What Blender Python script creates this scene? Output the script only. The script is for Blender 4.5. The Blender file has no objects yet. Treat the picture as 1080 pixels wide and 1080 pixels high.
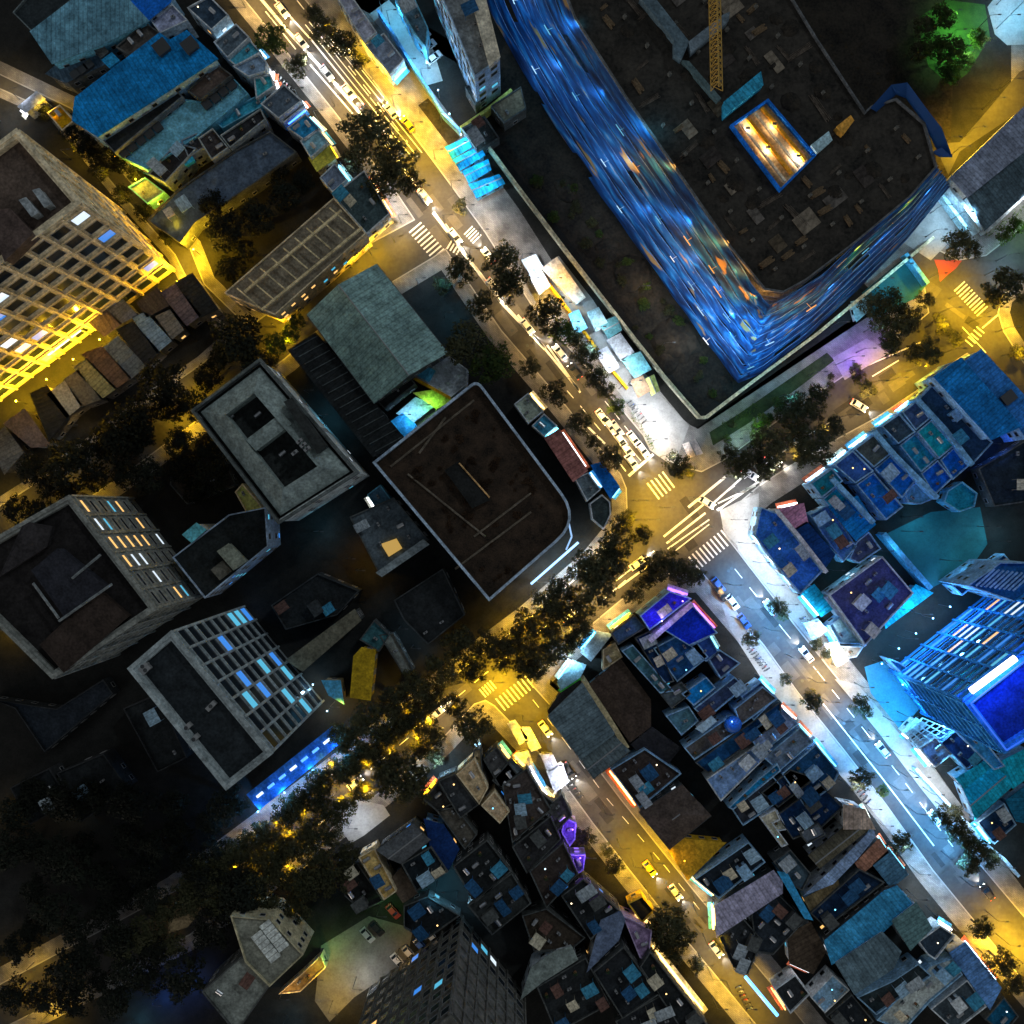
import bpy, math, random
from mathutils import Vector, Matrix
scene = bpy.context.scene
COL = scene.collection
S = 0.24            # metres per photograph pixel on the ground
HC = 260.0          # height of the drone
rnd = random.Random(7)
R = math.radians

def G(px, py, z=0.0):
    k = S * (HC - z) / HC
    return ((px - 540) * k, (540 - py) * k, z)
ZR = {'a': 0, 'b': 270, 'c': 540, 'd': 800}
ZC = {'1': 0, '2': 270, '3': 540, '4': 800}
def PX(zone, txt):
    """measured outline -> list of photograph pixels"""
    out = []
    for w in txt.split():
        x, y = [float(v) for v in w.split(',')]
        if zone == 'px': out.append((x, y))
        elif zone[0] == '@':
            ox, oy = [float(v) for v in zone[1:].split('_')]
            out.append((ox + x * 200 / 1080, oy + y * 200 / 1080))
        else: out.append((ZC[zone[1]] + x * 280 / 1080, ZR[zone[0]] + y * 280 / 1080))
    return out

# ------------------------------------------------------------------ materials
MATS = {}
def lin(c): 
    c = c / 255.0
    return c / 12.92 if c < .04045 else ((c + .055) / 1.055) ** 2.4
def mk(name):
    m = bpy.data.materials.new(name); m.use_nodes = True
    nt = m.node_tree
    return m, nt, nt.nodes['Principled BSDF']
def surf(col, kind='plain', rough=.8):
    """weathered surface; kind: plain, metal (ribbed sheet), tile, concrete"""
    key = (tuple(round(c, 3) for c in col), kind, rough)
    if key in MATS: return MATS[key]
    m, nt, b = mk('surface_%s' % kind)
    N, L = nt.nodes, nt.links
    tc = N.new('ShaderNodeTexCoord')
    n1 = N.new('ShaderNodeTexNoise'); n1.inputs['Scale'].default_value = .35; n1.inputs['Detail'].default_value = 6; n1.inputs['Roughness'].default_value = .7
    n2 = N.new('ShaderNodeTexNoise'); n2.inputs['Scale'].default_value = 1.7; n2.inputs['Detail'].default_value = 4
    L.new(tc.outputs['Object'], n1.inputs['Vector']); L.new(tc.outputs['Object'], n2.inputs['Vector'])
    r1 = N.new('ShaderNodeMapRange'); r1.inputs[1].default_value = .3; r1.inputs[2].default_value = .7; r1.inputs[3].default_value = .45; r1.inputs[4].default_value = 1.35
    L.new(n1.outputs['Fac'], r1.inputs[0])
    r2 = N.new('ShaderNodeMapRange'); r2.inputs[1].default_value = .35; r2.inputs[2].default_value = .65; r2.inputs[3].default_value = .7; r2.inputs[4].default_value = 1.2
    L.new(n2.outputs['Fac'], r2.inputs[0])
    mu = N.new('ShaderNodeMath'); mu.operation = 'MULTIPLY'; L.new(r1.outputs[0], mu.inputs[0]); L.new(r2.outputs[0], mu.inputs[1])
    last = mu.outputs[0]
    bump_src = n2.outputs['Fac']
    if kind in ('metal', 'tile'):
        uv = N.new('ShaderNodeUVMap'); sx = N.new('ShaderNodeSeparateXYZ'); L.new(uv.outputs['UV'], sx.inputs[0])
        per = 1.1 if kind == 'metal' else .9
        a = N.new('ShaderNodeMath'); a.operation = 'MULTIPLY'; a.inputs[1].default_value = 2 * math.pi / per; L.new(sx.outputs['X'], a.inputs[0])
        s = N.new('ShaderNodeMath'); s.operation = 'SINE'; L.new(a.outputs[0], s.inputs[0])
        r3 = N.new('ShaderNodeMapRange'); r3.inputs[1].default_value = .4; r3.inputs[2].default_value = 1; r3.inputs[3].default_value = 1.0; r3.inputs[4].default_value = .72
        L.new(s.outputs[0], r3.inputs[0])
        # sheet to sheet differences
        fl = N.new('ShaderNodeMath'); fl.operation = 'DIVIDE'; fl.inputs[1].default_value = per * 2; L.new(sx.outputs['X'], fl.inputs[0])
        f2 = N.new('ShaderNodeMath'); f2.operation = 'FLOOR'; L.new(fl.outputs[0], f2.inputs[0])
        wn = N.new('ShaderNodeTexWhiteNoise'); wn.noise_dimensions = '1D'; L.new(f2.outputs[0], wn.inputs['W'])
        r4 = N.new('ShaderNodeMapRange'); r4.inputs[3].default_value = .82; r4.inputs[4].default_value = 1.12; L.new(wn.outputs['Value'], r4.inputs[0])
        m3 = N.new('ShaderNodeMath'); m3.operation = 'MULTIPLY'; L.new(last, m3.inputs[0]); L.new(r3.outputs[0], m3.inputs[1])
        m4 = N.new('ShaderNodeMath'); m4.operation = 'MULTIPLY'; L.new(m3.outputs[0], m4.inputs[0]); L.new(r4.outputs[0], m4.inputs[1])
        last = m4.outputs[0]; bump_src = s.outputs[0]
    mix = N.new('ShaderNodeMix'); mix.data_type = 'RGBA'; mix.blend_type = 'MULTIPLY'; mix.inputs[0].default_value = 1
    mix.inputs[6].default_value = (*col, 1)
    L.new(last, mix.inputs[7]); L.new(mix.outputs[2], b.inputs['Base Color'])
    bp = N.new('ShaderNodeBump'); bp.inputs['Strength'].default_value = .35; bp.inputs['Distance'].default_value = .05
    L.new(bump_src, bp.inputs['Height']); L.new(bp.outputs[0], b.inputs['Normal'])
    b.inputs['Roughness'].default_value = rough; b.inputs['Specular IOR Level'].default_value = .12
    MATS[key] = m
    return m
AMB = 0.16
def C(r, g, b, k=None, kind='plain'):
    """base colour, fallen light included, as read from the photograph (r,g,b)"""
    k = k or AMB
    v = [max(.010, lin(c) / k) for c in (r, g, b)]; f = min(1, .78 / max(v))
    return surf(tuple(max(.010, c * f) for c in v), kind)
def plain(name, col, rough=.6, metal=0.):
    key = ('plain', name, col)
    if key in MATS: return MATS[key]
    m, nt, b = mk(name); N, L = nt.nodes, nt.links
    n = N.new('ShaderNodeTexNoise'); n.inputs['Scale'].default_value = 3; n.inputs['Detail'].default_value = 4
    tc = N.new('ShaderNodeTexCoord'); L.new(tc.outputs['Object'], n.inputs['Vector'])
    r = N.new('ShaderNodeMapRange'); r.inputs[3].default_value = .75; r.inputs[4].default_value = 1.2; L.new(n.outputs['Fac'], r.inputs[0])
    mix = N.new('ShaderNodeMix'); mix.data_type = 'RGBA'; mix.blend_type = 'MULTIPLY'; mix.inputs[0].default_value = 1
    mix.inputs[6].default_value = (*col, 1); L.new(r.outputs[0], mix.inputs[7]); L.new(mix.outputs[2], b.inputs['Base Color'])
    b.inputs['Roughness'].default_value = rough; b.inputs['Metallic'].default_value = metal
    MATS[key] = m; return m
def glow(name, col, st, sample=True):
    key = ('glow', name, col, st)
    if key in MATS: return MATS[key]
    m, nt, b = mk(name)
    b.inputs['Base Color'].default_value = (.1, .1, .1, 1)
    b.inputs['Emission Color'].default_value = (*col, 1); b.inputs['Emission Strength'].default_value = st
    if not sample: m.cycles.emission_sampling = 'NONE'
    MATS[key] = m; return m
YEL = (1., .56, .015); WHI = (.92, .95, 1.); CYA = (.16, .66, 1.); BLU = (.05, .2, 1.); PUR = (.32, .12, 1.); GRN = (.35, 1., .25); WRM = (1., .6, .17); ORA = (1., .42, .06); RED = (1., .12, .05); ICE = (.42, .74, 1.)

M_GLASS = plain('dark_glass', (.015, .022, .03), .12)
M_FRAME = plain('window_frame_paint', (.3, .3, .3), .5)
M_STEEL = plain('stainless_steel', (.55, .57, .6), .3, .9)
M_DARK = plain('dark_metal', (.04, .045, .05), .5)
M_GREY = plain('grey_paint', (.25, .26, .27), .5)
M_WHITE = plain('white_paint', (.7, .7, .7), .5)
M_TYRE = plain('tyre_rubber', (.015, .015, .015), .9)

# ------------------------------------------------------------------ mesh helpers
class MB:
    def __init__(s): s.v = []; s.f = []; s.m = []; s.uv = {}
    def quad(s, pts, mi=0):
        i = len(s.v); s.v += [tuple(p) for p in pts]; s.f.append(list(range(i, i + len(pts)))); s.m.append(mi)
    def prism(s, poly, z0, z1, top=True, bottom=False, mi=0):
        n = len(poly); i = len(s.v)
        s.v += [(p[0], p[1], z0) for p in poly] + [(p[0], p[1], z1) for p in poly]
        for k in range(n):
            j = (k + 1) % n; s.f.append([i + k, i + j, i + n + j, i + n + k]); s.m.append(mi)
        if top: s.f.append([i + n + k for k in range(n)]); s.m.append(mi)
        if bottom: s.f.append([i + k for k in range(n)][::-1]); s.m.append(mi)
    def ring(s, outer, inner, z0, z1, mi=0, zi=None):
        n = len(outer); zi = z0 if zi is None else zi
        for k in range(n):
            j = (k + 1) % n; a, b, c, d = outer[k], outer[j], inner[j], inner[k]
            s.quad([(a[0], a[1], z0), (b[0], b[1], z0), (b[0], b[1], z1), (a[0], a[1], z1)], mi)
            s.quad([(a[0], a[1], z1), (b[0], b[1], z1), (c[0], c[1], z1), (d[0], d[1], z1)], mi)
            s.quad([(d[0], d[1], z1), (c[0], c[1], z1), (c[0], c[1], zi), (d[0], d[1], zi)], mi)
    def box(s, c, size, rz=0, mi=0):
        x, y, z = size[0] / 2, size[1] / 2, size[2] / 2; ca, sa = math.cos(rz), math.sin(rz); i = len(s.v)
        for dz in (-z, z):
            for dx, dy in ((-x, -y), (x, -y), (x, y), (-x, y)):
                s.v.append((c[0] + dx * ca - dy * sa, c[1] + dx * sa + dy * ca, c[2] + dz))
        for q in ((3, 2, 1, 0), (4, 5, 6, 7), (0, 1, 5, 4), (1, 2, 6, 5), (2, 3, 7, 6), (3, 0, 4, 7)):
            s.f.append([i + k for k in q]); s.m.append(mi)
    def tube(s, p, q, r0, r1=None, n=8, caps=True, mi=0):
        p = Vector(p); q = Vector(q); r1 = r0 if r1 is None else r1
        d = (q - p).normalized(); a = d.orthogonal().normalized(); b = d.cross(a); i = len(s.v)
        for o, r in ((p, r0), (q, r1)):
            for k in range(n):
                t = 2 * math.pi * k / n; s.v.append(tuple(o + (a * math.cos(t) + b * math.sin(t)) * r))
        for k in range(n):
            j = (k + 1) % n; s.f.append([i + k, i + j, i + n + j, i + n + k]); s.m.append(mi)
        if caps:
            s.f.append([i + k for k in range(n)][::-1]); s.m.append(mi); s.f.append([i + n + k for k in range(n)]); s.m.append(mi)
    def mesh(s, name, mats, off=(0, 0, 0), uvdir=None, smooth=False):
        me = bpy.data.meshes.new(name)
        me.from_pydata([(v[0] - off[0], v[1] - off[1], v[2] - off[2]) for v in s.v], [], s.f)
        for m in (mats if isinstance(mats, (list, tuple)) else [mats]): me.materials.append(m)
        me.polygons.foreach_set('material_index', s.m)
        if uvdir:
            ul = me.uv_layers.new(name='UVMap'); ux, uy = uvdir
            for lp in me.loops:
                v = me.vertices[lp.vertex_index].co; ul.data[lp.index].uv = (v.x * ux + v.y * uy, -v.x * uy + v.y * ux)
        if smooth: me.polygons.foreach_set('use_smooth', [True] * len(me.polygons))
        me.update(); return me
def obj(name, mesh, parent=None, loc=(0, 0, 0), rot=None, scale=None):
    o = bpy.data.objects.new(name, mesh); COL.objects.link(o); o.location = loc
    if rot: o.rotation_euler = rot
    if scale: o.scale = scale
    if parent: o.parent = parent
    return o
def tag(o, label=None, cat=None, group=None, kind=None):
    if label: o['label'] = label
    if cat: o['category'] = cat
    if group: o['group'] = group
    if kind: o['kind'] = kind
    return o
def thing(name, label, cat, loc=(0, 0, 0), rz=0, group=None):
    o = bpy.data.objects.new(name, None); COL.objects.link(o); o.location = loc; o.rotation_euler = (0, 0, rz); o.empty_display_size = .5
    return tag(o, label, cat, group)
def copy_tree(src, parent=None):
    c = src.copy(); COL.objects.link(c)
    if parent: c.parent = parent
    for ch in list(src.children): copy_tree(ch, c)
    return c
def area2(p): return sum(p[i][0] * p[(i + 1) % len(p)][1] - p[(i + 1) % len(p)][0] * p[i][1] for i in range(len(p))) / 2
def ccw(p): return p if area2(p) > 0 else p[::-1]
def inset(poly, d):
    n = len(poly); out = []
    for i in range(n):
        a, b, c = Vector(poly[i - 1][:2]), Vector(poly[i][:2]), Vector(poly[(i + 1) % n][:2])
        e1 = (b - a).normalized(); e2 = (c - b).normalized()
        n1 = Vector((-e1.y, e1.x)); n2 = Vector((-e2.y, e2.x))
        m = n1 + n2
        if m.length < .2: m = n1
        m = m.normalized(); k = d / max(.45, m.dot(n1))
        out.append((b.x + m.x * k, b.y + m.y * k))
    return out
def inside(p, poly):
    r = False; n = len(poly)
    for i in range(n):
        a, b = poly[i], poly[i - 1]
        if (a[1] > p[1]) != (b[1] > p[1]) and p[0] < (b[0] - a[0]) * (p[1] - a[1]) / (b[1] - a[1]) + a[0]: r = not r
    return r
def cen(poly): return (sum(p[0] for p in poly) / len(poly), sum(p[1] for p in poly) / len(poly))
def longdir(poly):
    best = max(range(len(poly)), key=lambda i: math.dist(poly[i][:2], poly[(i + 1) % len(poly)][:2]))
    a, b = poly[best], poly[(best + 1) % len(poly)]; L = math.dist(a[:2], b[:2])
    return ((b[0] - a[0]) / L, (b[1] - a[1]) / L)
ORD = 'first second third fourth fifth sixth seventh eighth ninth tenth eleventh twelfth thirteenth fourteenth fifteenth sixteenth seventeenth eighteenth nineteenth twentieth'.split()
def ordn(i):
    if i < 20: return ORD[i]
    t = ['twenty', 'thirty', 'forty', 'fifty', 'sixty', 'seventy'][(i + 1) // 10 - 2]; u = (i + 1) % 10
    return t + '-' + ORD[u - 1] if u else {'thirty': 'thirtieth', 'forty': 'fortieth', 'fifty': 'fiftieth', 'sixty': 'sixtieth', 'seventy': 'seventieth'}[t]

# ------------------------------------------------------------------ small shared parts
def window_mesh(pane, w, h):
    b = MB()
    b.box((0, 0, 0), (w, .06, h), mi=1)
    t = .09
    for sx in (-1, 1): b.box((sx * (w / 2 + t / 2), 0.02, 0), (t, .2, h + 2 * t))
    b.box((0, .02, h / 2 + t / 2), (w, .2, t)); b.box((0, .05, -h / 2 - t / 2), (w, .26, t))
    b.box((0, .03, 0), (.06, .1, h)); b.box((0, .031, h * .2), (w, .098, .05))
    return b.mesh('window', [M_FRAME, pane])
PANES = {'dark': M_GLASS,
         'warm': glow('warm_lit_pane', (1., .55, .16), 1.3, False),
         'white': glow('white_lit_pane', (.75, .88, 1.), 1.1, False),
         'blue': glow('blue_lit_pane', (.04, .3, 1.), .8, False),
         'violet': glow('violet_lit_pane', (.3, .15, 1.), 1.2, False),
         'cyan': glow('cyan_lit_pane', (.1, .6, .9), .8, False)}
WIN = {}
def win(kind, w, h):
    k = (kind, w, h)
    if k not in WIN: WIN[k] = window_mesh(PANES[kind], w, h)
    return WIN[k]
def tank_mesh():
    b = MB()
    for x in (-.6, .6):
        for y in (-.35, .35): b.box((x, y, .25), (.08, .08, .5))
    b.tube((-.85, 0, .95), (.85, 0, .95), .5, n=14); b.tube((-1., 0, .95), (-.85, 0, .95), .25, .5, n=14); b.tube((.85, 0, .95), (1., 0, .95), .5, .25, n=14)
    b.tube((0, 0, 1.4), (0, 0, 1.55), .16, n=10)
    return b.mesh('water_tank', M_STEEL)
def ac_mesh():
    b = MB(); b.box((0, 0, .45), (.9, .4, .65)); b.box((-.3, 0, .06), (.1, .4, .12)); b.box((.3, 0, .06), (.1, .4, .12)); b.tube((-.1, -.2, .45), (-.1, -.23, .45), .25, n=12, mi=1)
    b.tube((0, 0, .77), (0, 0, .8), .17, n=12, mi=1)
    return b.mesh('air_conditioner', [M_GREY, M_DARK])
ME_TANK = tank_mesh(); ME_AC = ac_mesh()
def hut_mesh(m):
    b = MB(); b.box((0, 0, 1.2), (2.4, 3.2, 2.4)); b.box((0, 0, 2.46), (2.8, 3.6, .12)); b.box((0, -1.62, 1.0), (.9, .06, 2.0), mi=1)
    return b.mesh('stair_hut', [m, M_DARK])
HUT = {}
def canopy_mesh(c, w, l, seed):
    b = MB(); b.quad([(-w / 2, -l / 2, 2.3), (w / 2, -l / 2, 2.3), (w / 2, l / 2, 2.75), (-w / 2, l / 2, 2.75)]); b.quad([(-w / 2, l / 2, 2.68), (w / 2, l / 2, 2.68), (w / 2, -l / 2, 2.23), (-w / 2, -l / 2, 2.23)])
    for k in range(4):
        p = [(-w / 2, -l / 2), (w / 2, -l / 2), (w / 2, l / 2), (-w / 2, l / 2)]; a, e = p[k], p[(k + 1) % 4]; za, ze = [(2.23 if q[1] < 0 else 2.68) for q in (a, e)]; b.quad([(*a, za), (*e, ze), (*e, ze + .07), (*a, za + .07)])
        b.tube((a[0] * .92, a[1] * .92, 0), (a[0] * .92, a[1] * .92, 2.3), .05, n=4)
    return b.mesh('roof_canopy', c, (0, 0, 0), (1, 0))
CANOPY = []
def plant_mesh():
    b = MB(); r_ = random.Random(4); b.tube((0, 0, 0), (0, 0, .45), .22, .3, 8, True, 1)
    for i in range(50):
        v = Vector((r_.gauss(0, 1), r_.gauss(0, 1), r_.gauss(0, 1))).normalized() * r_.uniform(.2, .55); p = Vector((0, 0, .95)) + v; a = v.orthogonal().normalized() * .16; e = v.cross(a) * 1.2; b.quad([p - a, p + e * .5, p + a, p - e * .5])
    return b
def bulb_mesh(c):
    b = MB(); b.tube((0, 0, 0), (0, 0, 2.1), .04, n=5, mi=1); b.tube((0, 0, 2.1), (0, 0, 2.3), .12, .2, 8); b.tube((0, 0, 2.3), (0, 0, 2.45), .2, .08, 8)
    return b.mesh('terrace_lamp', [glow('terrace_lamp_glass', c, 3.5, False), M_DARK])
BULB = [bulb_mesh(c) for c in ((1., .6, .2), (.6, .85, 1.), (.15, .6, 1.), (1., .8, .5))]
# ------------------------------------------------------------------ buildings
FOOT = []; PLANT = []
def seg_near(p, a, b):
    dx, dy = b[0] - a[0], b[1] - a[1]; f = max(0, min(1, ((p[0] - a[0]) * dx + (p[1] - a[1]) * dy) / (dx * dx + dy * dy))); q = (a[0] + dx * f, a[1] + dy * f)
    return math.dist(p, q), q
STREETS = [([(300, 10), (440, 190), (545, 338), (676, 490)], (ICE, WHI, WRM, CYA)), ([(755, 585), (858, 718), (950, 835), (1085, 1005)], (ICE, CYA, WHI, WHI, CYA)), ([(545, 728), (610, 815), (680, 905), (815, 1070)], (YEL, WRM, WHI)), ([(775, 505), (905, 418), (1020, 335)], (ICE, CYA, WHI)), ([(690, 570), (574, 668), (450, 765), (330, 860)], (WHI, ICE, YEL))]
def building(zone, pts, h, roof, label, name='house', cat='house', wall=None, style='flat', lit=(), litp=.12, clutter=None, floor=3.3, wsp=3.0, wsz=(1.2, 1.4), maxw=16,
             base=False, rise=1.6, group=None, sign=None, signh=3.4, par=.7, allfaces=False, seed=None, kind='plain'):
    rr = random.Random(seed if seed is not None else hash_str(label))
    pp = PX(zone, pts)
    if sign is None and h <= 10 and name in ('house', 'shop_house', 'row_house'):
        cx, cy = cen(pp); best = min((seg_near((cx, cy), pl[i], pl[i + 1]) + (cs,) for pl, cs in STREETS for i in range(len(pl) - 1)), key=lambda q: q[0])
        if best[0] < 72 and rr.random() < .75: sign = (best[1][0], best[1][1], rr.choice(best[2]), rr.choice((3, 4, 6)))
    P = ccw([G(x, y, 0 if base else h)[:2] for x, y in pp]); FOOT.append((P, h, label))
    c = cen(P); t = thing(name, label, cat, (c[0], c[1], .14), 0, group); off = (c[0], c[1], .14)
    wall = wall or rr.choice(WALLS)
    n = len(P)
    wb = MB(); rb = MB(); u = longdir(P)
    if style == 'flat':
        q = inset(P, .28)
        wb.ring(P, q, .14, h, 0, h - par)
        rb.quad([(p[0], p[1], h - par) for p in q])
        u2 = u
    elif style in ('gable', 'shed', 'hip'):
        for k in range(n):
            j = (k + 1) % n; wb.quad([(*P[k], .14), (*P[j], .14), (*P[j], h), (*P[k], h)])
        Q = P if n == 4 else None
        if style == 'shed' or Q is None:
            o = inset(P, -.35)
            rb.prism(o, h + .02, h + .2, True, True); u2 = u
        else:
            # long edges first
            if math.dist(Q[0], Q[1]) < math.dist(Q[1], Q[2]): Q = Q[1:] + Q[:1]
            o = inset(Q, -.4)
            mA = ((o[1][0] + o[2][0]) / 2, (o[1][1] + o[2][1]) / 2); mB = ((o[3][0] + o[0][0]) / 2, (o[3][1] + o[0][1]) / 2)
            if style == 'hip':
                w = math.dist(o[1], o[2]) / 2; L = math.dist(mA, mB); f = min(.45, w / L)
                mA, mB = (mA[0] + (mB[0] - mA[0]) * f, mA[1] + (mB[1] - mA[1]) * f), (mB[0] + (mA[0] - mB[0]) * f, mB[1] + (mA[1] - mB[1]) * f)
            zr = h + rise
            e = h - .05
            rb.quad([(*o[0], e), (*o[1], e), (*mA, zr), (*mB, zr)]); rb.quad([(*o[2], e), (*o[3], e), (*mB, zr), (*mA, zr)])
            if style == 'hip': rb.quad([(*o[1], e), (*o[2], e), (*mA, zr)]); rb.quad([(*o[3], e), (*o[0], e), (*mB, zr)])
            else:
                a, b2 = ((Q[1][0] + Q[2][0]) / 2, (Q[1][1] + Q[2][1]) / 2), ((Q[3][0] + Q[0][0]) / 2, (Q[3][1] + Q[0][1]) / 2)
                wb.quad([(*Q[1], h), (*Q[2], h), (*a, zr - .12)]); wb.quad([(*Q[3], h), (*Q[0], h), (*b2, zr - .12)])
            # ridge cap and gutters
            cb = MB(); cb.tube((*mA, zr + .03), (*mB, zr + .03), .16, n=6)
            obj('ridge_cap', cb.mesh('ridge_cap', M_GREY, off), t)
            cb = MB()
            for a, b2 in ((o[0], o[1]), (o[2], o[3])): cb.tube((*a, e - .04), (*b2, e - .04), .1, n=6)
            obj('gutter', cb.mesh('gutter', M_DARK, off), t)
            L = math.dist(Q[0], Q[1]); u2 = ((Q[1][0] - Q[0][0]) / L, (Q[1][1] - Q[0][1]) / L)
    obj('wall', wb.mesh('wall', wall, off), t)
    rf = obj('roof', rb.mesh('roof', roof, off, u2), t)
    for ch in list(t.children):
        if ch.name.startswith(('ridge_cap', 'gutter')): ch.parent = rf
    # windows on the storeys that can be seen, each one a part
    cnt = 0; spots = []
    for k in range(n):
        a, b = Vector(P[k]), Vector(P[(k + 1) % n]); e = b - a; L = e.length
        if L < 2.4: continue
        e.normalize(); nrm = Vector((e.y, -e.x)); mid = (a + b) / 2
        face = -(mid.normalized().dot(nrm)) if mid.length > 1 else 1
        if face < .12 and not allfaces: continue
        m = max(1, int((L - .8) / wsp)); nf = max(1, int((h - (.8 if style == 'flat' else 0)) / floor))
        for f in range(nf - 1, -1, -1):
            z = f * floor + floor * .55 + .1
            for i in range(m): spots.append((a + e * (L * (i + .5) / m) + nrm * .05, z, math.atan2(e.y, e.x)))
    if len(spots) > maxw: 
        st = len(spots) / maxw; spots = [spots[int(i * st)] for i in range(maxw)]
    for p, z, ang in spots:
        kd = rr.choice(lit) if lit and rr.random() < litp else 'dark'
        obj('window', win(kd, *wsz), t, (p.x - off[0], p.y - off[1], z - off[2]), (0, 0, ang))
    # things bolted to the roof
    if style == 'flat' and clutter != 0:
        A = abs(area2(P)); k = clutter if clutter is not None else min(10, int(A / 16) + 2)
        q = inset(P, 1.3); bx = [p[0] for p in P]; by = [p[1] for p in P]; ang = math.atan2(u[1], u[0]); used = []
        tries = 0
        while k and tries < 120:
            tries += 1
            p = (rr.uniform(min(bx), max(bx)), rr.uniform(min(by), max(by)))
            if not inside(p, q) or any(math.dist(p, o) < 2.6 for o in used): continue
            used.append(p); k -= 1; zz = h - par - off[2]; v = rr.random()
            if not CANOPY:
                CANOPY.extend(canopy_mesh(C(*c, None, 'metal'), w_, l_, 1) for c, w_, l_ in (((84, 104, 118), 3.6, 2.8), ((26, 66, 84), 3.2, 2.6), ((76, 82, 86), 4.2, 2.6), ((96, 92, 80), 3., 2.4), ((14, 38, 60), 3.6, 3.), ((48, 34, 30), 3., 2.8)))
                PLANT.append(plant_mesh().mesh('potted_plant', [surf((.03, .08, .02)), surf((.3, .14, .08))]))
            if rr.random() < .3 and A > 45:
                obj('roof_canopy', rr.choice(CANOPY), rf, (p[0] - off[0], p[1] - off[1], zz), (0, 0, ang + rr.choice((0, 1.5708))), (rr.uniform(.8, 1.15), rr.uniform(.8, 1.3), 1)); continue
            if rr.random() < .12: obj('potted_plant', PLANT[0], rf, (p[0] - off[0], p[1] - off[1], zz), None, (1.3,) * 3); continue
            if rr.random() < (.13 if lit else 0): obj('terrace_lamp', rr.choice(BULB), rf, (p[0] - off[0], p[1] - off[1], zz)); continue
            if v < .3 and A > 60 and not any(ch.name.startswith('stair_hut') for ch in rf.children):
                key = wall.name
                if key not in HUT: HUT[key] = hut_mesh(wall)
                obj('stair_hut', HUT[key], rf, (p[0] - off[0], p[1] - off[1], zz), (0, 0, ang + rr.choice((0, 1.5708))))
            elif v < .55: obj('water_tank', ME_TANK, rf, (p[0] - off[0], p[1] - off[1], zz), (0, 0, ang + rr.choice((0, 1.5708))))
            else: obj('air_conditioner', ME_AC, rf, (p[0] - off[0], p[1] - off[1], zz), (0, 0, ang + rr.choice((0, 1.5708, 3.14))), (1.2, 1.2, 1.2))
    if sign:
        # lit shop sign and awning on the wall nearest to the street point
        tx, ty, col, st = sign
        g = Vector(G(tx, ty)[:2])
        k = min(range(n), key=lambda i: ((Vector(P[i]) + Vector(P[(i + 1) % n])) / 2 - g).length)
        a, b = Vector(P[k]), Vector(P[(k + 1) % n]); e = (b - a); L = e.length; e.normalize(); nrm = Vector((e.y, -e.x)); mid = (a + b) / 2; ang = math.atan2(e.y, e.x)
        s = MB(); p = mid + nrm * .55; s.box((p.x, p.y, signh + .35), (L * .86, .3, .9), ang); s.box((p.x - nrm.x * .35, p.y - nrm.y * .35, signh + .35), (L * .6, .4, .15), ang)
        obj('shop_sign', s.mesh('shop_sign', glow('sign_light', col, st), off), t)
        s = MB(); p = mid + nrm * .9
        s.quad([(*(a + e * .2 + nrm * .02), signh - .2), (*(b - e * .2 + nrm * .02), signh - .2), (*(b - e * .2 + nrm * 1.5), signh - .75), (*(a + e * .2 + nrm * 1.5), signh - .75)])
        s.quad([(*(a + e * .2 + nrm * 1.5), signh - .75), (*(b - e * .2 + nrm * 1.5), signh - .75), (*(b - e * .2 + nrm * 1.5), signh - 1.0), (*(a + e * .2 + nrm * 1.5), signh - 1.0)])
        obj('awning', s.mesh('awning', rr.choice([C(120, 60, 40), C(40, 90, 120), C(110, 110, 100)]), off), t)
    return t, P, off
def hash_str(s):
    v = 7
    for ch in s: v = (v * 131 + ord(ch)) & 0xffffff
    return v
WALLS = [C(70, 74, 74), C(84, 80, 70), C(62, 70, 78), C(90, 92, 92), C(56, 52, 48)]
W_WHITE = C(120, 125, 128); W_BLUE = C(90, 118, 140); W_DARK = C(34, 36, 36); W_TAN = C(105, 96, 78); W_CYAN = C(70, 120, 140)
MET = lambda r, g, b: C(r, g, b, None, 'metal')
def vents(t, off, zone, pts, h, size=(1.6, 1.6, .8), name='roof_vent', m=None, rz=None):
    for x, y in PX(zone, pts):
        g = G(x, y, h + size[2]); b = MB(); b.box((g[0], g[1], h + size[2] / 2), size, R(38) if rz is None else rz); b.box((g[0], g[1], h + size[2] + .05), (size[0] + .3, size[1] + .3, .1), R(38) if rz is None else rz)
        obj(name, b.mesh(name, m or M_DARK, off), t)
def roofblock(t, off, zone, pts, z0, z1, m, name='roof_block', style='flat'):
    P = ccw([G(x, y, z1)[:2] for x, y in PX(zone, pts)]); b = MB()
    b.prism(P, z0, z1); b.ring(inset(P, -.12), inset(P, .12), z1 - .25, z1 + .1, 0, z1 - .02)
    return obj(name, b.mesh(name, m, off, longdir(P)), t)
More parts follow.
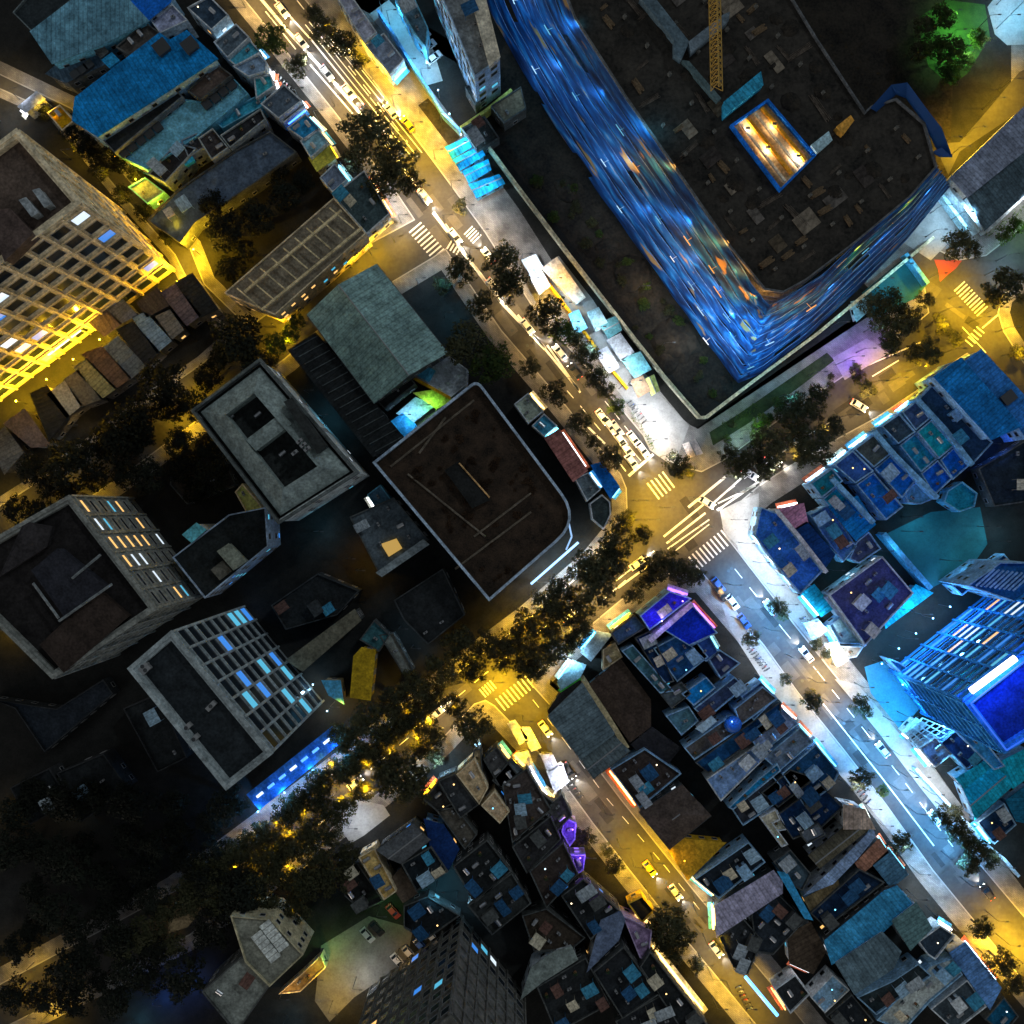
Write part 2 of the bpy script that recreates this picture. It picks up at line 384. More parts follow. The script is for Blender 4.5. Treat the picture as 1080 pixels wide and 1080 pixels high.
def ledwall(zone, pts, z0, z1, th, m, label, name='boundary_wall', cat='wall', cap=None):
    """free-standing wall along a polyline (measured at its top)"""
    pp = [Vector(G(x, y, z1)[:2]) for x, y in PX(zone, pts)]
    c = pp[0]; off = (c.x, c.y, 0); t = thing(name, label, cat, off)
    def strip(w, a0, a1):
        b = MB(); Ls, Rs = [], []
        for i, p in enumerate(pp):
            d = ((pp[min(i + 1, len(pp) - 1)] - pp[max(i - 1, 0)])).normalized(); nn = Vector((-d.y, d.x))
            if 0 < i < len(pp) - 1:
                d1 = (p - pp[i - 1]).normalized(); k = 1 / max(.4, nn.dot(Vector((-d1.y, d1.x))))
            else: k = 1
            Ls.append(p + nn * w / 2 * k); Rs.append(p - nn * w / 2 * k)
        for i in range(len(pp) - 1):
            q = [Ls[i], Ls[i + 1], Rs[i + 1], Rs[i]]
            b.prism(ccw([(v.x, v.y) for v in q]), a0, a1)
        return b
    obj('panel', strip(th, z0, z1).mesh('panel', m, off), t)
    obj('coping', strip(th + .25, z1, z1 + .16).mesh('coping', cap or m, off), t)
    return t
# ------------------------------------------------------------------ ground, roads, pavements
def ground_mat(name, col, col2, sc, rough=.85, bump=.3):
    m, nt, b = mk(name); N, L = nt.nodes, nt.links
    tc = N.new('ShaderNodeTexCoord')
    n1 = N.new('ShaderNodeTexNoise'); n1.inputs['Scale'].default_value = sc; n1.inputs['Detail'].default_value = 8; n1.inputs['Roughness'].default_value = .7
    n2 = N.new('ShaderNodeTexNoise'); n2.inputs['Scale'].default_value = sc * 9; n2.inputs['Detail'].default_value = 5
    L.new(tc.outputs['Object'], n1.inputs['Vector']); L.new(tc.outputs['Object'], n2.inputs['Vector'])
    cr = N.new('ShaderNodeValToRGB'); cr.color_ramp.elements[0].position = .35; cr.color_ramp.elements[1].position = .65
    cr.color_ramp.elements[0].color = (*col, 1); cr.color_ramp.elements[1].color = (*col2, 1)
    ad = N.new('ShaderNodeMath'); ad.operation = 'MULTIPLY_ADD'; ad.inputs[1].default_value = .35; L.new(n2.outputs['Fac'], ad.inputs[0])
    a2 = N.new('ShaderNodeMath'); a2.operation = 'MULTIPLY'; a2.inputs[1].default_value = .65; L.new(n1.outputs['Fac'], a2.inputs[0]); L.new(a2.outputs[0], ad.inputs[2])
    L.new(ad.outputs[0], cr.inputs[0]); L.new(cr.outputs[0], b.inputs['Base Color'])
    bp = N.new('ShaderNodeBump'); bp.inputs['Strength'].default_value = bump; bp.inputs['Distance'].default_value = .04; L.new(n2.outputs['Fac'], bp.inputs['Height']); L.new(bp.outputs[0], b.inputs['Normal'])
    b.inputs['Roughness'].default_value = rough; b.inputs['Specular IOR Level'].default_value = .12
    return m
M_ASPH = ground_mat('asphalt', (.045, .045, .047), (.075, .073, .07), .12, .75)
def paving_mat():
    m, nt, b = mk('concrete_paving'); N, L = nt.nodes, nt.links
    tc = N.new('ShaderNodeTexCoord'); mp = N.new('ShaderNodeMapping'); mp.inputs['Rotation'].default_value = (0, 0, R(38)); L.new(tc.outputs['Object'], mp.inputs[0])
    br = N.new('ShaderNodeTexBrick'); br.inputs['Scale'].default_value = 1.; br.inputs['Brick Width'].default_value = .8; br.inputs['Row Height'].default_value = .4; br.inputs['Mortar Size'].default_value = .02
    br.inputs['Color1'].default_value = (.25, .24, .225, 1); br.inputs['Color2'].default_value = (.19, .18, .175, 1); br.inputs['Mortar'].default_value = (.08, .08, .08, 1)
    L.new(mp.outputs[0], br.inputs[0])
    n = N.new('ShaderNodeTexNoise'); n.inputs['Scale'].default_value = .25; n.inputs['Detail'].default_value = 8; L.new(tc.outputs['Object'], n.inputs['Vector'])
    r = N.new('ShaderNodeMapRange'); r.inputs[1].default_value = .3; r.inputs[2].default_value = .7; r.inputs[3].default_value = .45; r.inputs[4].default_value = 1.2; L.new(n.outputs['Fac'], r.inputs[0])
    mix = N.new('ShaderNodeMix'); mix.data_type = 'RGBA'; mix.blend_type = 'MULTIPLY'; mix.inputs[0].default_value = 1
    L.new(br.outputs[0], mix.inputs[6]); L.new(r.outputs[0], mix.inputs[7]); L.new(mix.outputs[2], b.inputs['Base Color']); b.inputs['Roughness'].default_value = .8
    return m
M_PAVE = paving_mat()
M_KERB = plain('kerb_stone', (.3, .3, .29), .8)
M_YARD = ground_mat('unlit_yard', (.012, .013, .013), (.03, .03, .028), .3)  # dark sheet also stands for unlit ground inside the blocks
M_SOIL = ground_mat('bare_soil', (.008, .009, .010), (.05, .043, .034), .18, .95, .8)
M_PAINT = ground_mat('road_paint', (.5, .5, .48), (.75, .75, .73), .8)
b = MB(); b.quad([(-900, -900, 0), (900, -900, 0), (900, 900, 0), (-900, 900, 0)])
tag(obj('ground', b.mesh('ground', M_ASPH)), kind='structure')
BLK = {
 'nw': (-40,-40, 235,-29, 272,16, 352,116, 420,205, 438,232, 375,266, 262,346, 215,300, 200,262, 135,190, 75,115, -40,60),
 'tower': (-40,75, 60,120, 125,200, 185,268, 212,322, 250,352, 215,383, 165,418, 105,464, 45,506, -40,560),
 'mid': (470,262, 529,348, 595,425, 655,500, 661,515, 662,540, 655,560, 627,594, 560,652, 497,699, 437,748, 377,797, 317,842, 257,887, 185,940, -40,1060, -40,612, 0,585, 75,537, 135,497, 195,452, 245,417, 300,378, 350,335, 405,302, 455,272),
 'site': (302,-45, 313,-10, 392,84, 460,175, 511,245, 562,325, 627,398, 690,474, 705,486, 722,494, 740,498, 765,485, 826,440, 890,397, 955,352, 980,330, 975,300, 950,276, 960,268, 985,262, 1010,275, 1040,270, 1110,215, 1110,-45),
 'east': (762,556, 764,546, 772,536, 800,512, 850,480, 924,440, 966,412, 1000,385, 1020,372, 1055,405, 1120,470, 1120,1015, 1016,892, 966,822, 922,765, 874,705, 838,660, 780,585, 766,567),
 'south': (728,606, 742,605, 806,680, 842,730, 890,790, 934,847, 984,917, 1070,1022, 1120,1080, 1120,1120, 880,1120, 840,1070, 780,998, 734,943, 694,893, 654,843, 624,803, 594,760, 560,722, 562,712, 588,688, 655,632, 700,604),
 'southwest': (500,742, 512,738, 522,744, 566,790, 596,827, 626,868, 665,918, 705,968, 750,1022, 810,1095, 830,1120, -40,1120, -40,1105, 200,985, 283,923, 343,878, 403,833, 463,782),
 'corner': (1056,312, 1075,296, 1120,258, 1120,420, 1085,392, 1058,350, 1052,330),
}
YW = {'nw': 3.2, 'tower': 2.2, 'mid': 4.0, 'site': 10.5, 'east': 5.5, 'south': 4.6, 'southwest': 4.0, 'corner': 3}
for k, v in BLK.items():
    P = ccw([G(v[i], v[i + 1])[:2] for i in range(0, len(v), 2)])
    kb = MB(); kb.ring(P, inset(P, .3), 0, .13, 0, .1)
    tag(obj('kerb', kb.mesh('kerb', M_KERB)), kind='structure')
    b = MB(); q = inset(P, .3); b.quad([(*p, .12) for p in q])
    tag(obj('pavement', b.mesh('pavement', M_PAVE)), kind='structure')
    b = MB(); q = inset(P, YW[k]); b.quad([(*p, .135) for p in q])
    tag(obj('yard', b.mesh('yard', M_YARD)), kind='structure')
NPT = [0]
def patch(name, zone, pts, m, z=.15):
    if z == -1: z = .0012 + .00003 * (len(COL.objects) % 60)
    else: NPT[0] += 1; z = .142 + .004 * NPT[0]
    P = ccw([G(x, y)[:2] for x, y in PX(zone, pts)]); b = MB(); b.quad([(*p, z) for p in P])
    return tag(obj(name, b.mesh(name, m)), kind='structure')
# building-site soil and yards between the houses
patch('soil', 'px', '505,130 560,-40 1010,-40 1000,205 880,300 785,398 738,434', M_SOIL, .145)
patch('lane', 'px', '985,152 1012,150 1040,118 1075,76 1110,60 1110,95 1060,128 1012,160 1000,185', M_ASPH, .15)
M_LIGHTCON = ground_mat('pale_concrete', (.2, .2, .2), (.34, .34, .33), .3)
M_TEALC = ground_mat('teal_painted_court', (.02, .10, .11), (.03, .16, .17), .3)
patch('court', 'a4', '930,30 1000,-60 1140,-60 1140,180 1010,185 960,140', M_LIGHTCON, .155)
patch('court', 'a4', '585,985 720,815 790,870 800,960 700,1060', M_LIGHTCON, .155)
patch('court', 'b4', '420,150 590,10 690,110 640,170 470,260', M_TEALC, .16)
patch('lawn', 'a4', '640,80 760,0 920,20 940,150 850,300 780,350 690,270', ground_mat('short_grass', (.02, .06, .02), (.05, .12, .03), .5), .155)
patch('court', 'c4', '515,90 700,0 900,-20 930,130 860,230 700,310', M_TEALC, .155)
patch('plaza', 'c4', '430,630 520,600 660,790 580,890 455,735', ground_mat('blue_lit_plaza', (.03, .16, .26), (.06, .26, .38), .3), .155)  # glow of cyan lamps put into the plaza's base colour
patch('planting_bed', 'px', '752,470 790,446 838,412 880,380 872,372 826,404 780,436 748,456', ground_mat('planted_soil', (.012, .02, .01), (.04, .06, .025), .5), .155)
patch('plaza', 'b4', '300,415 440,335 530,395 350,505', M_LIGHTCON, .155)
patch('plaza', 'd2', '265,760 460,640 640,690 610,830 400,970 300,1070 240,985', ground_mat('parking_concrete', (.09, .09, .08), (.17, .17, .16), .25), .155)
patch('court', 'd2', '330,190 440,170 520,190 545,230 440,312 385,345 350,290', M_LIGHTCON, .155)
patch('court', 'a2', '460,60 540,0 720,200 760,330 690,350 600,230', M_LIGHTCON, .155)
patch('plaza', 'b3', '120,40 190,0 330,180 520,480 720,690 680,800 640,845 560,790 470,600 330,420 260,300', M_LIGHTCON, .16)
patch('court', 'b2', '545,680 690,565 775,620 600,735', M_LIGHTCON, .155)
patch('court', 'a2', '660,430 700,400 830,560 790,600', M_SOIL, .155)
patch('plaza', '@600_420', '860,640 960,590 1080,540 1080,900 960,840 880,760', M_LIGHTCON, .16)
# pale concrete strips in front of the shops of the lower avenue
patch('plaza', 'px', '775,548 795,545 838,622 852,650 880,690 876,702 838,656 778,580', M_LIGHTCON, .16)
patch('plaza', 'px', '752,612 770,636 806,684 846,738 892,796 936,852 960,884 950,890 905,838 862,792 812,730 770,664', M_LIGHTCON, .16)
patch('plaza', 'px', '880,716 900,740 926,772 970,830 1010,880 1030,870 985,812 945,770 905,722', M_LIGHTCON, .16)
# worn patches and manhole covers in the carriageways
pr = random.Random(33)
M_PAT = [ground_mat('asphalt_patch', (.025, .025, .026), (.045, .044, .043), .4), ground_mat('asphalt_patch', (.07, .068, .064), (.11, .105, .1), .4)]
AX = [((300, 10), (640, 455), 20), ((760, 600), (1060, 975), 14), ((575, 770), (770, 1020), 10), ((640, 612), (400, 805), 13), ((790, 500), (960, 385), 14), ((980, 300), (1050, 350), 9), ((700, 520), (735, 570), 14)]
for n_, (p, q, w_) in enumerate(AX):
    d = Vector((q[0] - p[0], q[1] - p[1])); L_ = d.length; d.normalize(); nn = Vector((-d.y, d.x))
    for i in range(int(L_ / 22)):
        c_ = Vector(p) + d * pr.uniform(0, L_) + nn * pr.uniform(-w_, w_); l_, h_ = pr.uniform(4, 16), pr.uniform(2, 6)
        patch('road_patch', 'px', ' '.join('%.2f,%.2f' % tuple(c_ + d * a * l_ + nn * e * h_) for a, e in ((-1, -1), (1, -1), (1, 1), (-1, 1))), pr.choice(M_PAT), z=-1)
    for i in range(int(L_ / 50)):
        c_ = Vector(p) + d * pr.uniform(0, L_) + nn * pr.uniform(-w_, w_); g = G(*c_); b = MB(); b.tube((g[0], g[1], .0025), (g[0], g[1], .0052), .42, n=14); b.tube((g[0], g[1], .0055), (g[0], g[1], .0062), .3, n=10)
        tag(obj('manhole_cover', b.mesh('manhole_cover', M_DARK)), kind='structure')
# ---- road markings, with light trails painted as lines on the upper avenue
def line(pts, w, dash=None, zone='px', z=.006):
    pp = [Vector(G(x, y)[:2]) for x, y in PX(zone, pts)]; b = MB()
    for i in range(len(pp) - 1):
        a, c = pp[i], pp[i + 1]; d = c - a; L = d.length; d.normalize(); nn = Vector((-d.y, d.x)) * w / 2
        s = 0
        while s < L:
            e = min(L, s + dash[0]) if dash else L
            p, q = a + d * s, a + d * e
            b.quad([(*(p - nn), z), (*(q - nn), z), (*(q + nn), z), (*(p + nn), z)])
            s = e + (dash[1] if dash else 1)
    return tag(obj('road_marking_and_trail', b.mesh('road_marking_and_trail', M_PAINT)), kind='structure')
def crosswalk(x0, y0, x1, y1, length, n, w=.5, z=.008):
    """stripes spread from (x0,y0) to (x1,y1) across the road; each stripe runs along the traffic"""
    a, c = Vector(G(x0, y0)[:2]), Vector(G(x1, y1)[:2]); d = (c - a); nn = Vector((-d.y, d.x)).normalized() * length / 2; u = d.normalized() * w / 2; b = MB()
    for i in range(n):
        p = a + d * (i / (n - 1)); b.quad([(*(p - nn - u), z), (*(p - nn + u), z), (*(p + nn + u), z), (*(p + nn - u), z)])
    return tag(obj('crosswalk', b.mesh('crosswalk', M_PAINT)), kind='structure')
line('272,-5 303,32 350,84 405,150 442,200', .75)
line('286,-5 330,44 382,108 420,158', .4)
line('313,0 352,50 398,108 430,150', .22, (3, 3))
line('327,68 372,120', .4)
line('457,224 490,268 530,320 545,336 575,368', .85)
line('470,236 500,280 528,320', .25)
line('546,332 578,372 611,412', .55)
line('577,364 612,414', .5)
line('598,412 612,428 640,462', .22, (2.5, 3))
line('620,450 638,468', .5)
line('638,423 672,466', .18, (2, 2))
line('663,502 689,479', .7)
line('726,535 765,503', .65)
line('700,566 742,532', .5); line('703,573 744,541', .5); line('704,579 748,548', .35); line('712,581 748,553', .3)
line('752,531 790,497', .5); line('757,538 800,508', .55); line('757,531 797,512', .4)
line('765,520 800,494 850,460 888,438', .2, (3, 3))
line('888,397 971,361', .35); line('920,397 948,380', .3)
line('652,620 690,592', .5); line('648,614 690,581', .3); line('632,636 660,612', .3)
line('640,612 574,662 510,712 450,762 390,812', .2, (3, 3))
line('436,768 483,734', .45); line('335,870 394,834', .6); line('430,762 470,735', .3)
line('775,600 826,664 862,708 910,768 955,826 1005,893', .18, (3, 3))
line('790,592 840,650', .25); line('868,742 930,820 985,892', .3)
line('562,738 596,782 640,842 700,912 740,962', .15, (2.5, 3.5))
line('528,757 545,778', .25)
for a_ in (4, 8, 13, 17): line('%d,%d %d,%d %d,%d' % (318 + a_, 30 - a_ * .8, 372 + a_, 97 - a_ * .8, 432 + a_, 172 - a_ * .8), .22)  # extra parallel lines painted where headlight trails run
line('640,470 660,497', .3); line('652,458 676,486', .2); line('280,12 312,52', .3)
crosswalk(732, 594, 766, 566, 4.2, 10, .42)
crosswalk(689, 518, 705, 506, 5., 5, .42)
crosswalk(528, 743, 562, 716, 3.8, 10, .38)
crosswalk(509, 731, 520, 722, 2.6, 5, .35)
crosswalk(1012, 302, 1036, 328, 3.6, 10, .35)
crosswalk(438, 240, 462, 268, 4., 9, .42)
crosswalk(474, 258, 484, 264, 2.5, 4, .4)
crosswalk(494, 243, 503, 252, 3, 5, .35)
crosswalk(1022, 362, 1034, 348, 2.5, 5, .35)
line('1036,346 1055,330', .35); line('1015,345 1040,372', .25)
# ------------------------------------------------------------------ north-west block: halls and small houses, cyan light put into the roof colours
t, P, o = building('a1', '130,130 300,0 520,0 600,85 410,180 215,255', 12, MET(44, 70, 82), 'long teal metal hall at the top left corner of the photo', 'warehouse', 'warehouse', W_CYAN, 'shed')
building('a1', '50,50 120,-30 330,-40 290,0 130,130', 11, C(16, 20, 22), 'black flat roof with pale rim beyond the teal hall', 'warehouse', 'warehouse', C(44, 50, 52), clutter=0)
t, P, o = building('a1', '195,300 265,240 410,182 480,232 270,332', 8, MET(34, 46, 56), 'low slate lean-to on the lower side of the teal hall', 'warehouse', 'warehouse', W_DARK, 'shed')
roofblock(t, o, 'a1', '370,190 400,165 440,210 410,235', 8, 10.5, W_DARK)
roofblock(t, o, 'a1', '415,245 455,215 485,245 445,275', 8, 10, C(30, 110, 150))
vents(t, o, 'a1', '305,300 335,280 360,262', 8.2, (2, 1.6, 1))
building('a1', '470,190 590,88 650,132 530,225', 11, C(36, 34, 32), 'brown-black flat roof squeezed between teal and blue halls', 'warehouse', 'warehouse', W_DARK, clutter=2)
t, P, o = building('a1', '310,400 650,140 690,170 760,130 880,240 400,552 300,490', 14, MET(8, 78, 124), 'bright blue metal hall roof, largest in the top left', 'warehouse', 'warehouse', W_BLUE, 'shed', maxw=24)
vents(t, o, 'a1', '655,190 770,182', 14.2, (3.2, 3, 1.2))
t, P, o = building('a1', '405,555 690,342 745,392 465,622', 11, C(15, 17, 19), 'long black flat roof along the lower side of the bright blue hall', 'warehouse', 'warehouse', C(45, 50, 54), clutter=0)
vents(t, o, 'a1', '560,470 610,440 660,400', 10.6, (5, .5, .5), 'roof_duct', M_GREY)
building('a1', '760,368 880,255 945,305 815,405', 11, C(40, 34, 31), 'brown flat roof at the right end of the bright blue hall', 'house', 'house', W_DARK, clutter=1)
t, P, o = building('a1', '470,625 745,402 815,412 945,312 1010,380 880,490 800,555 600,690', 9, C(58, 98, 114), 'pale teal terrace roof pierced by a row of black hatches', 'warehouse', 'warehouse', W_CYAN, clutter=0)
vents(t, o, 'a1', '503,620 535,595 570,568 605,541 640,515 840,423 875,397 907,370 940,345', 8.4, (1.9, 1.9, 1.0), 'roof_hatch')
building('a1', '885,505 905,455 1080,372 1080,425 905,522', 7, C(36, 105, 125), 'narrow teal roof at the tip of the hatched terrace', wall=W_CYAN)
building('a1', '600,705 720,578 800,602 672,742', 9, C(20, 20, 22), 'black roof below the hatched terrace, nearest the left end', clutter=4)
building('a1', '735,570 800,540 830,600 765,640', 8.6, C(30, 30, 32), 'small charcoal roof beside the cyan hatch cover', clutter=2)
building('a1', '805,562 865,520 930,600 860,650', 9.4, C(28, 26, 26), 'small dark brown roof in the middle of the black roof row', clutter=2)
building('a1', '895,550 1060,440 1080,485 935,602', 9, C(17, 18, 20), 'black roof at the right end of the row under the hatched terrace')
t, P, o = building('px', '155,232 187,200 245,160 285,138 313,160 270,192 205,235 190,256', 7, C(33, 41, 51), 'wide bare slate roof above the dark garden', 'warehouse', 'warehouse', W_DARK, clutter=3)
roofblock(t, o, 'a1', '735,640 770,620 790,650 755,672', 6.3, 8, C(30, 110, 140))
building('a1', '520,760 590,720 670,780 600,830', 5, C(60, 66, 70), 'low grey roof with cyan edge beside the black roofs', wall=W_CYAN, clutter=2)
building('a1', '520,10 700,-20 690,8 600,82', 10, C(2, 48, 100), 'deep blue roof at the upper end of the teal hall', 'warehouse', 'warehouse', W_BLUE, 'shed')
building('a1', '610,80 700,15 765,82 650,135', 9, C(88, 92, 108), 'pale lavender roof with a potted tree', wall=W_WHITE, clutter=1)
AV = 'houses on the west side of the upper avenue'
hs = [('a1', '760,30 850,-20 930,60 860,122', 9, C(24, 34, 44), 'navy house roof nearest the top edge west of the avenue', ICE),
      ('a1', '868,170 960,95 1015,150 925,235', 9, C(44, 52, 58), 'charcoal house roof beside the pale blue lamp strip', ICE),
      ('a1', '925,240 1015,160 1062,212 960,268', 8, C(38, 88, 102), 'small teal house roof below the charcoal one', ICE),
      ('a1', '945,268 1055,216 1085,252 1082,290 1010,312', 9, C(64, 78, 92), 'blue-grey house roof west of the avenue', WHI),
      ('a2', '-10,315 58,300 75,350 0,402', 8, C(36, 108, 118), 'bright teal house roof before the grey pair', WHI),
      ('a2', '18,422 112,340 188,408 92,482', 8, C(40, 48, 56), 'grey house roof with a blue tarpaulin at its street end', BLU),
      ('a2', '125,520 200,460 262,520 200,572', 7, C(34, 110, 150), 'pale blue roof with dark stair well in it', CYA),
      ('a2', '178,572 252,522 298,576 222,642', 7, C(88, 120, 130), 'pale grey-blue roof above the yellow-green canopy', WRM),
      ('a2', '258,722 320,662 372,730 312,782', 6, C(58, 66, 78), 'grey roof at the corner of the tree-covered bend', CYA),
      ('a2', '310,792 440,692 545,868 450,952', 8, C(30, 39, 41), 'dark slate corner house by the yellow side street', WRM)]
for z, p, h, m, l, sc in hs: building(z, p, h, m, l, wall=W_WHITE, lit=('white', 'warm'), group=AV, sign=(460, 140, sc, 5))
building('a2', '70,452 172,402 198,430 112,500', 6, C(84, 88, 100), 'narrow lavender terrace between two grey roofs', wall=W_WHITE, clutter=1)
building('a2', '220,645 292,590 322,640 250,692', 5, C(135, 130, 50), 'small yellow-green canopy roof beside street trees', 'canopy_house', 'shop', W_TAN, 'shed', sign=(400, 190, YEL, 4))
building('a1', '190,458 242,425 302,490 252,532', 6, C(150, 112, 10), 'yellow shed roof by the lane at the far left', 'shed', 'shed', W_TAN, clutter=2)  # yellow lamp light put into the roof colour
building('a1', '80,435 150,378 178,402 105,455', 5, C(110, 115, 125), 'small white stall roof by the yellow shed', 'stall', 'stall', W_WHITE, 'shed', sign=(20, 120, WHI, 8))
# louvred apartment block on the side street
t, P, o = building('px', '236,309 352,208 386,246 290,332', 12, C(58, 54, 46), 'flat-roofed block with rows of pale louvre beams beside the yellow street', 'apartment_block', 'apartment block', W_TAN, lit=('warm', 'warm', 'cyan'), litp=.5, clutter=0, maxw=30)
for i in range(9):
    a = (250 + i * 12.2, 304 - i * 10.6); b = MB()
    g0, g1 = G(*a, 13), G(a[0] + 26, a[1] + 22, 13); b.tube(g0, g1, .22, n=4)
    obj('roof_beam', b.mesh('roof_beam', C(120, 110, 85), o), t)
b = MB(); b.tube(G(276, 327, 13.2), G(382, 240, 13.2), .4, n=4); obj('roof_beam', b.mesh('roof_beam', C(120, 110, 85), o), t)
b = MB(); b.tube(G(258, 308, 13.2), G(360, 222, 13.2), .4, n=4); obj('roof_beam', b.mesh('roof_beam', C(120, 110, 85), o), t)
# ------------------------------------------------------------------ yellow-lit tower at the far left
def facade_tower(base_top, h, roof, label, wall, lit, litp, nfl, bays, wsz, edges, ledge=True, roofh=None, maxw=96, seed=1, name='office_tower', cat='tower', mull=None):
    rr = random.Random(seed)
    P = ccw([G(x, y, h)[:2] for x, y in base_top]); FOOT.append((P, h, label)); c = cen(P); t = thing(name, label, cat, (c[0], c[1], .14)); off = (c[0], c[1], .14); n = len(P)
    q = inset(P, 1.1); wb = MB(); wb.ring(P, q, .14, h, 0, h - 1.6); rb = MB(); rb.quad([(*p, h - 1.6) for p in q])
    obj('wall', wb.mesh('wall', wall, off), t); obj('roof', rb.mesh('roof', roof, off, longdir(P)), t)
    cp = MB(); cp.ring(inset(P, -.35), inset(P, .5), h + .003, h + .35, 0, h + .003); obj('parapet', cp.mesh('parapet', wall, off), t)
    tot = 0
    for k in range(n):
        a, b = Vector(P[k]), Vector(P[(k + 1) % n]); e = b - a; L = e.length; e.normalize(); nrm = Vector((e.y, -e.x)); mid = (a + b) / 2
        if mid.normalized().dot(nrm) > -.1: continue
        bays_k = max(2, round(L / bays)); ang = math.atan2(e.y, e.x); fh = (h - 3) / nfl
        if ledge:
            for f in range(1, nfl + 1):
                s = MB(); p = mid + nrm * .2; s.box((p.x, p.y, 1.2 + f * fh), (L - .02, .5, .35), ang); obj('ledge', s.mesh('ledge', wall, off), t)
            for i in range(bays_k + 1):
                s = MB(); p = a + e * (L * i / bays_k) + nrm * .14; s.box((p.x, p.y, h / 2), (.5, .5 if i % 2 else .8, h - 1), ang); obj('pilaster', s.mesh('pilaster', wall, off), t)
        for f in range(nfl):
            for i in range(bays_k):
                if tot >= maxw: break
                p = a + e * (L * (i + .5) / bays_k) + nrm * .06; kd = rr.choice(lit) if rr.random() < litp else 'dark'
                w = L / bays_k * wsz[0]; obj('window', win(kd, round(w, 2), wsz[1]), t, (p.x - off[0], p.y - off[1], 1.2 + (f + .5) * fh - off[2] + .1), (0, 0, ang)); tot += 1
    return t, P, off
t, P, o = facade_tower([(18, 138), (84, 214), (-170, 405), (-236, 328)], 57, C(38, 32, 28), 'tall pale tower lit yellow from its foot, brown recessed roof', C(118, 110, 92), ('white', 'white', 'blue', 'warm'), .09, 8, 5.0, (.66, 3.4), None, seed=4)
roofblock(t, o, 'a1', '80,815 105,805 155,865 130,880', 55.4, 58, C(70, 74, 76)); roofblock(t, o, 'a1', '135,775 160,768 205,830 182,842', 55.4, 58, C(70, 74, 76))
roofblock(t, o, 'a1', '-60,860 40,850 130,950 20,1060', 55.4, 59, C(34, 28, 26))
# wall lamps around its foot
def wall_lamp(t, off, x, y, z, col, pw, rad=.4):
    g = G(x, y, z); b = MB(); b.box((g[0], g[1], z), (.3, .3, .2)); b.tube((g[0], g[1], z + .1), (g[0], g[1], z + .3), .08, n=8)
    if z < 8: b.tube((g[0], g[1], .14), (g[0], g[1], z), .06, n=6, mi=1)
    ob = obj('wall_lamp', b.mesh('wall_lamp', [glow('lamp_glass', col, 4, False), M_DARK], off), t)
    L = bpy.data.lights.new('lamp_light', 'POINT'); L.energy = pw; L.color = col; L.shadow_soft_size = rad
    lo = bpy.data.objects.new('lamp_light', L); COL.objects.link(lo); lo.parent = ob; lo.location = (g[0] - off[0], g[1] - off[1], z - off[2] + .3)
    return lo
for x, y, pw in ((207, 266, 4600), (190, 240, 1800), (170, 218, 1000), (190, 300, 4200), (164, 320, 3600), (136, 340, 3600), (108, 361, 4200), (80, 382, 3800), (52, 403, 3800), (20, 426, 4000), (146, 192, 700), (124, 168, 400)):
    wall_lamp(t, o, x - 3, y - 3, 5.8, YEL, pw * 3.4)
# flat entrance canopy with white light strips
tt = thing('entrance_canopy', 'yellow-lit entrance canopy edged by white light strips at the tower foot', 'canopy', G(64, 360))
cpx = PX('b1', '130,372 262,275 330,302 200,402'); g = [G(x, y, 6)[:2] for x, y in cpx]; of = G(64, 360)
b = MB(); b.prism(ccw(g), 5.6, 6.0); obj('slab', b.mesh('slab', C(120, 110, 70), of), tt)
for p in g: b = MB(); b.tube((*p, .14), (*p, 5.6), .22); obj('post', b.mesh('post', M_GREY, of), tt)
for i in range(4):
    if i == 1: continue
    b = MB(); b.tube((*g[i], 6.15), (*g[(i + 1) % 4], 6.15), .25, n=6); obj('light_strip', b.mesh('light_strip', glow('strip_light', (.9, .9, 1), 1.2), of), tt)
# ------------------------------------------------------------------ row of low roofs north of the tree-lined side street
RW = 'low houses between the yellow tower and the tree-lined street'
rows = [('445,218 500,182 552,240 490,272', (46, 50, 58), 'grey roof at the tower foot, upper end of the low row'),
        ('365,268 435,225 490,275 425,322', (54, 48, 44), 'brown-grey roof beside the white lamp at the tower foot'),
        ('545,252 592,235 692,345 640,388', (55, 70, 84), 'blue-grey long roof in the low row, the bluest there'),
        ('640,248 690,225 742,300 702,332', (52, 52, 50), 'short stone-grey roof right of the blue-grey one'),
        ('660,152 712,120 812,240 762,278', (40, 37, 42), 'plum-grey long roof near the upper end of the row'),
        ('720,110 782,75 882,215 815,246', (13, 15, 16), 'black roof at the upper end of the low row'),
        ('482,302 540,272 645,390 592,440', (15, 17, 19), 'black long roof left of the blue-grey one'),
        ('430,372 480,332 590,450 532,496', (42, 49, 56), 'slate long roof in the middle of the low row'),
        ('340,402 415,372 528,496 470,536', (38, 32, 29), 'dark brown roof left of the slate one'),
        ('302,452 355,425 468,538 420,572', (60, 61, 44), 'olive-grey roof in the low row'),
        ('268,502 318,470 402,582 332,608', (40, 40, 37), 'dim grey roof left of the olive one'),
        ('200,562 262,515 330,605 272,652', (70, 72, 68), 'palest grey roof in the low row'),
        ('130,562 190,532 278,650 202,742', (14, 16, 17), 'black roof left of the palest grey one'),
        ('22,682 100,628 198,768 130,775', (44, 40, 40), 'wide brown-grey roof at the left end of the row'),
        ('-40,760 20,700 90,800 20,880', (46, 47, 46), 'grey roof at the left edge of the photo in the low row'),
        ('562,192 640,132 682,200 600,244', (26, 25, 25), 'near-black roof at the upper corner by the tower lamps')]
for p, c, l in rows: building('b1', p, 6.5, MET(*c) if rnd.random() < .6 else C(*c), l, wall=C(44, 44, 44), group=RW, style=rnd.choice(('shed', 'flat', 'shed')), lit=('warm', 'white'), litp=.08, clutter=2)
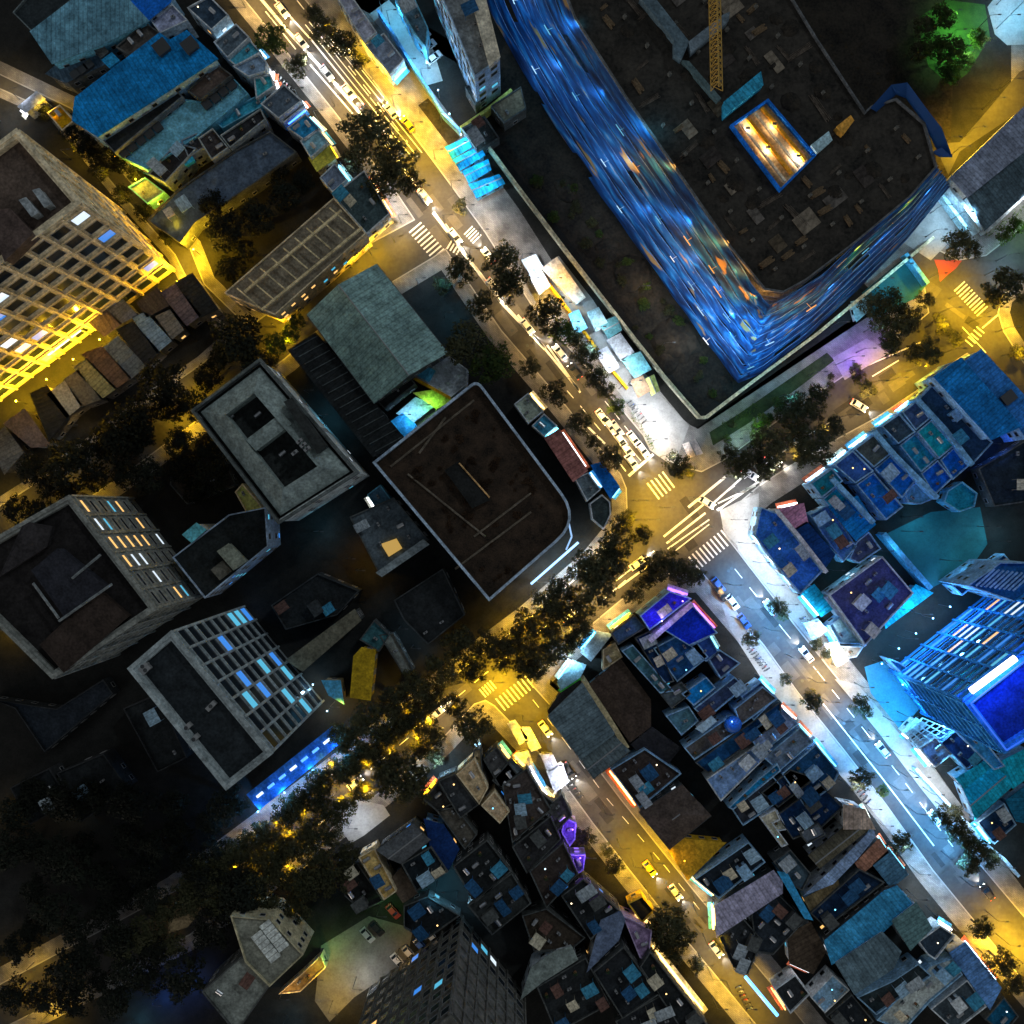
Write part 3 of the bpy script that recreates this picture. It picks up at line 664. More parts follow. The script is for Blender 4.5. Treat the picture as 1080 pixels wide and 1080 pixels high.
# ------------------------------------------------------------------ middle block
# tower with mansard ring and two light wells
pts = [(203, 433), (273, 380), (375, 498), (293, 550)]; h = 26
t, P, o = building('px', '203,433 273,380 375,498 293,550', h - 2.2, C(20, 22, 22), 'grey tower with a sloped roof ring around two dark wells', 'office_building', 'office building', C(92, 96, 96), clutter=0, maxw=36, lit=('white', 'cyan'), litp=.15, par=2.2)
Q = ccw([G(x, y, h)[:2] for x, y in pts]); i1 = inset(Q, 1.); i2 = inset(Q, 5.6)
m_ring = C(60, 67, 66)
b = MB()
for k in range(4):
    j = (k + 1) % 4; b.quad([(*i1[k], h - 1.6), (*i1[j], h - 1.6), (*i2[j], h + 1.2), (*i2[k], h + 1.2)]); b.quad([(*i2[k], h + 1.2), (*i2[j], h + 1.2), (*i2[j], h - 3), (*i2[k], h - 3)])
obj('mansard_roof', b.mesh('mansard_roof', m_ring, o), t)
b = MB(); b.ring(inset(Q, -.5), inset(Q, .1), h - 2.1, h - .6, 0, h - 2.1); obj('cornice', b.mesh('cornice', C(40, 44, 44), o), t)
roofblock(t, o, 'px', '260,464 297,436 307,447 270,475', h - 2.9, h + .8, m_ring)
roofblock(t, o, 'px', '300,424 308,420 344,470 335,478', h - 2.9, h + 1.9, C(20, 22, 22))
for x, y in ((318, 466), (322, 470), (326, 474), (313, 478)):
    g = G(x, y, h); obj('air_conditioner', ME_AC, t, (g[0] - o[0], g[1] - o[1], h + 1.4), (0, 0, R(40)), (1.7, 1.7, 1.4))
for x, y in ((243, 440), (272, 437), (298, 478)):
    g = G(x, y, h - 3); obj('water_tank', ME_TANK, t, (g[0] - o[0], g[1] - o[1], h - 3 - .9 - .14), (0, 0, R(40)))
# grey gabled hall
building('b2', '215,240 490,40 772,392 482,592', 11, MET(60, 76, 74), 'big grey-green gabled hall roof left of the avenue', 'hall', 'hall', W_DARK, 'gable', rise=5)
t, P, o = building('b2', '138,385 242,318 600,742 478,812', 9, MET(13, 15, 16), 'long black ribbed roof between the grey tower and the gabled hall', 'hall', 'hall', W_DARK, 'shed')
for i in range(15):
    f = i / 14; a = (270 + (150 + f * 335) * .2593, 270 + (380 + f * 415) * .2593); c2 = (270 + (250 + f * 345) * .2593, 270 + (325 + f * 410) * .2593)
    b = MB(); b.tube(G(*a, 9.35), G(*c2, 9.35), .14, n=4); obj('roof_rib', b.mesh('roof_rib', C(34, 38, 39), o), t)
building('b2', '492,590 610,478 650,520 522,622', 7, C(14, 16, 17), 'small black annex at the lower end of the gabled hall', 'annex', 'annex', W_DARK, clutter=1)
building('b2', '642,490 775,398 862,462 858,522 792,575', 5, C(82, 88, 92), 'pale concrete terrace below the gabled hall, stained', 'terrace_house', 'house', W_WHITE, clutter=1)
building('b2', '650,560 745,545 790,585 735,618', 4.4, C(118, 122, 52), 'yellow-green patched roof beside a blue-lit court', 'shed', 'shed', W_TAN, 'shed')
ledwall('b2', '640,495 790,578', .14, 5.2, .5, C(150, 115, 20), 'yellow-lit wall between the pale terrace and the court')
building('b2', '545,682 595,645 648,690 600,735', 3.6, C(30, 100, 140), 'small blue-white stall roof in the lit court', 'stall', 'stall', W_WHITE, 'shed')
building('b2', '580,640 650,580 720,610 640,672', 3.2, C(70, 90, 95), 'grey-teal lean-to roof at the upper side of the lit court', 'stall', 'stall', W_WHITE, 'shed')
# roof garden building with rounded corners
def rounded(pts, rad, m=6):
    out = []
    n = len(pts)
    for i in range(n):
        a, b_, c_ = Vector(pts[i - 1]), Vector(pts[i]), Vector(pts[(i + 1) % n]); r = rad[i]
        if r == 0: out.append(tuple(b_)); continue
        p, q = b_ + (a - b_).normalized() * r, b_ + (c_ - b_).normalized() * r
        for k in range(m + 1):
            f = k / m; out.append(tuple(p * (1 - f) ** 2 + b_ * 2 * f * (1 - f) + q * f * f))
    return out
rp = rounded([(395, 488), (503, 402), (612, 548), (516, 632)], (0, 8, 34, 0))
t, P, o = building('px', ' '.join('%.1f,%.1f' % p for p in rp), 15, ground_mat('overgrown_roof', (.009, .009, .008), (.075, .05, .034), .3, .95, .8), 'brown overgrown flat roof with one rounded corner at the crossing', 'roof_garden_building', 'office building', C(50, 54, 56), clutter=0, maxw=30, par=1.2, lit=('blue', 'warm'), litp=.1)
roofblock(t, o, 'b2', '770,872 822,838 952,990 880,1024', 13.8, 15.4, C(12, 13, 13))
b = MB(); b.tube(G(270 + 826 * .2593, 270 + 842 * .2593, 15.6), G(270 + 950 * .2593, 270 + 982 * .2593, 15.6), .2, n=6); obj('lit_edge', b.mesh('lit_edge', C(150, 120, 80), o), t)  # tan tube stands for the lit edge of the roof hut
for a, c2 in (((430, 500), (512, 566)), ((470, 440), (442, 478)), ((560, 520), (500, 566)), ((480, 600), (560, 540)), ((412, 492), (500, 422))):
    b = MB(); b.tube(G(*a, 14), G(*c2, 14), .28, n=5); obj('roof_pipe', b.mesh('roof_pipe', C(46, 42, 36), o), t)
q = inset(P, -.35); b = MB(); b.ring(q, inset(P, .25), 15.003, 15.35, 0, 15.003); obj('parapet', b.mesh('parapet', C(84, 96, 108), o), t)  # bluish parapet tone stands for light along the rim
b = MB(); g0, g1 = G(610, 572, 13.5), G(560, 616, 13.5)
b.tube(g0, g1, .3, n=6); obj('light_strip', b.mesh('light_strip', glow('rim_glow_blue', (.35, .6, 1), 2.2), o), t)
for a_, c_ in (((600, 552), (603, 566)), ((603, 566), (597, 580)), ((512, 420), (556, 482))):
    b = MB(); b.tube(G(*a_, 13.2), G(*c_, 13.2), .22, n=6); obj('light_strip', b.mesh('light_strip', glow('rim_glow_blue', (.35, .6, 1), 1.), o), t)  # glowing tubes added for the blue-white light on the rim
# row between the roof garden and the avenue
building('b3', '8,602 66,556 130,630 66,682', 5, C(82, 88, 80), 'stone-grey flat roof between roof garden and avenue', wall=W_WHITE, clutter=2)
building('b3', '80,690 130,640 185,690 130,735', 4, C(40, 90, 110), 'low teal and white roof above the maroon roof', wall=W_WHITE, sign=(620, 450, CYA, 5))
building('b3', '138,742 192,710 302,872 250,912', 5, MET(82, 52, 48), 'long maroon roof beside the avenue', 'house', 'house', W_DARK, 'shed')
building('b3', '255,905 310,880 362,950 305,1000', 5, C(52, 60, 64), 'grey-blue flat roof below the maroon roof', wall=W_WHITE, clutter=2)
building('@600_420', '118,600 190,548 236,590 240,660 200,748 132,690', 4.5, C(26, 32, 32), 'dark wedge-shaped roof with a curved end at the crossing', 'kiosk', 'kiosk', W_WHITE, clutter=0)
t, P, o = building('@600_420', '135,385 185,370 282,505 238,562', 4, C(14, 110, 200), 'sky blue curved shop canopy beside the crossing', 'shop_canopy', 'canopy', W_WHITE, 'shed', sign=(672, 515, CYA, 4))
# ------------------------------------------------------------------ dark middle-left blocks
t, P, o = building('c2', '380,20 560,-60 700,112 500,250', 8, C(38, 44, 48), 'cluttered grey roof with a lit yellow skylight', 'house', 'house', W_DARK, clutter=6)
g = PX('c2', '508,130 570,108 594,148 540,182'); b = MB(); b.prism(ccw([G(x, y, 8.2)[:2] for x, y in g]), 7.4, 8.2); obj('skylight', b.mesh('skylight', glow('skylight_glow', (1, .6, .12), .5), o), t)
roofblock(t, o, 'c2', '490,247 680,112 702,132 512,262', 7.3, 8.8, C(62, 68, 70))
t, P, o = building('b2', '452,970 505,930 580,1030 600,1060 520,1080', 5, C(40, 60, 72), 'white and teal lit court roof beside the roof garden', 'house', 'house', W_CYAN, clutter=2, sign=(385, 530, WHI, 4))
t, P, o = building('c2', '130,602 400,402 422,440 190,642', 9, C(48, 46, 38), 'long dull brown roof strip above the glass-fronted tower', 'hall', 'hall', W_DARK, 'shed')
building('c2', '402,588 432,555 482,566 462,760 388,750', 8, C(82, 66, 8), 'mustard yellow tall flat roof by the dark trees', 'house', 'house', C(80, 66, 20), 'shed')
building('c2', '275,690 340,690 352,772 300,742', 6, C(60, 120, 150), 'small pale blue roof left of the mustard one', 'house', 'house', W_TAN, 'shed')
building('c2', '500,500 560,490 642,640 600,662', 4, C(54, 54, 50), 'dim stone wedge roof right of the mustard roof', 'house', 'house', W_DARK, clutter=1)
building('c2', '420,520 480,440 545,500 500,570', 4.5, C(26, 50, 54), 'dark teal yard roof above the mustard roof', 'house', 'house', W_DARK, clutter=3)
building('c2', '250,250 420,320 330,420 120,480 60,380', 6, C(13, 15, 16), 'black flat roof in the unlit middle yard', 'hall', 'hall', C(24, 26, 27), clutter=3)
building('c2', '560,360 760,230 850,420 700,540 600,440', 7, C(13, 15, 16), 'black flat roof ringed by little lights', 'hall', 'hall', C(24, 26, 27), clutter=2)
# annex below the grey tower
t, P, o = building('c1', '700,185 930,10 1080,-20 1090,140 832,352', 14, C(13, 16, 17), 'black flat roof annex below the grey tower, pale rim', 'office_annex', 'office building', C(78, 90, 104), clutter=0, maxw=26, lit=('cyan', 'blue'), litp=.25)
roofblock(t, o, 'c1', '885,160 930,130 1000,200 950,235', 13.3, 16, C(60, 64, 58)); roofblock(t, o, 'c1', '860,235 905,200 940,240 895,275', 13.3, 14.6, C(46, 46, 42))
building('c1', '750,92 800,50 832,72 780,118', 15, C(50, 98, 108), 'small teal roof at the upper corner of the black annex', 'roof_house', 'house', W_WHITE, 'shed')
building('b1', '955,960 985,925 1050,1000 1075,1040 1010,1060', 10, C(88, 90, 52), 'olive-lit flat roof beside the grey tower', 'house', 'house', W_TAN, clutter=1)
building('b1', '700,850 900,800 960,930 760,1010 690,930', 4, C(26, 24, 22), 'dark brown yard roof between the trees and the grey tower', 'house', 'house', W_DARK, clutter=2)
# brown-roofed office with lit window rows
t, P, o = facade_tower([(73, 524), (164, 642), (56, 714), (-60, 600)], 38, C(13, 12, 12), 'brown-black roofed office with orange and blue lit windows', C(58, 60, 58), ('warm', 'warm', 'warm', 'cyan', 'white'), .33, 7, 5.2, (.62, 1.3), None, seed=11)
roofblock(t, o, 'c1', '130,238 235,150 425,302 268,432', 36.4, 39.5, C(16, 17, 21)); roofblock(t, o, 'c1', '165,540 270,440 410,330 520,425 260,650', 36.4, 38.8, C(20, 16, 14)); roofblock(t, o, 'c1', '0,260 190,140 210,60 100,40', 36.4, 38.2, C(19, 18, 19))
for a, c2 in (((62, 655), (118, 616)), ((35, 615), (62, 652)), ((76, 610), (106, 585))):
    b = MB(); b.tube(G(*a, 40.2), G(*c2, 40.2), .3, n=5); obj('roof_pipe', b.mesh('roof_pipe', C(50, 54, 56), o), t)
# glass-fronted tower with a dark roof
t, P, o = facade_tower([(137, 705), (181, 667), (286, 794), (239, 831)], 56, C(14, 17, 19), 'tall tower with black roof and blue-lit gridded glass front', C(66, 72, 74), ('cyan', 'blue', 'cyan'), .13, 9, 4.4, (.86, 4.7), None, seed=5)
for x, y in ((150, 703), (153, 707), (196, 768), (204, 780), (222, 745)):
    g = G(x, y, 56); obj('air_conditioner', ME_AC, t, (g[0] - o[0], g[1] - o[1], 54.3), (0, 0, .8), (2.4, 2.4, 2))
for x, y, pw in ((272, 856, 3500), (300, 836, 3500), (330, 812, 3500), (358, 790, 3500)): wall_lamp(t, o, x, y, 5, (.08, .4, 1.), pw * 1.2)
t2, P2, o2 = building('px', '262,838 350,768 358,783 274,852', 5, C(26, 70, 130), 'blue-lit glass entrance roof at the foot of the glass-fronted tower', 'entrance_roof', 'canopy', W_BLUE, 'shed', maxw=1)
for i_ in range(7):
    f_ = .06 + i_ * .14; a_ = (268 + (352 - 268) * f_, 843 - (843 - 776) * f_); b = MB(); b.tube(G(a_[0] - 2, a_[1] + 1.6, 5.5), G(a_[0] + 4, a_[1] - 3.2, 5.5), .45, n=4)
    obj('skylight', b.mesh('skylight', glow('skylight_blue', (.1, .4, 1.) if i_ % 3 else (.7, .85, 1.), 1.6), o2), t2)
for x, y, pw in ((330, 722, 700), (345, 750, 900), (322, 700, 500)): wall_lamp(t, o, x, y, 4, ICE, pw)
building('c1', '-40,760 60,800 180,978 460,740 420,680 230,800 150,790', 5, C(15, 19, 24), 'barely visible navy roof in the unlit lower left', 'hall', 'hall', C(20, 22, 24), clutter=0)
for p, l in (('a 40,820 250,690 330,860 120,1000', 0), ):
    pass
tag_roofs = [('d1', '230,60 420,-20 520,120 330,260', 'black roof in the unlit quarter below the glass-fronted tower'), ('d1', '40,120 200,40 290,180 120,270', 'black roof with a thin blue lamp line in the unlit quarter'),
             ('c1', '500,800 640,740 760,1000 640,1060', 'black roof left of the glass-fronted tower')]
for z, p, l in tag_roofs: building(z, p, 7, C(12, 14, 15), l, 'hall', 'hall', C(18, 19, 20), clutter=2, maxw=4)  # darkness of the unlit quarter put into roof and wall colours
building('d1', '685,620 720,612 830,600 760,680 692,702', 6, C(66, 56, 40), 'small tan kite-shaped roof in the dark park', 'pavilion', 'pavilion', W_TAN, 'shed')
# ------------------------------------------------------------------ south-west block
SW = 'dark roofs south-west of the tree-covered street'
L = [('d2', '815,66 890,-2 945,120 908,188', 9, C(112, 98, 76), 'long tan roof, upper of the tan pair', W_TAN, 'flat'),
     ('d2', '915,192 970,132 1032,216 992,266', 9, C(104, 90, 72), 'tan roof with a lavender edge, lower of the tan pair', W_TAN, 'flat'),
     ('d2', '738,92 808,62 905,190 830,245', 8, C(24, 26, 28), 'near-black roof left of the tan pair', W_DARK, 'flat'),
     ('d2', '735,215 800,180 900,310 850,372', 7, C(40, 38, 34), 'mottled brown-grey roof below the near-black one', W_DARK, 'flat'),
     ('d2', '680,170 738,100 820,200 735,215', 7, C(20, 20, 20), 'black corner roof by the street trees', W_DARK, 'flat'),
     ('d2', '690,252 760,272 822,368 782,445 722,400', 7, C(4, 20, 48), 'midnight blue roof among the dark roofs', W_BLUE, 'shed'),
     ('d2', '500,372 640,272 702,330 590,422', 8, C(38, 40, 42), 'charcoal roof with faint ribs right of the tan house', W_DARK, 'gable'),
     ('d2', '590,430 712,358 782,462 652,542', 8, C(10, 14, 17), 'black roof below the ribbed charcoal one', W_DARK, 'flat'),
     ('d2', '416,402 482,365 572,540 520,578', 7, C(108, 92, 56), 'mustard-tan narrow house beside the pale court', W_TAN, 'flat'),
     ('d2', '330,430 412,425 520,580 430,622 360,560', 5, C(14, 15, 15), 'black low roof left of the mustard-tan house', W_DARK, 'flat'),
     ('d2', '545,500 590,450 652,545 600,580', 5, C(40, 34, 28), 'small brown lean-to right of the mustard-tan house', W_DARK, 'shed'),
     ('d2', '800,440 940,330 1040,460 890,590', 8, C(13, 15, 16), 'black roof by the cyan yard lamps', W_DARK, 'flat'),
     ('d2', '860,600 1040,465 1120,590 960,720', 8, C(20, 22, 22), 'black roof with a pale square parapet', W_DARK, 'flat'),
     ('d2', '960,90 1040,0 1100,60 1050,170', 7, C(58, 66, 70), 'grey roof with condensers left of the white awnings', W_DARK, 'flat'),
     ('d2', '600,600 700,560 830,640 690,740 600,690', 5, C(11, 14, 16), 'black flat roof above the lit parking yard', W_DARK, 'flat'),
     ('d3', '-40,110 60,40 160,210 0,345', 8, C(34, 30, 28), 'brown-black roof left of the violet shop fronts', W_DARK, 'flat'),
     ('d3', '0,360 158,232 200,330 60,470', 8, C(22, 22, 23), 'black roof with pale ridge wall left of the violet shop fronts', W_DARK, 'flat'),
     ('d3', '70,460 210,340 270,470 140,610', 9, C(26, 22, 20), 'rust-black roof just below the violet shop fronts', W_DARK, 'flat'),
     ('d3', '200,560 290,490 440,620 400,650 320,740', 8, C(15, 17, 18), 'black roof with pale parapet lines facing the yellow lamps', W_DARK, 'flat'),
     ('d3', '40,640 140,610 300,730 240,780 90,790', 7, C(26, 22, 18), 'dark rust roof with a stair hut', W_DARK, 'flat'),
     ('d3', '40,972 82,852 170,790 240,768 262,815 120,905', 8, C(60, 66, 64), 'pale grey curved roof among the black roofs', W_WHITE, 'shed'),
     ('d3', '310,858 365,660 440,625 455,655 430,735', 8, C(44, 52, 66), 'blue-grey slanted roof by the street bend', W_WHITE, 'shed'),
     ('d3', '330,870 455,765 600,960 450,1060', 9, C(14, 16, 18), 'black roof with thin pale parapet, larger of the bottom pair', W_DARK, 'flat'),
     ('d3', '520,850 562,785 800,1090 700,1120', 9, C(13, 15, 16), 'long black roof strip beside the lower yellow street', W_DARK, 'flat'),
     ('d3', '100,930 300,810 400,1000 180,1120', 8, C(15, 17, 18), 'black roof with pipes near the bottom edge', W_DARK, 'flat'),
     ('d3', '420,1070 610,960 700,1090 480,1180', 8, C(16, 18, 20), 'black roof cut by the bottom edge, right of the piped one', W_DARK, 'flat')]
for z, p, h, m, l, w, st in L: building(z, p, h, m, l, wall=w, style=st, group=SW, lit=('warm', 'cyan', 'blue'), litp=.12, rise=1.2)
# violet-lit shop fronts on the street side
for p, l in (('200,300 215,240 262,262 258,330 235,360', 'violet-lit shop house, upper of the two violet fronts'), ('232,392 300,392 292,455 268,470', 'violet-lit shop house, lower of the two violet fronts')):
    t, P, o = building('d3', p, 6, C(46, 36, 70), l, 'shop_house', 'shop', C(90, 84, 120), 'flat', clutter=2, lit=('violet',), litp=.85, wsp=1.7, floor=2.4, allfaces=True)
    wall_lamp(t, o, *((604, 875) if 'upper' in l else (612, 905)), 7.5, PUR, 800)
building('d3', '450,640 500,660 570,700 555,830 520,812', 7, C(74, 62, 80), 'pale violet house front by the dark street tree', 'shop_house', 'shop', C(100, 90, 110), clutter=2)
building('d3', '470,590 530,560 580,620 530,672', 5, C(14, 14, 14), 'black roofed gatehouse ringed by yellow light', 'gatehouse', 'gatehouse', C(120, 100, 30), clutter=0)
# white awnings along the lower yellow street
AW = [('200,560 235,550 300,640 262,668', 'white awning nearest the crosswalk on the yellow street'), ('272,590 318,590 372,690 330,708', 'second white awning from the crosswalk on the yellow street'), ('385,735 445,740 470,800 425,822', 'third white awning from the crosswalk, beside the lit forecourt'),
      ('420,830 500,790 532,885 462,940', 'widest white awning on the yellow street, grimy'), ('246,730 305,720 352,850 300,880', 'grey-white awning set back behind the row')]
for p, l in AW: building('@500_660', p, 3.6, C(96, 98, 108), l, 'shop_awning', 'awning', W_WHITE, 'shed')
for p, l in (('0,705 38,700 60,960 -60,1000', 'tan flat roof at the corner of the yellow street'), ('50,760 130,690 250,850 150,930', 'black roof behind the white awnings'), ('160,930 250,860 330,980 250,1040', 'slate roof with cyan light behind the white awnings'), ('260,985 350,930 460,1010 380,1110', 'brown-black roof at the end of the white awnings'), ('370,1080 500,960 560,1080 470,1180', 'narrow grey roof beside the lit lane of the yellow street')):
    building('@500_660', p, 7, C(34, 34, 34) if 'tan' not in l else C(96, 86, 66), l, wall=W_DARK, group=SW)
# office at lower left
t, P, o = building('d2', '-105,640 60,655 192,800 55,930 -45,830', 14, C(60, 61, 55), 'olive-grey office roof with a row of white vents', 'office_building', 'office building', C(86, 82, 66), clutter=0)
for i in range(6):
    f = i / 5
    for k in range(2): vents(t, o, 'd2', '%d,%d' % (5 + f * 70 + k * 34, 720 + f * 90 - k * 44), 13.3, (2.6, .9, .8), 'skylight', C(110, 114, 112), R(38))
building('d1', '820,950 1000,790 1115,900 960,1120', 13, C(58, 61, 58), 'pale grey office roof with a black well at the bottom left', 'office_building', 'office building', W_DARK, clutter=2)
building('d2', '90,960 180,880 265,800 285,850 180,950', 4, C(60, 50, 34), 'low tan shed with lamps beside the parking yard', 'shed', 'shed', W_TAN, clutter=3)
# striped tower cut by the bottom edge
def gp(x, y): # roof position of a ground point for a 52 m tower
    return (540 + (x - 540) / (1 - 52 / HC), 540 + (y - 540) / (1 - 52 / HC))
t, P, o = facade_tower([gp(488, 966), gp(392, 1040), gp(450, 1120), gp(552, 1046)], 52, C(20, 20, 20), 'dark ribbed tower rising across the bottom edge', C(40, 40, 38), ('cyan', 'warm', 'white', 'blue'), .035, 9, 3.4, (.7, 2.6), None, seed=9)
# ------------------------------------------------------------------ buildings on the east side of the upper avenue
building('a2', '325,-20 395,-10 492,130 440,172', 8, C(122, 124, 136), 'pale grey terrace roof with dark hatches near the top edge', 'shop_house', 'house', W_WHITE, clutter=6, sign=(425, 100, YEL, 4))
building('a2', '445,182 520,132 602,240 545,302', 7, C(68, 74, 84), 'slate grey roof between pale terrace and cyan car park', 'shop_house', 'house', W_WHITE, clutter=4, sign=(455, 120, CYA, 5))
t, P, o = building('a2', '700,-150 880,-150 992,235 890,312', 21, C(56, 60, 62), 'tall grey block with pale facade over the cyan-lit yard', 'apartment_block', 'apartment block', C(100, 120, 140), clutter=3, maxw=60, lit=('white', 'cyan', 'cyan'), litp=.25, wsz=(1.8, 1.6), wsp=2.6)
roofblock(t, o, 'a2', '872,-20 930,-20 992,230 950,268', 20.3, 22.2, C(116, 112, 100), 'roof_terrace')
building('a2', '560,-20 640,-20 700,110 690,190 640,130', 9, C(44, 60, 68), 'dark teal roof strip beside the cyan-lit yard', 'house', 'house', W_CYAN, clutter=4)
building('a2', '850,352 930,312 955,372 892,425', 6, C(58, 66, 68), 'small grey roof at the foot of the tall pale block', 'house', 'house', W_DARK, clutter=1)
building('a2', '955,430 1078,350 1100,440 1010,500', 6, C(56, 50, 40), 'brown roof beside the green-lit wall', 'house', 'house', W_DARK, clutter=1)
building('a2', '835,520 930,470 990,560 900,620', 5, C(20, 22, 22), 'black roof next to the cyan market canopies', 'house', 'house', W_DARK, clutter=4)
ledwall('a2', '832,520 935,450 1040,365', .14, 4.5, .5, C(150, 155, 80), 'yellow-green-lit boundary wall below the tall pale block')  # green-yellow light is put into the wall colour
for x_, y_, p_ in ((462, 95, 1500), (474, 120, 1500), (486, 142, 1200), (450, 66, 1500), (440, 40, 1200)): wall_lamp(t, o, x_, y_, 5, ICE, p_)
ledwall('a2', '495,40 560,140 640,270 700,360 760,460 830,530', .14, 4, .4, C(70, 110, 150), 'pale blue boundary wall along the cyan-lit yard')
for p, l in (('775,600 862,560 882,590 800,640', 'cyan and white market canopy, uppermost of the four'), ('808,650 905,600 925,630 832,688', 'cyan and white market canopy, second from the top of the four'), ('845,698 940,655 950,690 868,738', 'cyan and white market canopy, third from the top of the four'), ('872,752 985,715 1005,745 900,800', 'cyan and white market canopy, lowest of the four')):
    building('a2', p, 3.6, MET(14, 90, 120), l, 'market_canopy', 'canopy', W_CYAN, 'gable', rise=.8, maxw=4)
# kiosks and stalls in the bright strip beside the hoarding
ST = [('b3', '45,20 95,0 120,45 80,75', (130, 140, 150), 'white kiosk roof at the upper end of the bright strip'), ('b3', '75,80 118,62 150,120 112,150', (150, 155, 165), 'white tent roof beside the yellow-lit tree'),
      ('b3', '128,52 182,12 292,168 262,190', (120, 114, 104), 'long beige shed roof along the hoarding wall'), ('b3', '235,240 268,225 300,290 265,310', (90, 130, 150), 'pale blue stall roof below the beige shed'),
      ('b3', '312,232 350,215 385,275 345,300', (110, 135, 140), 'grey-white stall roof against the hoarding, upper one'), ('b3', '360,275 420,250 440,300 395,330', (40, 70, 74), 'dark teal stall roof against the hoarding'),
      ('b3', '392,345 440,320 490,390 445,420', (130, 135, 140), 'grey-white stall roof against the hoarding, lower one'), ('b3', '345,395 385,375 430,450 395,470', (160, 165, 175), 'white stall roof by the street trees'),
      ('b3', '450,420 520,395 560,460 500,490', (60, 96, 100), 'teal-grey stall roof near the brown hut'), ('b3', '488,510 530,492 560,545 515,570', (74, 58, 44), 'small brown hut roof among white stalls'),
      ('b3', '545,505 575,490 595,545 570,560', (110, 112, 60), 'small olive stall roof beside the brown hut'), ('b3', '700,770 745,752 770,800 720,815', (110, 104, 100), 'pale square guard booth roof at the site corner')]
for z, p, c, l in ST: building(z, p, 3.2, C(*c), l, 'stall' if 'booth' not in l else 'guard_booth', 'stall' if 'booth' not in l else 'booth', W_WHITE, rnd.choice(('shed', 'gable')) , rise=.6, maxw=3)
ledwall('b3', '95,30 170,140 260,260 335,365 400,455 470,540', .14, 2.2, .45, C(120, 88, 12), 'ochre garden wall dividing the bright strip')
# ------------------------------------------------------------------ building site
ledwall('px', '512,150 545,195 600,268 660,345 700,396 738,440 745,440 800,398 862,352 925,300 985,250', .14, 3.2, .5, C(150, 150, 130), 'pale hoarding wall wrapping the building site corner', 'site_hoarding', 'hoarding', C(190, 182, 150))
HS = 34.
core = thing('building_under_construction', 'huge dark unfinished building wrapped in blue safety nets', 'building site', G(800, 200))
oc = G(800, 200)
top = [(575, -60), (606, 20), (660, 104), (720, 190), (770, 262), (806, 306), (826, 309), (850, 296), (905, 254), (960, 208), (988, 176), (975, 130), (945, 104), (918, 112), (912, 118), (862, 42), (800, -60)]
PT = ccw([G(x, y, HS)[:2] for x, y in top])
b = MB(); b.quad([(*p, HS - .3) for p in PT]); obj('deck', b.mesh('deck', ground_mat('raw_concrete_deck', (.008, .009, .009), (.066, .060, .052), .16, .9, .8), oc), core)
b = MB(); b.ring(PT, inset(PT, .4), HS - 1.2, HS + .5, 0, HS - .3); obj('slab_edge', b.mesh('slab_edge', C(40, 42, 44), oc), core)
pin = inset(PT, 1.2); b = MB()
b.prism(pin, .14, HS - 1.3, False); obj('core_wall', b.mesh('core_wall', C(18, 19, 20), oc), core)
for f in range(1, 9):
    b = MB(); z = f * 3.7; b.ring(inset(PT, -.2), inset(PT, 1.1), z, z + .3, 0, z); obj('floor_slab', b.mesh('floor_slab', C(60, 62, 64), oc), core)
# safety net in lifts, leaning outwards towards the foot
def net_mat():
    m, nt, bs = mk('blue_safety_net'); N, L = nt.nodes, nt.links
    # glow streaks painted into the net colour, from navy to pale blue and tan
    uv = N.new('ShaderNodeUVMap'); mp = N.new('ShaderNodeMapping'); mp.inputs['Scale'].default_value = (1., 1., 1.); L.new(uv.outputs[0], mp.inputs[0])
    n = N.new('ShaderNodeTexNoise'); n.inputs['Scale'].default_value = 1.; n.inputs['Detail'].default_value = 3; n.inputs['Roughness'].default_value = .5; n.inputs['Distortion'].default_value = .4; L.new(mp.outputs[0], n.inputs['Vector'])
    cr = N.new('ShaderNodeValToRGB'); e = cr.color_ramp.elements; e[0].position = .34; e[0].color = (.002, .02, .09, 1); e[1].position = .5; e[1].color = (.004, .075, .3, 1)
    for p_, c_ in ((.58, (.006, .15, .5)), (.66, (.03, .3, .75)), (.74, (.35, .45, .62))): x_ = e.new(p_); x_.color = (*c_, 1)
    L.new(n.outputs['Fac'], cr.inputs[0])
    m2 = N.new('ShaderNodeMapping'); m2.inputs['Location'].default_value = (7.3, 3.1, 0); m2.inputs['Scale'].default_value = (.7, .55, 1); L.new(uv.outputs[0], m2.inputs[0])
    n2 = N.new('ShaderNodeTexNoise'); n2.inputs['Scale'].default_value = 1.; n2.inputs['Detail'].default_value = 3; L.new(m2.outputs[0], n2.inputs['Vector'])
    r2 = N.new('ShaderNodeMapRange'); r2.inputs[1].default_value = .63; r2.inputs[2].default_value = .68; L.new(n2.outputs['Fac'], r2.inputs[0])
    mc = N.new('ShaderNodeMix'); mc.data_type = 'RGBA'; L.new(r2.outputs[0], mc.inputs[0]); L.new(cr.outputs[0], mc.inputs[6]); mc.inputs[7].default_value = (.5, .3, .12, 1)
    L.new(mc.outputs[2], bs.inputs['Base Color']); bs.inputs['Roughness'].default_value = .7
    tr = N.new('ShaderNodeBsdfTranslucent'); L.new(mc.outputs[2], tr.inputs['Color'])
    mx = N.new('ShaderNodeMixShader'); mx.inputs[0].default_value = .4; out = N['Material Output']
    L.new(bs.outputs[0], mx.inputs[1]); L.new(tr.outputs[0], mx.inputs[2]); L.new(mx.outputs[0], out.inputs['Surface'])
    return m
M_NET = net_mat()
ntop = [(575, -60), (606, 20), (660, 104), (720, 190), (770, 262), (798, 306), (812, 322), (832, 312), (870, 288), (905, 254), (960, 208), (990, 174)]
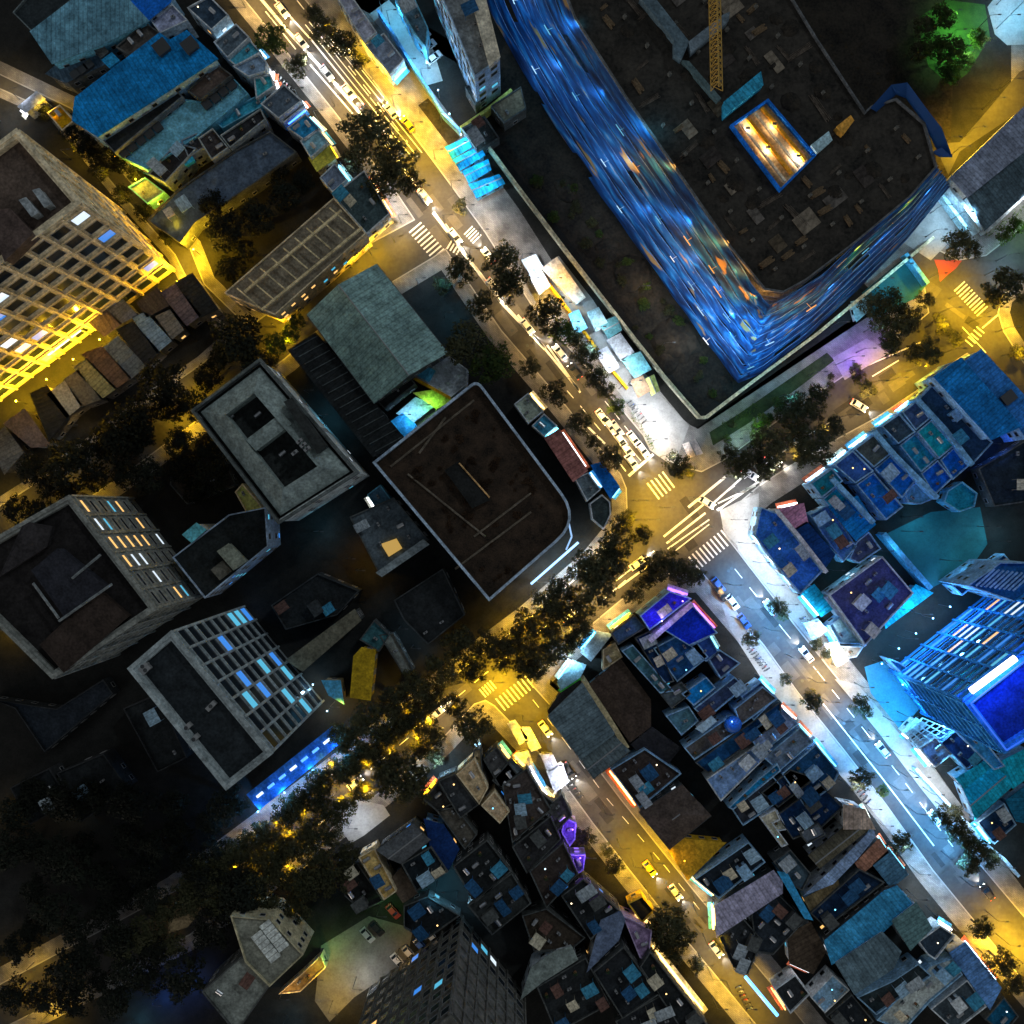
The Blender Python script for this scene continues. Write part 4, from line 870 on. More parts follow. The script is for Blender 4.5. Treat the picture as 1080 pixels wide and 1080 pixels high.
nbot = [(480, -80), (520, 20), (575, 118), (632, 205), (690, 286), (740, 355), (778, 405), (800, 396), (850, 358), (905, 306), (958, 252), (1003, 196)]
rn = random.Random(3)
def netpt(s, f, z):
    """s in 0..1 along the perimeter, f 0 top .. 1 bottom"""
    k = s * (len(ntop) - 1); i = min(int(k), len(ntop) - 2); q = k - i
    a = Vector(G(ntop[i][0] + (ntop[i + 1][0] - ntop[i][0]) * q, ntop[i][1] + (ntop[i + 1][1] - ntop[i][1]) * q, HS)[:2])
    c = Vector(G(nbot[i][0] + (nbot[i + 1][0] - nbot[i][0]) * q, nbot[i][1] + (nbot[i + 1][1] - nbot[i][1]) * q, 5)[:2])
    p = a.lerp(c, f); return p
NB = 8
for lv in range(NB):
    b = MB(); M_ = 150; rows_ = 4; grid = []
    f0, f1 = lv / NB, (lv + 1) / NB - .012
    ph = rn.uniform(0, 6)
    for r in range(rows_ + 1):
        row = []
        for i in range(M_ + 1):
            s = i / M_; v = r / rows_; f = f0 + (f1 - f0) * v
            p = netpt(s, f, 0); z = HS - .4 + (5 - HS) * f
            bul = math.sin(v * math.pi) * (.6 + .4 * math.sin(s * 31 + ph)) * .7 + .12 * math.sin(s * 97 + ph * 2 + v * 2)
            d = Vector(p).normalized() * -1
            row.append((p.x + d.x * bul, p.y + d.y * bul, z - .25 * math.sin(s * 40 + ph) * v + .4 * math.sin(v * math.pi)))
        grid.append(row)
    skip = set()
    for _ in range(2):
        st = rn.randint(0, M_ - 8); [skip.add(st + k) for k in range(rn.randint(2, 6))]
    for r in range(rows_):
        for i in range(M_):
            if i in skip and r in (2, 3) and lv not in (0,): continue
            b.quad([grid[r][i], grid[r + 1][i], grid[r + 1][i + 1], grid[r][i + 1]])
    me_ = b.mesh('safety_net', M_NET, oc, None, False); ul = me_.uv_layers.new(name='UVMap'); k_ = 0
    for r in range(rows_):
        for i in range(M_):
            if i in skip and r in (2, 3) and lv not in (0,): continue
            for (ii, r3) in ((i, r), (i, r + 1), (i + 1, r + 1), (i + 1, r)): ul.data[k_].uv = (ii / M_ * 26 + lv * .0, (lv + r3 / rows_) * 1.9); k_ += 1
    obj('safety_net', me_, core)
    b = MB()
    for i in range(0, M_, 3): b.tube(grid[0][i], grid[0][min(i + 3, M_)], .09, n=4)
    obj('net_rail', b.mesh('net_rail', C(40, 60, 90), oc), core)
def netlamp(s, f, col, pw, ln=3.5, est=3., out=1.6):  # added tubes and area lamps that brighten the net in patches
    p = netpt(s, f, 0); q = netpt(min(1, s + .01), f, 0); d = (q - p).normalized(); z = HS - .4 + (5 - HS) * f
    n = Vector((d.y, -d.x)); n = n if n.dot(-p) > 0 else -n
    p = p + n * out; b = MB(); b.tube((*(p - d * ln * .15), z + .9), (*(p + d * ln * .15), z + .9), .12, n=6); b.tube((*p, z + .9), (*(p - n * out), z + .2), .05, n=4)
    ob = obj('net_glow_tube', b.mesh('net_glow_tube', glow('net_glow_emitter', col, est, False), oc), core)
    L = bpy.data.lights.new('net_glow_lamp', 'AREA'); L.energy = pw; L.color = col; L.shape = 'RECTANGLE'; L.size = ln * 2.6; L.size_y = 1.2
    lo = bpy.data.objects.new('net_glow_lamp', L); COL.objects.link(lo); lo.parent = ob; lo.location = (p.x + n.x * 2.4 - oc[0], p.y + n.y * 2.4 - oc[1], z + 3.2)
    lo.rotation_euler = Vector((-n.x, -n.y, -1.1)).to_track_quat('-Z', 'Z').to_euler()
for s, f, c, pw, ln, es in ((.07, .55, ICE, 900, 4, 1.6), (.1, .3, CYA, 1100, 6, 1.), (.14, .75, ICE, 900, 5, 1.6), (.17, .45, CYA, 1000, 5, .8), (.21, .2, CYA, 1100, 7, .8), (.24, .62, ICE, 1000, 5, 1.4), (.25, .3, ORA, 700, 6, 1.2), (.29, .8, ICE, 700, 5, 1.4), (.31, .45, CYA, 1000, 5, .8),
                            (.34, .3, ORA, 800, 6, 1.6), (.355, .6, WHI, 900, 4, 1.2), (.385, .25, ORA, 700, 5, 1.4), (.395, .6, CYA, 1200, 6, .8), (.42, .35, ORA, 800, 7, 1.2), (.43, .7, ICE, 1200, 6, 1.2), (.46, .45, CYA, 1200, 6, .8), (.465, .9, WHI, 900, 5, 2.), (.5, .55, CYA, 1600, 5, .6),
                            (.535, .3, CYA, 1600, 4, .6), (.55, .7, CYA, 1500, 4, .6), (.6, .45, ICE, 1100, 5, 1.2), (.65, .6, CYA, 1200, 5, .8), (.7, .3, ORA, 900, 6, 1.4), (.74, .55, CYA, 1000, 6, .8), (.79, .3, YEL, 900, 7, 1.4), (.84, .5, CYA, 1100, 6, .8), (.88, .25, YEL, 900, 7, 1.4), (.93, .55, CYA, 900, 6, .6)):
    netlamp(s, f, c, pw * (1.7 if c in (ORA, YEL) else .62), ln * 1.5, es * .7)
# outward catch net and site lamps at the round end of the deck
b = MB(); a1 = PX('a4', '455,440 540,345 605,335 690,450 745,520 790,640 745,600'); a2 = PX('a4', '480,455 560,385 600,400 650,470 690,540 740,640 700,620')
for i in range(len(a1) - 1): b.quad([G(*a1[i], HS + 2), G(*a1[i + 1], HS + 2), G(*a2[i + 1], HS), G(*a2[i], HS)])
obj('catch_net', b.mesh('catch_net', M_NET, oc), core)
# concrete walls and shaft on the deck
def deckbox(name, zone, pts, z0, z1, m, label, cat):
    pp = ccw([G(x, y, z1)[:2] for x, y in PX(zone, pts)]); c = cen(pp); of = (c[0], c[1], z0); b = MB(); b.prism(pp, z0, z1)
    b.ring(inset(pp, -.06), inset(pp, .15), z1 - .2, z1 + .06, 0, z1 - .01)
    return tag(obj(name, b.mesh(name, m, of, longdir(pp)), None, of), label, cat)
DZ = HS - .3
deckbox('concrete_wall', 'a3', '520,-10 580,-10 720,170 690,240 660,220 660,160', DZ, DZ + 2.5, C(36, 46, 52), 'long grey concrete wall slanting down from the top edge', 'wall')
deckbox('concrete_wall', 'a3', '720,170 860,60 885,50 880,85 730,212', DZ, DZ + 2.8, C(46, 54, 60), 'short grey concrete wall crossing under the crane jib', 'wall')
deckbox('concrete_wall', 'a3', '692,245 720,250 850,400 835,415', DZ, DZ + 1.6, C(34, 44, 46), 'thin concrete kerb wall leading to the cyan shed roof', 'wall')
deckbox('site_shed', 'a3', '862,415 1012,292 1022,345 865,472', DZ, DZ + 3, MET(40, 130, 165), 'pale cyan metal shed roof above the lit shaft', 'shed')
deckbox('site_container', 'a4', '215,590 285,535 300,570 240,622', DZ, DZ + 2.4, C(90, 110, 118), 'white-blue container beside the lit shaft', 'container')
deckbox('site_container', 'a4', '318,515 375,470 388,490 345,548', DZ, DZ + 2.4, C(160, 118, 50), 'ochre container on the dark deck right of the lit shaft', 'container')
# lit open shaft
sh = PX('px', '770,132 810,104 861,164 823,202'); P4 = ccw([G(x, y, DZ + 1.2)[:2] for x, y in sh]); c = cen(P4); st = thing('lit_shaft', 'brightly lit open shaft with blue rim and yellow beams on the deck', 'shaft', (c[0], c[1], DZ)); of = (c[0], c[1], DZ)
b = MB(); b.ring(P4, inset(P4, .5), DZ, DZ + 1.4, 0, DZ + .02); obj('rim', b.mesh('rim', C(10, 70, 140), of), st)
b = MB(); b.quad([(*p, DZ + .03) for p in inset(P4, .5)]); obj('shaft_floor', b.mesh('shaft_floor', C(130, 110, 80), of), st)
q = inset(P4, .9)
def lerp2(a, b_, f): return (a[0] + (b_[0] - a[0]) * f, a[1] + (b_[1] - a[1]) * f)
e = max(range(4), key=lambda k: math.dist(q[k], q[(k + 1) % 4])); q = q[e:] + q[:e]
for f in (.16, .38, .62, .84):
    b = MB(); b.tube((*lerp2(q[0], q[3], f), DZ + .8), (*lerp2(q[1], q[2], f), DZ + .8), .5 if f in (.38, .84) else .35, n=4); obj('beam', b.mesh('beam', C(150, 140, 120) if f in (.16, .62) else C(140, 95, 20), of), st)
for fx, fy in ((.12, .2), (.5, .3), (.88, .75), (.3, .8)):
    p = lerp2(lerp2(q[0], q[1], fx), lerp2(q[3], q[2], fx), fy); b = MB(); b.box((p[0], p[1], DZ + 1.6), (.9, .5, .4)); b.tube((p[0], p[1], DZ), (p[0], p[1], DZ + 1.5), .06, n=5)
    ob = obj('flood_lamp', b.mesh('flood_lamp', M_DARK, of), st); L = bpy.data.lights.new('flood', 'POINT'); L.energy = 800; L.color = (1, .78, .5) if fx < .6 else WHI; L.shadow_soft_size = .4
    lo = bpy.data.objects.new('flood', L); COL.objects.link(lo); lo.parent = ob; lo.location = (p[0] - of[0], p[1] - of[1], 1.1)
# tower crane
ct = thing('tower_crane', 'yellow lattice crane jib reaching down over the dark deck from the top edge', 'crane', G(764, -90, 0)); of = G(764, -90, 0)
def lattice(p, q, w, n, m, name):
    p = Vector(p); q = Vector(q); d = (q - p).normalized(); a = d.cross(Vector((0, 0, 1)))
    a = a.normalized() if a.length > .1 else Vector((1, 0, 0)); u = a.cross(d).normalized(); b = MB(); L = (q - p).length
    cs = [a * w / 2 + u * w * .0, -a * w / 2, u * w * .9] if abs(d.z) < .5 else [a * w / 2 + u * w / 2, a * w / 2 - u * w / 2, -a * w / 2 - u * w / 2, -a * w / 2 + u * w / 2]
    for o_ in cs: b.tube(p + o_, q + o_, .13, n=4)
    for i in range(n):
        for k in range(len(cs)):
            o1, o2 = cs[k], cs[(k + 1) % len(cs)]
            b.tube(p + d * L * i / n + o1, p + d * L * (i + 1) / n + o2, .07, n=4); b.tube(p + d * L * i / n + o1, p + d * L * i / n + o2, .07, n=4)
    return obj(name, b.mesh(name, m, of), ct)
M_CR = plain('crane_paint', (.42, .26, .04), .5)
lattice(G(764, -90, .14), G(764 , -105, 62), 2.0, 26, M_CR, 'mast')
lattice(G(751, -120, 64), G(756, 96, 64), 2.2, 34, M_CR, 'jib')
b = MB(); b.box(G(751, -112, 61.5), (2.4, 2.4, 3)); obj('cab', b.mesh('cab', M_GREY, of), ct)
# piles of gear on the deck
def timber():
    b = MB(); r_ = random.Random(2)
    for k in range(3):
        for i in range(5 - k): b.box((r_.uniform(-.2, .2), (i - 2 + k * .5) * .42, .2 + k * .34), (4.2 + r_.uniform(-.6, .6), .34, .3), r_.uniform(-.03, .03))
    return b.mesh('timber_stack', C(48, 40, 30))
def rebar():
    b = MB(); r_ = random.Random(5)
    for k in range(12): y = r_.uniform(-.8, .8); b.tube((-4 + r_.uniform(-1, 1), y, .15 + r_.uniform(0, .3)), (4 + r_.uniform(-1, 1), y + r_.uniform(-.3, .3), .15 + r_.uniform(0, .3)), .09, n=4)
    return b.mesh('rebar_bundle', C(40, 36, 32))
def pile():
    b = MB(); r_ = random.Random(8); n = 14; rings = 5; rows_ = []
    for k in range(rings):
        rr_ = 3.2 * (1 - k / (rings - .6)); rows_.append([(rr_ * math.cos(6.283 * i / n) * r_.uniform(.8, 1.2), rr_ * math.sin(6.283 * i / n) * r_.uniform(.8, 1.2), 1.5 * (k / rings) ** .8) for i in range(n)])
    for k in range(rings - 1):
        for i in range(n): b.quad([rows_[k][i], rows_[k][(i + 1) % n], rows_[k + 1][(i + 1) % n], rows_[k + 1][i]])
    b.quad(rows_[-1]); return b.mesh('soil_pile', M_SOIL)
ME_TI, ME_RE, ME_PI = timber(), rebar(), pile()
gr = random.Random(21); ndk = inset(PT, 3); k = 0; used = []
shp = inset(P4, -2.5)
while k < 66:
    x, y = gr.uniform(600, 990), gr.uniform(0, 305); g = G(x, y, DZ)
    if not inside(g, ndk) or inside(g, shp) or any(math.dist(g[:2], u_) < 3.2 for u_ in used): continue
    used.append(g[:2]); v = k % 3; me, nm, lb = ((ME_TI, 'timber_stack', 'brown stack of timber lying on the dark building deck'), (ME_RE, 'rebar_bundle', 'thin bundle of steel bars on the dark building deck'), (ME_PI, 'rubble_pile', 'low brown rubble heap on the dark building deck'))[v]
    tag(obj(nm, me, None, g, (0, 0, R(-52) + gr.choice((0, 1.5708)) + gr.uniform(-.12, .12)), (gr.uniform(.35, .75),) * 3), lb, ('timber', 'rebar', 'rubble')[v], ('timber stacks on the deck', 'steel bars on the deck', 'rubble heaps on the deck')[v]); k += 1
# formwork bays and column stubs of the next storey, set out along the building's axes
ax = Vector((math.cos(R(-52)), math.sin(R(-52)))); ay = Vector((-ax.y, ax.x)); o0 = Vector(G(800, 200, DZ)[:2]); nst = 0
for i in range(-9, 10):
    for j in range(-6, 8):
        p = o0 + ax * i * 8 + ay * j * 8
        if not inside((p.x, p.y), ndk) or inside((p.x, p.y), shp): continue
        b = MB(); b.box((0, 0, .5), (.7, .7, 1.0), R(-52))
        for a_, e_ in ((-1, -1), (1, -1), (1, 1), (-1, 1)): b.tube((a_ * .2, e_ * .2, 1), (a_ * .2, e_ * .2, 1.7), .04, n=4)
        obj('column_stub', b.mesh('column_stub', C(46, 46, 44)), core, (p.x - oc[0], p.y - oc[1], DZ)); nst += 1
        v = gr.random()
        if v < .55:
            b = MB(); w_, l_ = gr.uniform(2, 5), gr.uniform(2, 5); b.box((0, 0, .12), (w_, l_, .24), R(-52)); 
            for q_ in range(3): b.box((ax.x * (q_ - 1) * w_ * .3, ax.y * (q_ - 1) * w_ * .3, .3), (.12, l_, .14), R(-52))
            c_ = p + ax * 4 + ay * 4
            if inside((c_.x, c_.y), ndk) and not inside((c_.x, c_.y), shp): obj('formwork_panel', b.mesh('formwork_panel', gr.choice((C(30, 28, 26), C(40, 38, 36), C(22, 20, 19), C(52, 48, 42), C(34, 30, 24)))), core, (c_.x - oc[0], c_.y - oc[1], DZ))
for i, (x, y, s_) in enumerate(((668, 290, 1.7), (712, 358, 2.), (640, 265, 1.1), (700, 380, 1.3), (600, 200, 1.2), (760, 410, 1.1))):
    tag(obj('soil_pile', ME_PI, None, G(x, y, .15), (0, 0, i), (s_, s_, s_)), 'brown soil heap inside the hoarding, %s from its upper end' % ordn([3, 4, 2, 0, 1, 5][i] if False else sorted([200, 265, 290, 358, 380, 410]).index(y)), 'soil heap', 'soil heaps inside the hoarding')
# ------------------------------------------------------------------ top right: station hall and courts
building('a4', '785,722 1095,425 1095,600 850,797', 8, MET(60, 66, 78), 'wide slate-violet ribbed hall roof at the right edge', 'hall', 'hall', W_WHITE, 'shed')
building('a4', '852,802 1095,606 1095,775 920,932', 6, MET(32, 42, 48), 'dark slate lower hall roof below the violet one', 'hall', 'hall', W_WHITE, 'shed')
ledwall('a4', '768,745 840,840 912,935', .14, 5, .7, C(110, 120, 124), 'white wall along the left end of the slate halls')
ledwall('a4', '745,790 800,865 850,930', .14, 3, .6, C(120, 150, 160), 'white lamp-lit wall of the cyan court')
ledwall('a4', '925,940 1000,870 1090,785', .14, 3.6, .9, C(150, 160, 165), 'white parapet wall with a green strip below the slate halls')
ledwall('b4', '600,-10 645,50 690,112', .14, 3.2, .7, C(80, 150, 180), 'pale cyan wall left of the red paving')
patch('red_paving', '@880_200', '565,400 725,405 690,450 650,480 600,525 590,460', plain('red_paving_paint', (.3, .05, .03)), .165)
building('b4', '380,190 440,175 450,215 400,260', 3, C(84, 110, 116), 'small white shed roof beside the teal court', 'shed', 'shed', W_WHITE, 'shed', maxw=2)
# ------------------------------------------------------------------ row houses of the east block, blue light painted into the roofs
EB = 'narrow row houses of the blue-lit east block'
building('b4', '718,492 822,420 1062,692 948,742', 13, MET(4, 54, 92), 'big blue hall roof with white floodlights on its street edge', 'hall', 'hall', W_BLUE, 'shed')
FL = building('b4', '845,430 905,385 1095,590 1095,745 1062,695', 12, MET(36, 96, 160), 'bright cornflower blue roof beside the yellow crossing', 'hall', 'hall', W_BLUE, 'shed')
vents(FL[0], FL[2], 'b4', '1020,575', 12.2, (3, 2.4, 1.2))
rowh = [('652,582 712,520 955,758 872,848', (18, 34, 50), 8, 'navy row house with grey roof tank, right before the floodlit hall'), ('585,635 645,588 700,660 640,710', (30, 44, 66), 8, 'navy front roof with slatted terrace on the tree-lined street'),
        ('645,715 705,665 800,770 735,825', (8, 84, 92), 8, 'deep teal middle roof of the second row house'), ('740,830 800,775 862,850 792,910 ', (10, 80, 150), 7, 'cobalt blue rear roof of the second row house'),
        ('500,692 575,640 640,715 570,765', (22, 32, 40), 8, 'black and white slatted front roof by the street trees'), ('575,770 640,720 728,825 662,880', (12, 70, 88), 7, 'teal cluttered middle roof of the third row house'), ('662,885 730,830 790,905 715,975', (6, 84, 170), 7, 'royal blue rear roof of the third row house'),
        ('390,785 475,722 545,800 470,860', (38, 42, 40), 8, 'olive-black front roof with pale terrace step'), ('472,865 545,805 640,915 585,985', (10, 62, 110), 7, 'blue roof with white dome of the fourth row house'), ('590,960 650,915 722,985 660,1010 610,1005', (90, 140, 160), 6, 'pale blue-grey rear terrace of the fourth row house'),
        ('308,850 385,790 470,875 395,925', (20, 42, 78), 8, 'dark blue front roof of the fifth row house'), ('398,930 470,880 590,1020 520,1075', (16, 84, 150), 7, 'blue rear roof of the fifth row house'), 
        ('212,925 300,862 345,915 258,985', (10, 62, 70), 8, 'dark teal front roof, corner end of the row'), ('260,990 330,930 455,1060 390,1130', (10, 104, 124), 7, 'bright teal rear roof at the corner end of the row')]
for p, c, h, l in rowh: building('b4', p, h, C(*c), l, 'row_house', 'house', W_BLUE, group=EB, lit=('cyan', 'white'), litp=.2, clutter=3)
for p, l in (('645,580 760,705 872,850', 'pale blue party wall next to the floodlit hall side'), ('470,712 560,815 730,985', 'broad white party wall in the middle of the row'), ('300,905 400,1010 470,1085', 'white party wall near the corner end of the row')):
    ledwall('b4', p, .14, 9, .9, C(96, 140, 170), l, 'party_wall', 'wall')
t, P, o = building('b4', '770,955 830,917 892,965 880,1020 820,1042 755,1000', 5, C(8, 66, 78), 'dark teal six-sided pavilion roof behind the row', 'pavilion', 'pavilion', W_CYAN, clutter=0)
building('b4', '895,865 1095,745 1095,1000 960,1020', 5, C(11, 18, 24), 'black-blue flat roof in the unlit far right', 'hall', 'hall', W_DARK, clutter=2)
E2 = [('c4', '88,-10 180,-30 195,40 150,66', 7, (104, 70, 84), 'dusty pink roof in the east corner block', 'shed'), ('c4', '150,72 195,45 305,172 250,248', 7, (4, 26, 54), 'navy roof below the dusty pink one', 'shed'),
      ('c4', '-15,95 10,-20 80,5 262,240 172,335 70,215', 8, (22, 56, 104), 'blue corner building roof with a rounded end and roof machinery', 'flat'), ('c4', '205,10 290,-30 400,140 345,205 260,90', 6, (34, 60, 90), 'blue-grey roof with a bright looped edge', 'flat'),
      ('c4', '290,-20 400,-60 470,50 395,110', 7, (6, 92, 140), 'azure roof behind the dusty pink one', 'shed'), ('c4', '400,120 450,80 500,150 410,210 370,190', 6, (30, 36, 50), 'small slate yard roof beside the teal court', 'flat'),
      ('c4', '288,338 505,180 632,330 436,542', 8, (30, 32, 54), 'dark indigo ribbed roof with white parapet', 'flat'), ('c4', '285,462 332,425 425,538 330,535', 5, (104, 136, 138), 'pale grey-green yard roof by the indigo roof', 'flat'),
      ('c4', '330,545 428,548 400,590 350,600', 4, (70, 66, 60), 'small tan roof at the pavement behind the white awning', 'flat'), ('c4', '640,300 700,330 520,465 510,430', 4, (6, 76, 88), 'long teal lean-to behind the indigo roof', 'shed'),
      ('c4', '785,300 890,230 920,270 830,340', 6, (8, 16, 26), 'black box roof beside the teal court', 'flat'), ('c4', '905,240 1000,170 1030,205 930,270', 5, (12, 46, 74), 'dark blue roof between court and glass tower', 'flat'), ('c4', '180,330 225,300 300,390 255,420', 4, (8, 84, 100), 'small teal roof at the avenue pavement', 'shed'),
      ('c4', '655,960 720,915 790,985 720,1040', 6, (70, 84, 108), 'grey-violet small roof below the white lattice frame', 'flat'), ('c4', '740,940 810,880 920,985 850,1050', 6, (12, 26, 50), 'navy flat roof below the glass tower', 'flat'),
      ('d4', '808,82 935,5 960,30 835,112', 6, (8, 92, 110), 'narrow teal roof above the big teal gable', 'shed'), ('d4', '835,118 952,25 1028,112 882,242', 6, (8, 100, 122), 'big teal gabled roof near the right edge', 'gable'), ('d4', '965,25 1095,-40 1095,70 1035,115', 6, (8, 112, 130), 'bright teal roof cut by the right edge', 'shed'),
      ('d4', '1010,170 1095,110 1095,260 1050,250', 5, (6, 48, 66), 'dim teal roof at the right edge', 'shed'), ('d4', '890,260 1000,180 1050,270 960,350', 5, (5, 20, 36), 'midnight roof behind the lit roadside fence', 'flat')]
for z, p, h, c, l, st in E2: building(z, p, h, (MET if st != 'flat' else C)(*c), l, 'house', 'house', W_BLUE if 'white' not in l else W_WHITE, st, clutter=5 if 'machinery' in l else None, lit=('cyan', 'white'), litp=.15, rise=1.4)
ledwall('c4', '72,-10 165,100 278,246', .14, 9, .7, C(150, 150, 150), 'white party wall beside the blue corner building', 'party_wall', 'wall')
ledwall('c4', '510,88 600,195 702,312', .14, 5, 1., C(70, 130, 160), 'pale blue wall on the edge of the teal court')
ledwall('c4', '275,345 350,440 435,545', .14, 6, .5, C(130, 145, 160), 'white wall in front of the indigo roof')
# white awnings along the lower avenue
for z, p, c, l in (('c4', '190,455 240,440 275,480 220,515', (120, 150, 170), 'pale blue shop awning, upper of the two on the avenue pavement'), ('c4', '275,540 320,530 360,600 320,625', (170, 165, 140), 'white and yellow shop awning, lower of the two on the avenue pavement')):
    building(z, p, 3.6, C(*c), l, 'shop_awning', 'awning', W_WHITE, 'shed', maxw=2)
# glass office tower with blue roof
t, P, o = facade_tower([(1019, 741), (1180, 614), (1236, 680), (1059, 793)], 44, C(6, 22, 62), 'glass office tower with glowing blue roof and white light bar', C(40, 110, 165), ('cyan', 'cyan', 'white', 'warm', 'blue'), .4, 13, 5.4, (.9, 1.6), None, seed=6)
b = MB(); g0, g1 = G(1024, 729, 45), G(1071, 694, 45); b.tube(g0, g1, .75, n=8)
ob = obj('light_bar', b.mesh('light_bar', glow('bar_light', (.8, .88, 1.), 4.), o), t)
L = bpy.data.lights.new('bar_glow', 'AREA'); L.shape = 'RECTANGLE'; L.size = 14; L.size_y = 1; L.energy = 4200; L.color = (.03, .14, 1.)
lo = bpy.data.objects.new('bar_glow', L); COL.objects.link(lo); lo.parent = ob; mid = [(g0[i] + g1[i]) / 2 for i in range(3)]; lo.location = (mid[0] - o[0], mid[1] - o[1], 48.5 - o[2]); lo.rotation_euler = (0, 0, math.atan2(g1[1] - g0[1], g1[0] - g0[0]))
Q = inset(P, .4); b = MB()
for k in range(4): b.tube((*Q[k], 44.9), (*Q[(k + 1) % 4], 44.9), .2, n=5)
obj('rim_light', b.mesh('rim_light', glow('rim_blue', (.01, .15, 1.), .9, False), o), t)
for x_, y_ in ((930, 700), (948, 684), (966, 668), (984, 652), (1002, 640), (952, 722), (972, 742), (995, 766)): wall_lamp(t, o, x_, y_, 7, (.12, .5, 1.), 3200)  # blue lamps added at the tower foot to make its facade glow
building('c4', '850,300 985,205 1110,205 1110,330 1070,375', 17, C(8, 40, 70), 'low blue wing with white roof fins beside the glass tower', 'office_wing', 'office building', W_BLUE, clutter=0)
tw = [o_ for o_ in COL.objects if o_.name.startswith('office_wing')][0]
for i in range(9):
    f = i / 8; a = (800 + (885 + f * 150) * .2593, 540 + (300 + f * 20) * .2593); c2 = (800 + (960 + f * 150) * .2593, 540 + (232 + f * 20) * .2593); b = MB(); b.tube(G(*a, 17.6), G(*c2, 17.6), .3, n=4)
    obj('roof_fin', b.mesh('roof_fin', C(90, 120, 150), tw.location), tw)
building('c4', '530,600 575,612 800,778 1005,1035 960,1050 760,850', 7, C(30, 80, 108), 'long narrow steel-blue podium roof at the foot of the glass tower', 'podium', 'podium', W_BLUE, clutter=3)
# white lattice frame
ft = thing('pergola_frame', 'white lattice roof frame lit cyan beside the plaza', 'pergola', G(980, 770)); of = G(980, 770); q = PX('c4', '600,902 668,838 792,890 662,968')
for i in range(6):
    f = i / 5; b = MB(); b.tube(G(*lerp2(q[0], q[3], f), 5), G(*lerp2(q[1], q[2], f), 5), .2, n=4); obj('beam', b.mesh('beam', C(150, 165, 170), of), ft)
    b = MB(); b.tube(G(*lerp2(q[0], q[1], f), 5.3), G(*lerp2(q[3], q[2], f), 5.3), .2, n=4); obj('beam', b.mesh('beam', C(150, 165, 170), of), ft)
for p in q: b = MB(); b.tube(G(*p, .14), G(*p, 5), .15, n=6); obj('post', b.mesh('post', M_GREY, of), ft)
building('c4', '590,895 640,842 680,865 615,915', 4, C(150, 165, 175), 'bright white roof panel at the edge of the lattice frame', 'shed', 'shed', W_WHITE, 'shed', sign=(965, 800, WHI, 4))
ledwall('d4', '640,40 740,150 850,265 920,345 1000,410 1060,480', .14, 2.6, .5, C(130, 150, 165), 'white roadside fence wall lit along the right of the lower avenue')
# ------------------------------------------------------------------ south block
SB = 'houses between the lower avenue and the yellow street'
t, P, o = building('c3', '520,422 640,322 732,352 560,482', 9, C(30, 30, 130), 'deep blue roof with violet glow at the crossing corner', 'corner_house', 'shop', W_BLUE, clutter=2, sign=(722, 610, PUR, 4))
wall_lamp(t, o, 698, 655, 11, (.35, .25, 1.), 600); wall_lamp(t, o, 720, 634, 11, (.6, .25, .9), 260)
t, P, o = building('c3', '600,470 735,378 838,492 722,545', 8, C(4, 26, 110), 'royal blue roof below the violet-lit corner', 'shop_house', 'house', W_BLUE, clutter=0, sign=(760, 650, PUR, 5))
ledwall('c3', '560,525 640,455 735,372', .14, 9.6, 1., C(150, 145, 160), 'white glowing parapet wall between the two blue corner roofs', 'party_wall', 'wall')
C4 = [('c4', '-70,750 10,690 75,755 -20,850', 7, (24, 40, 62), 'navy roof on the avenue pavement, below the white dome', 'flat'), ('c4', '-45,905 100,800 165,862 10,985', 7, (110, 126, 150), 'pale steel-blue long terrace roof, largest pale one on the lower avenue', 'flat'), ('c4', '20,1000 170,875 225,935 85,1055', 7, (52, 62, 72), 'grey roof with dark skylights below the pale long terrace', 'flat'), ('c4', '95,1065 235,945 330,1060 300,1120 190,1200', 7, (10, 34, 54), 'dark teal-navy roof below the grey skylight roof', 'flat')]
for z, p, h, c, l, st in C4: building(z, p, h, C(*c), l, 'house', 'house', W_BLUE, st, group=SB, lit=('cyan', 'white'), litp=.15)
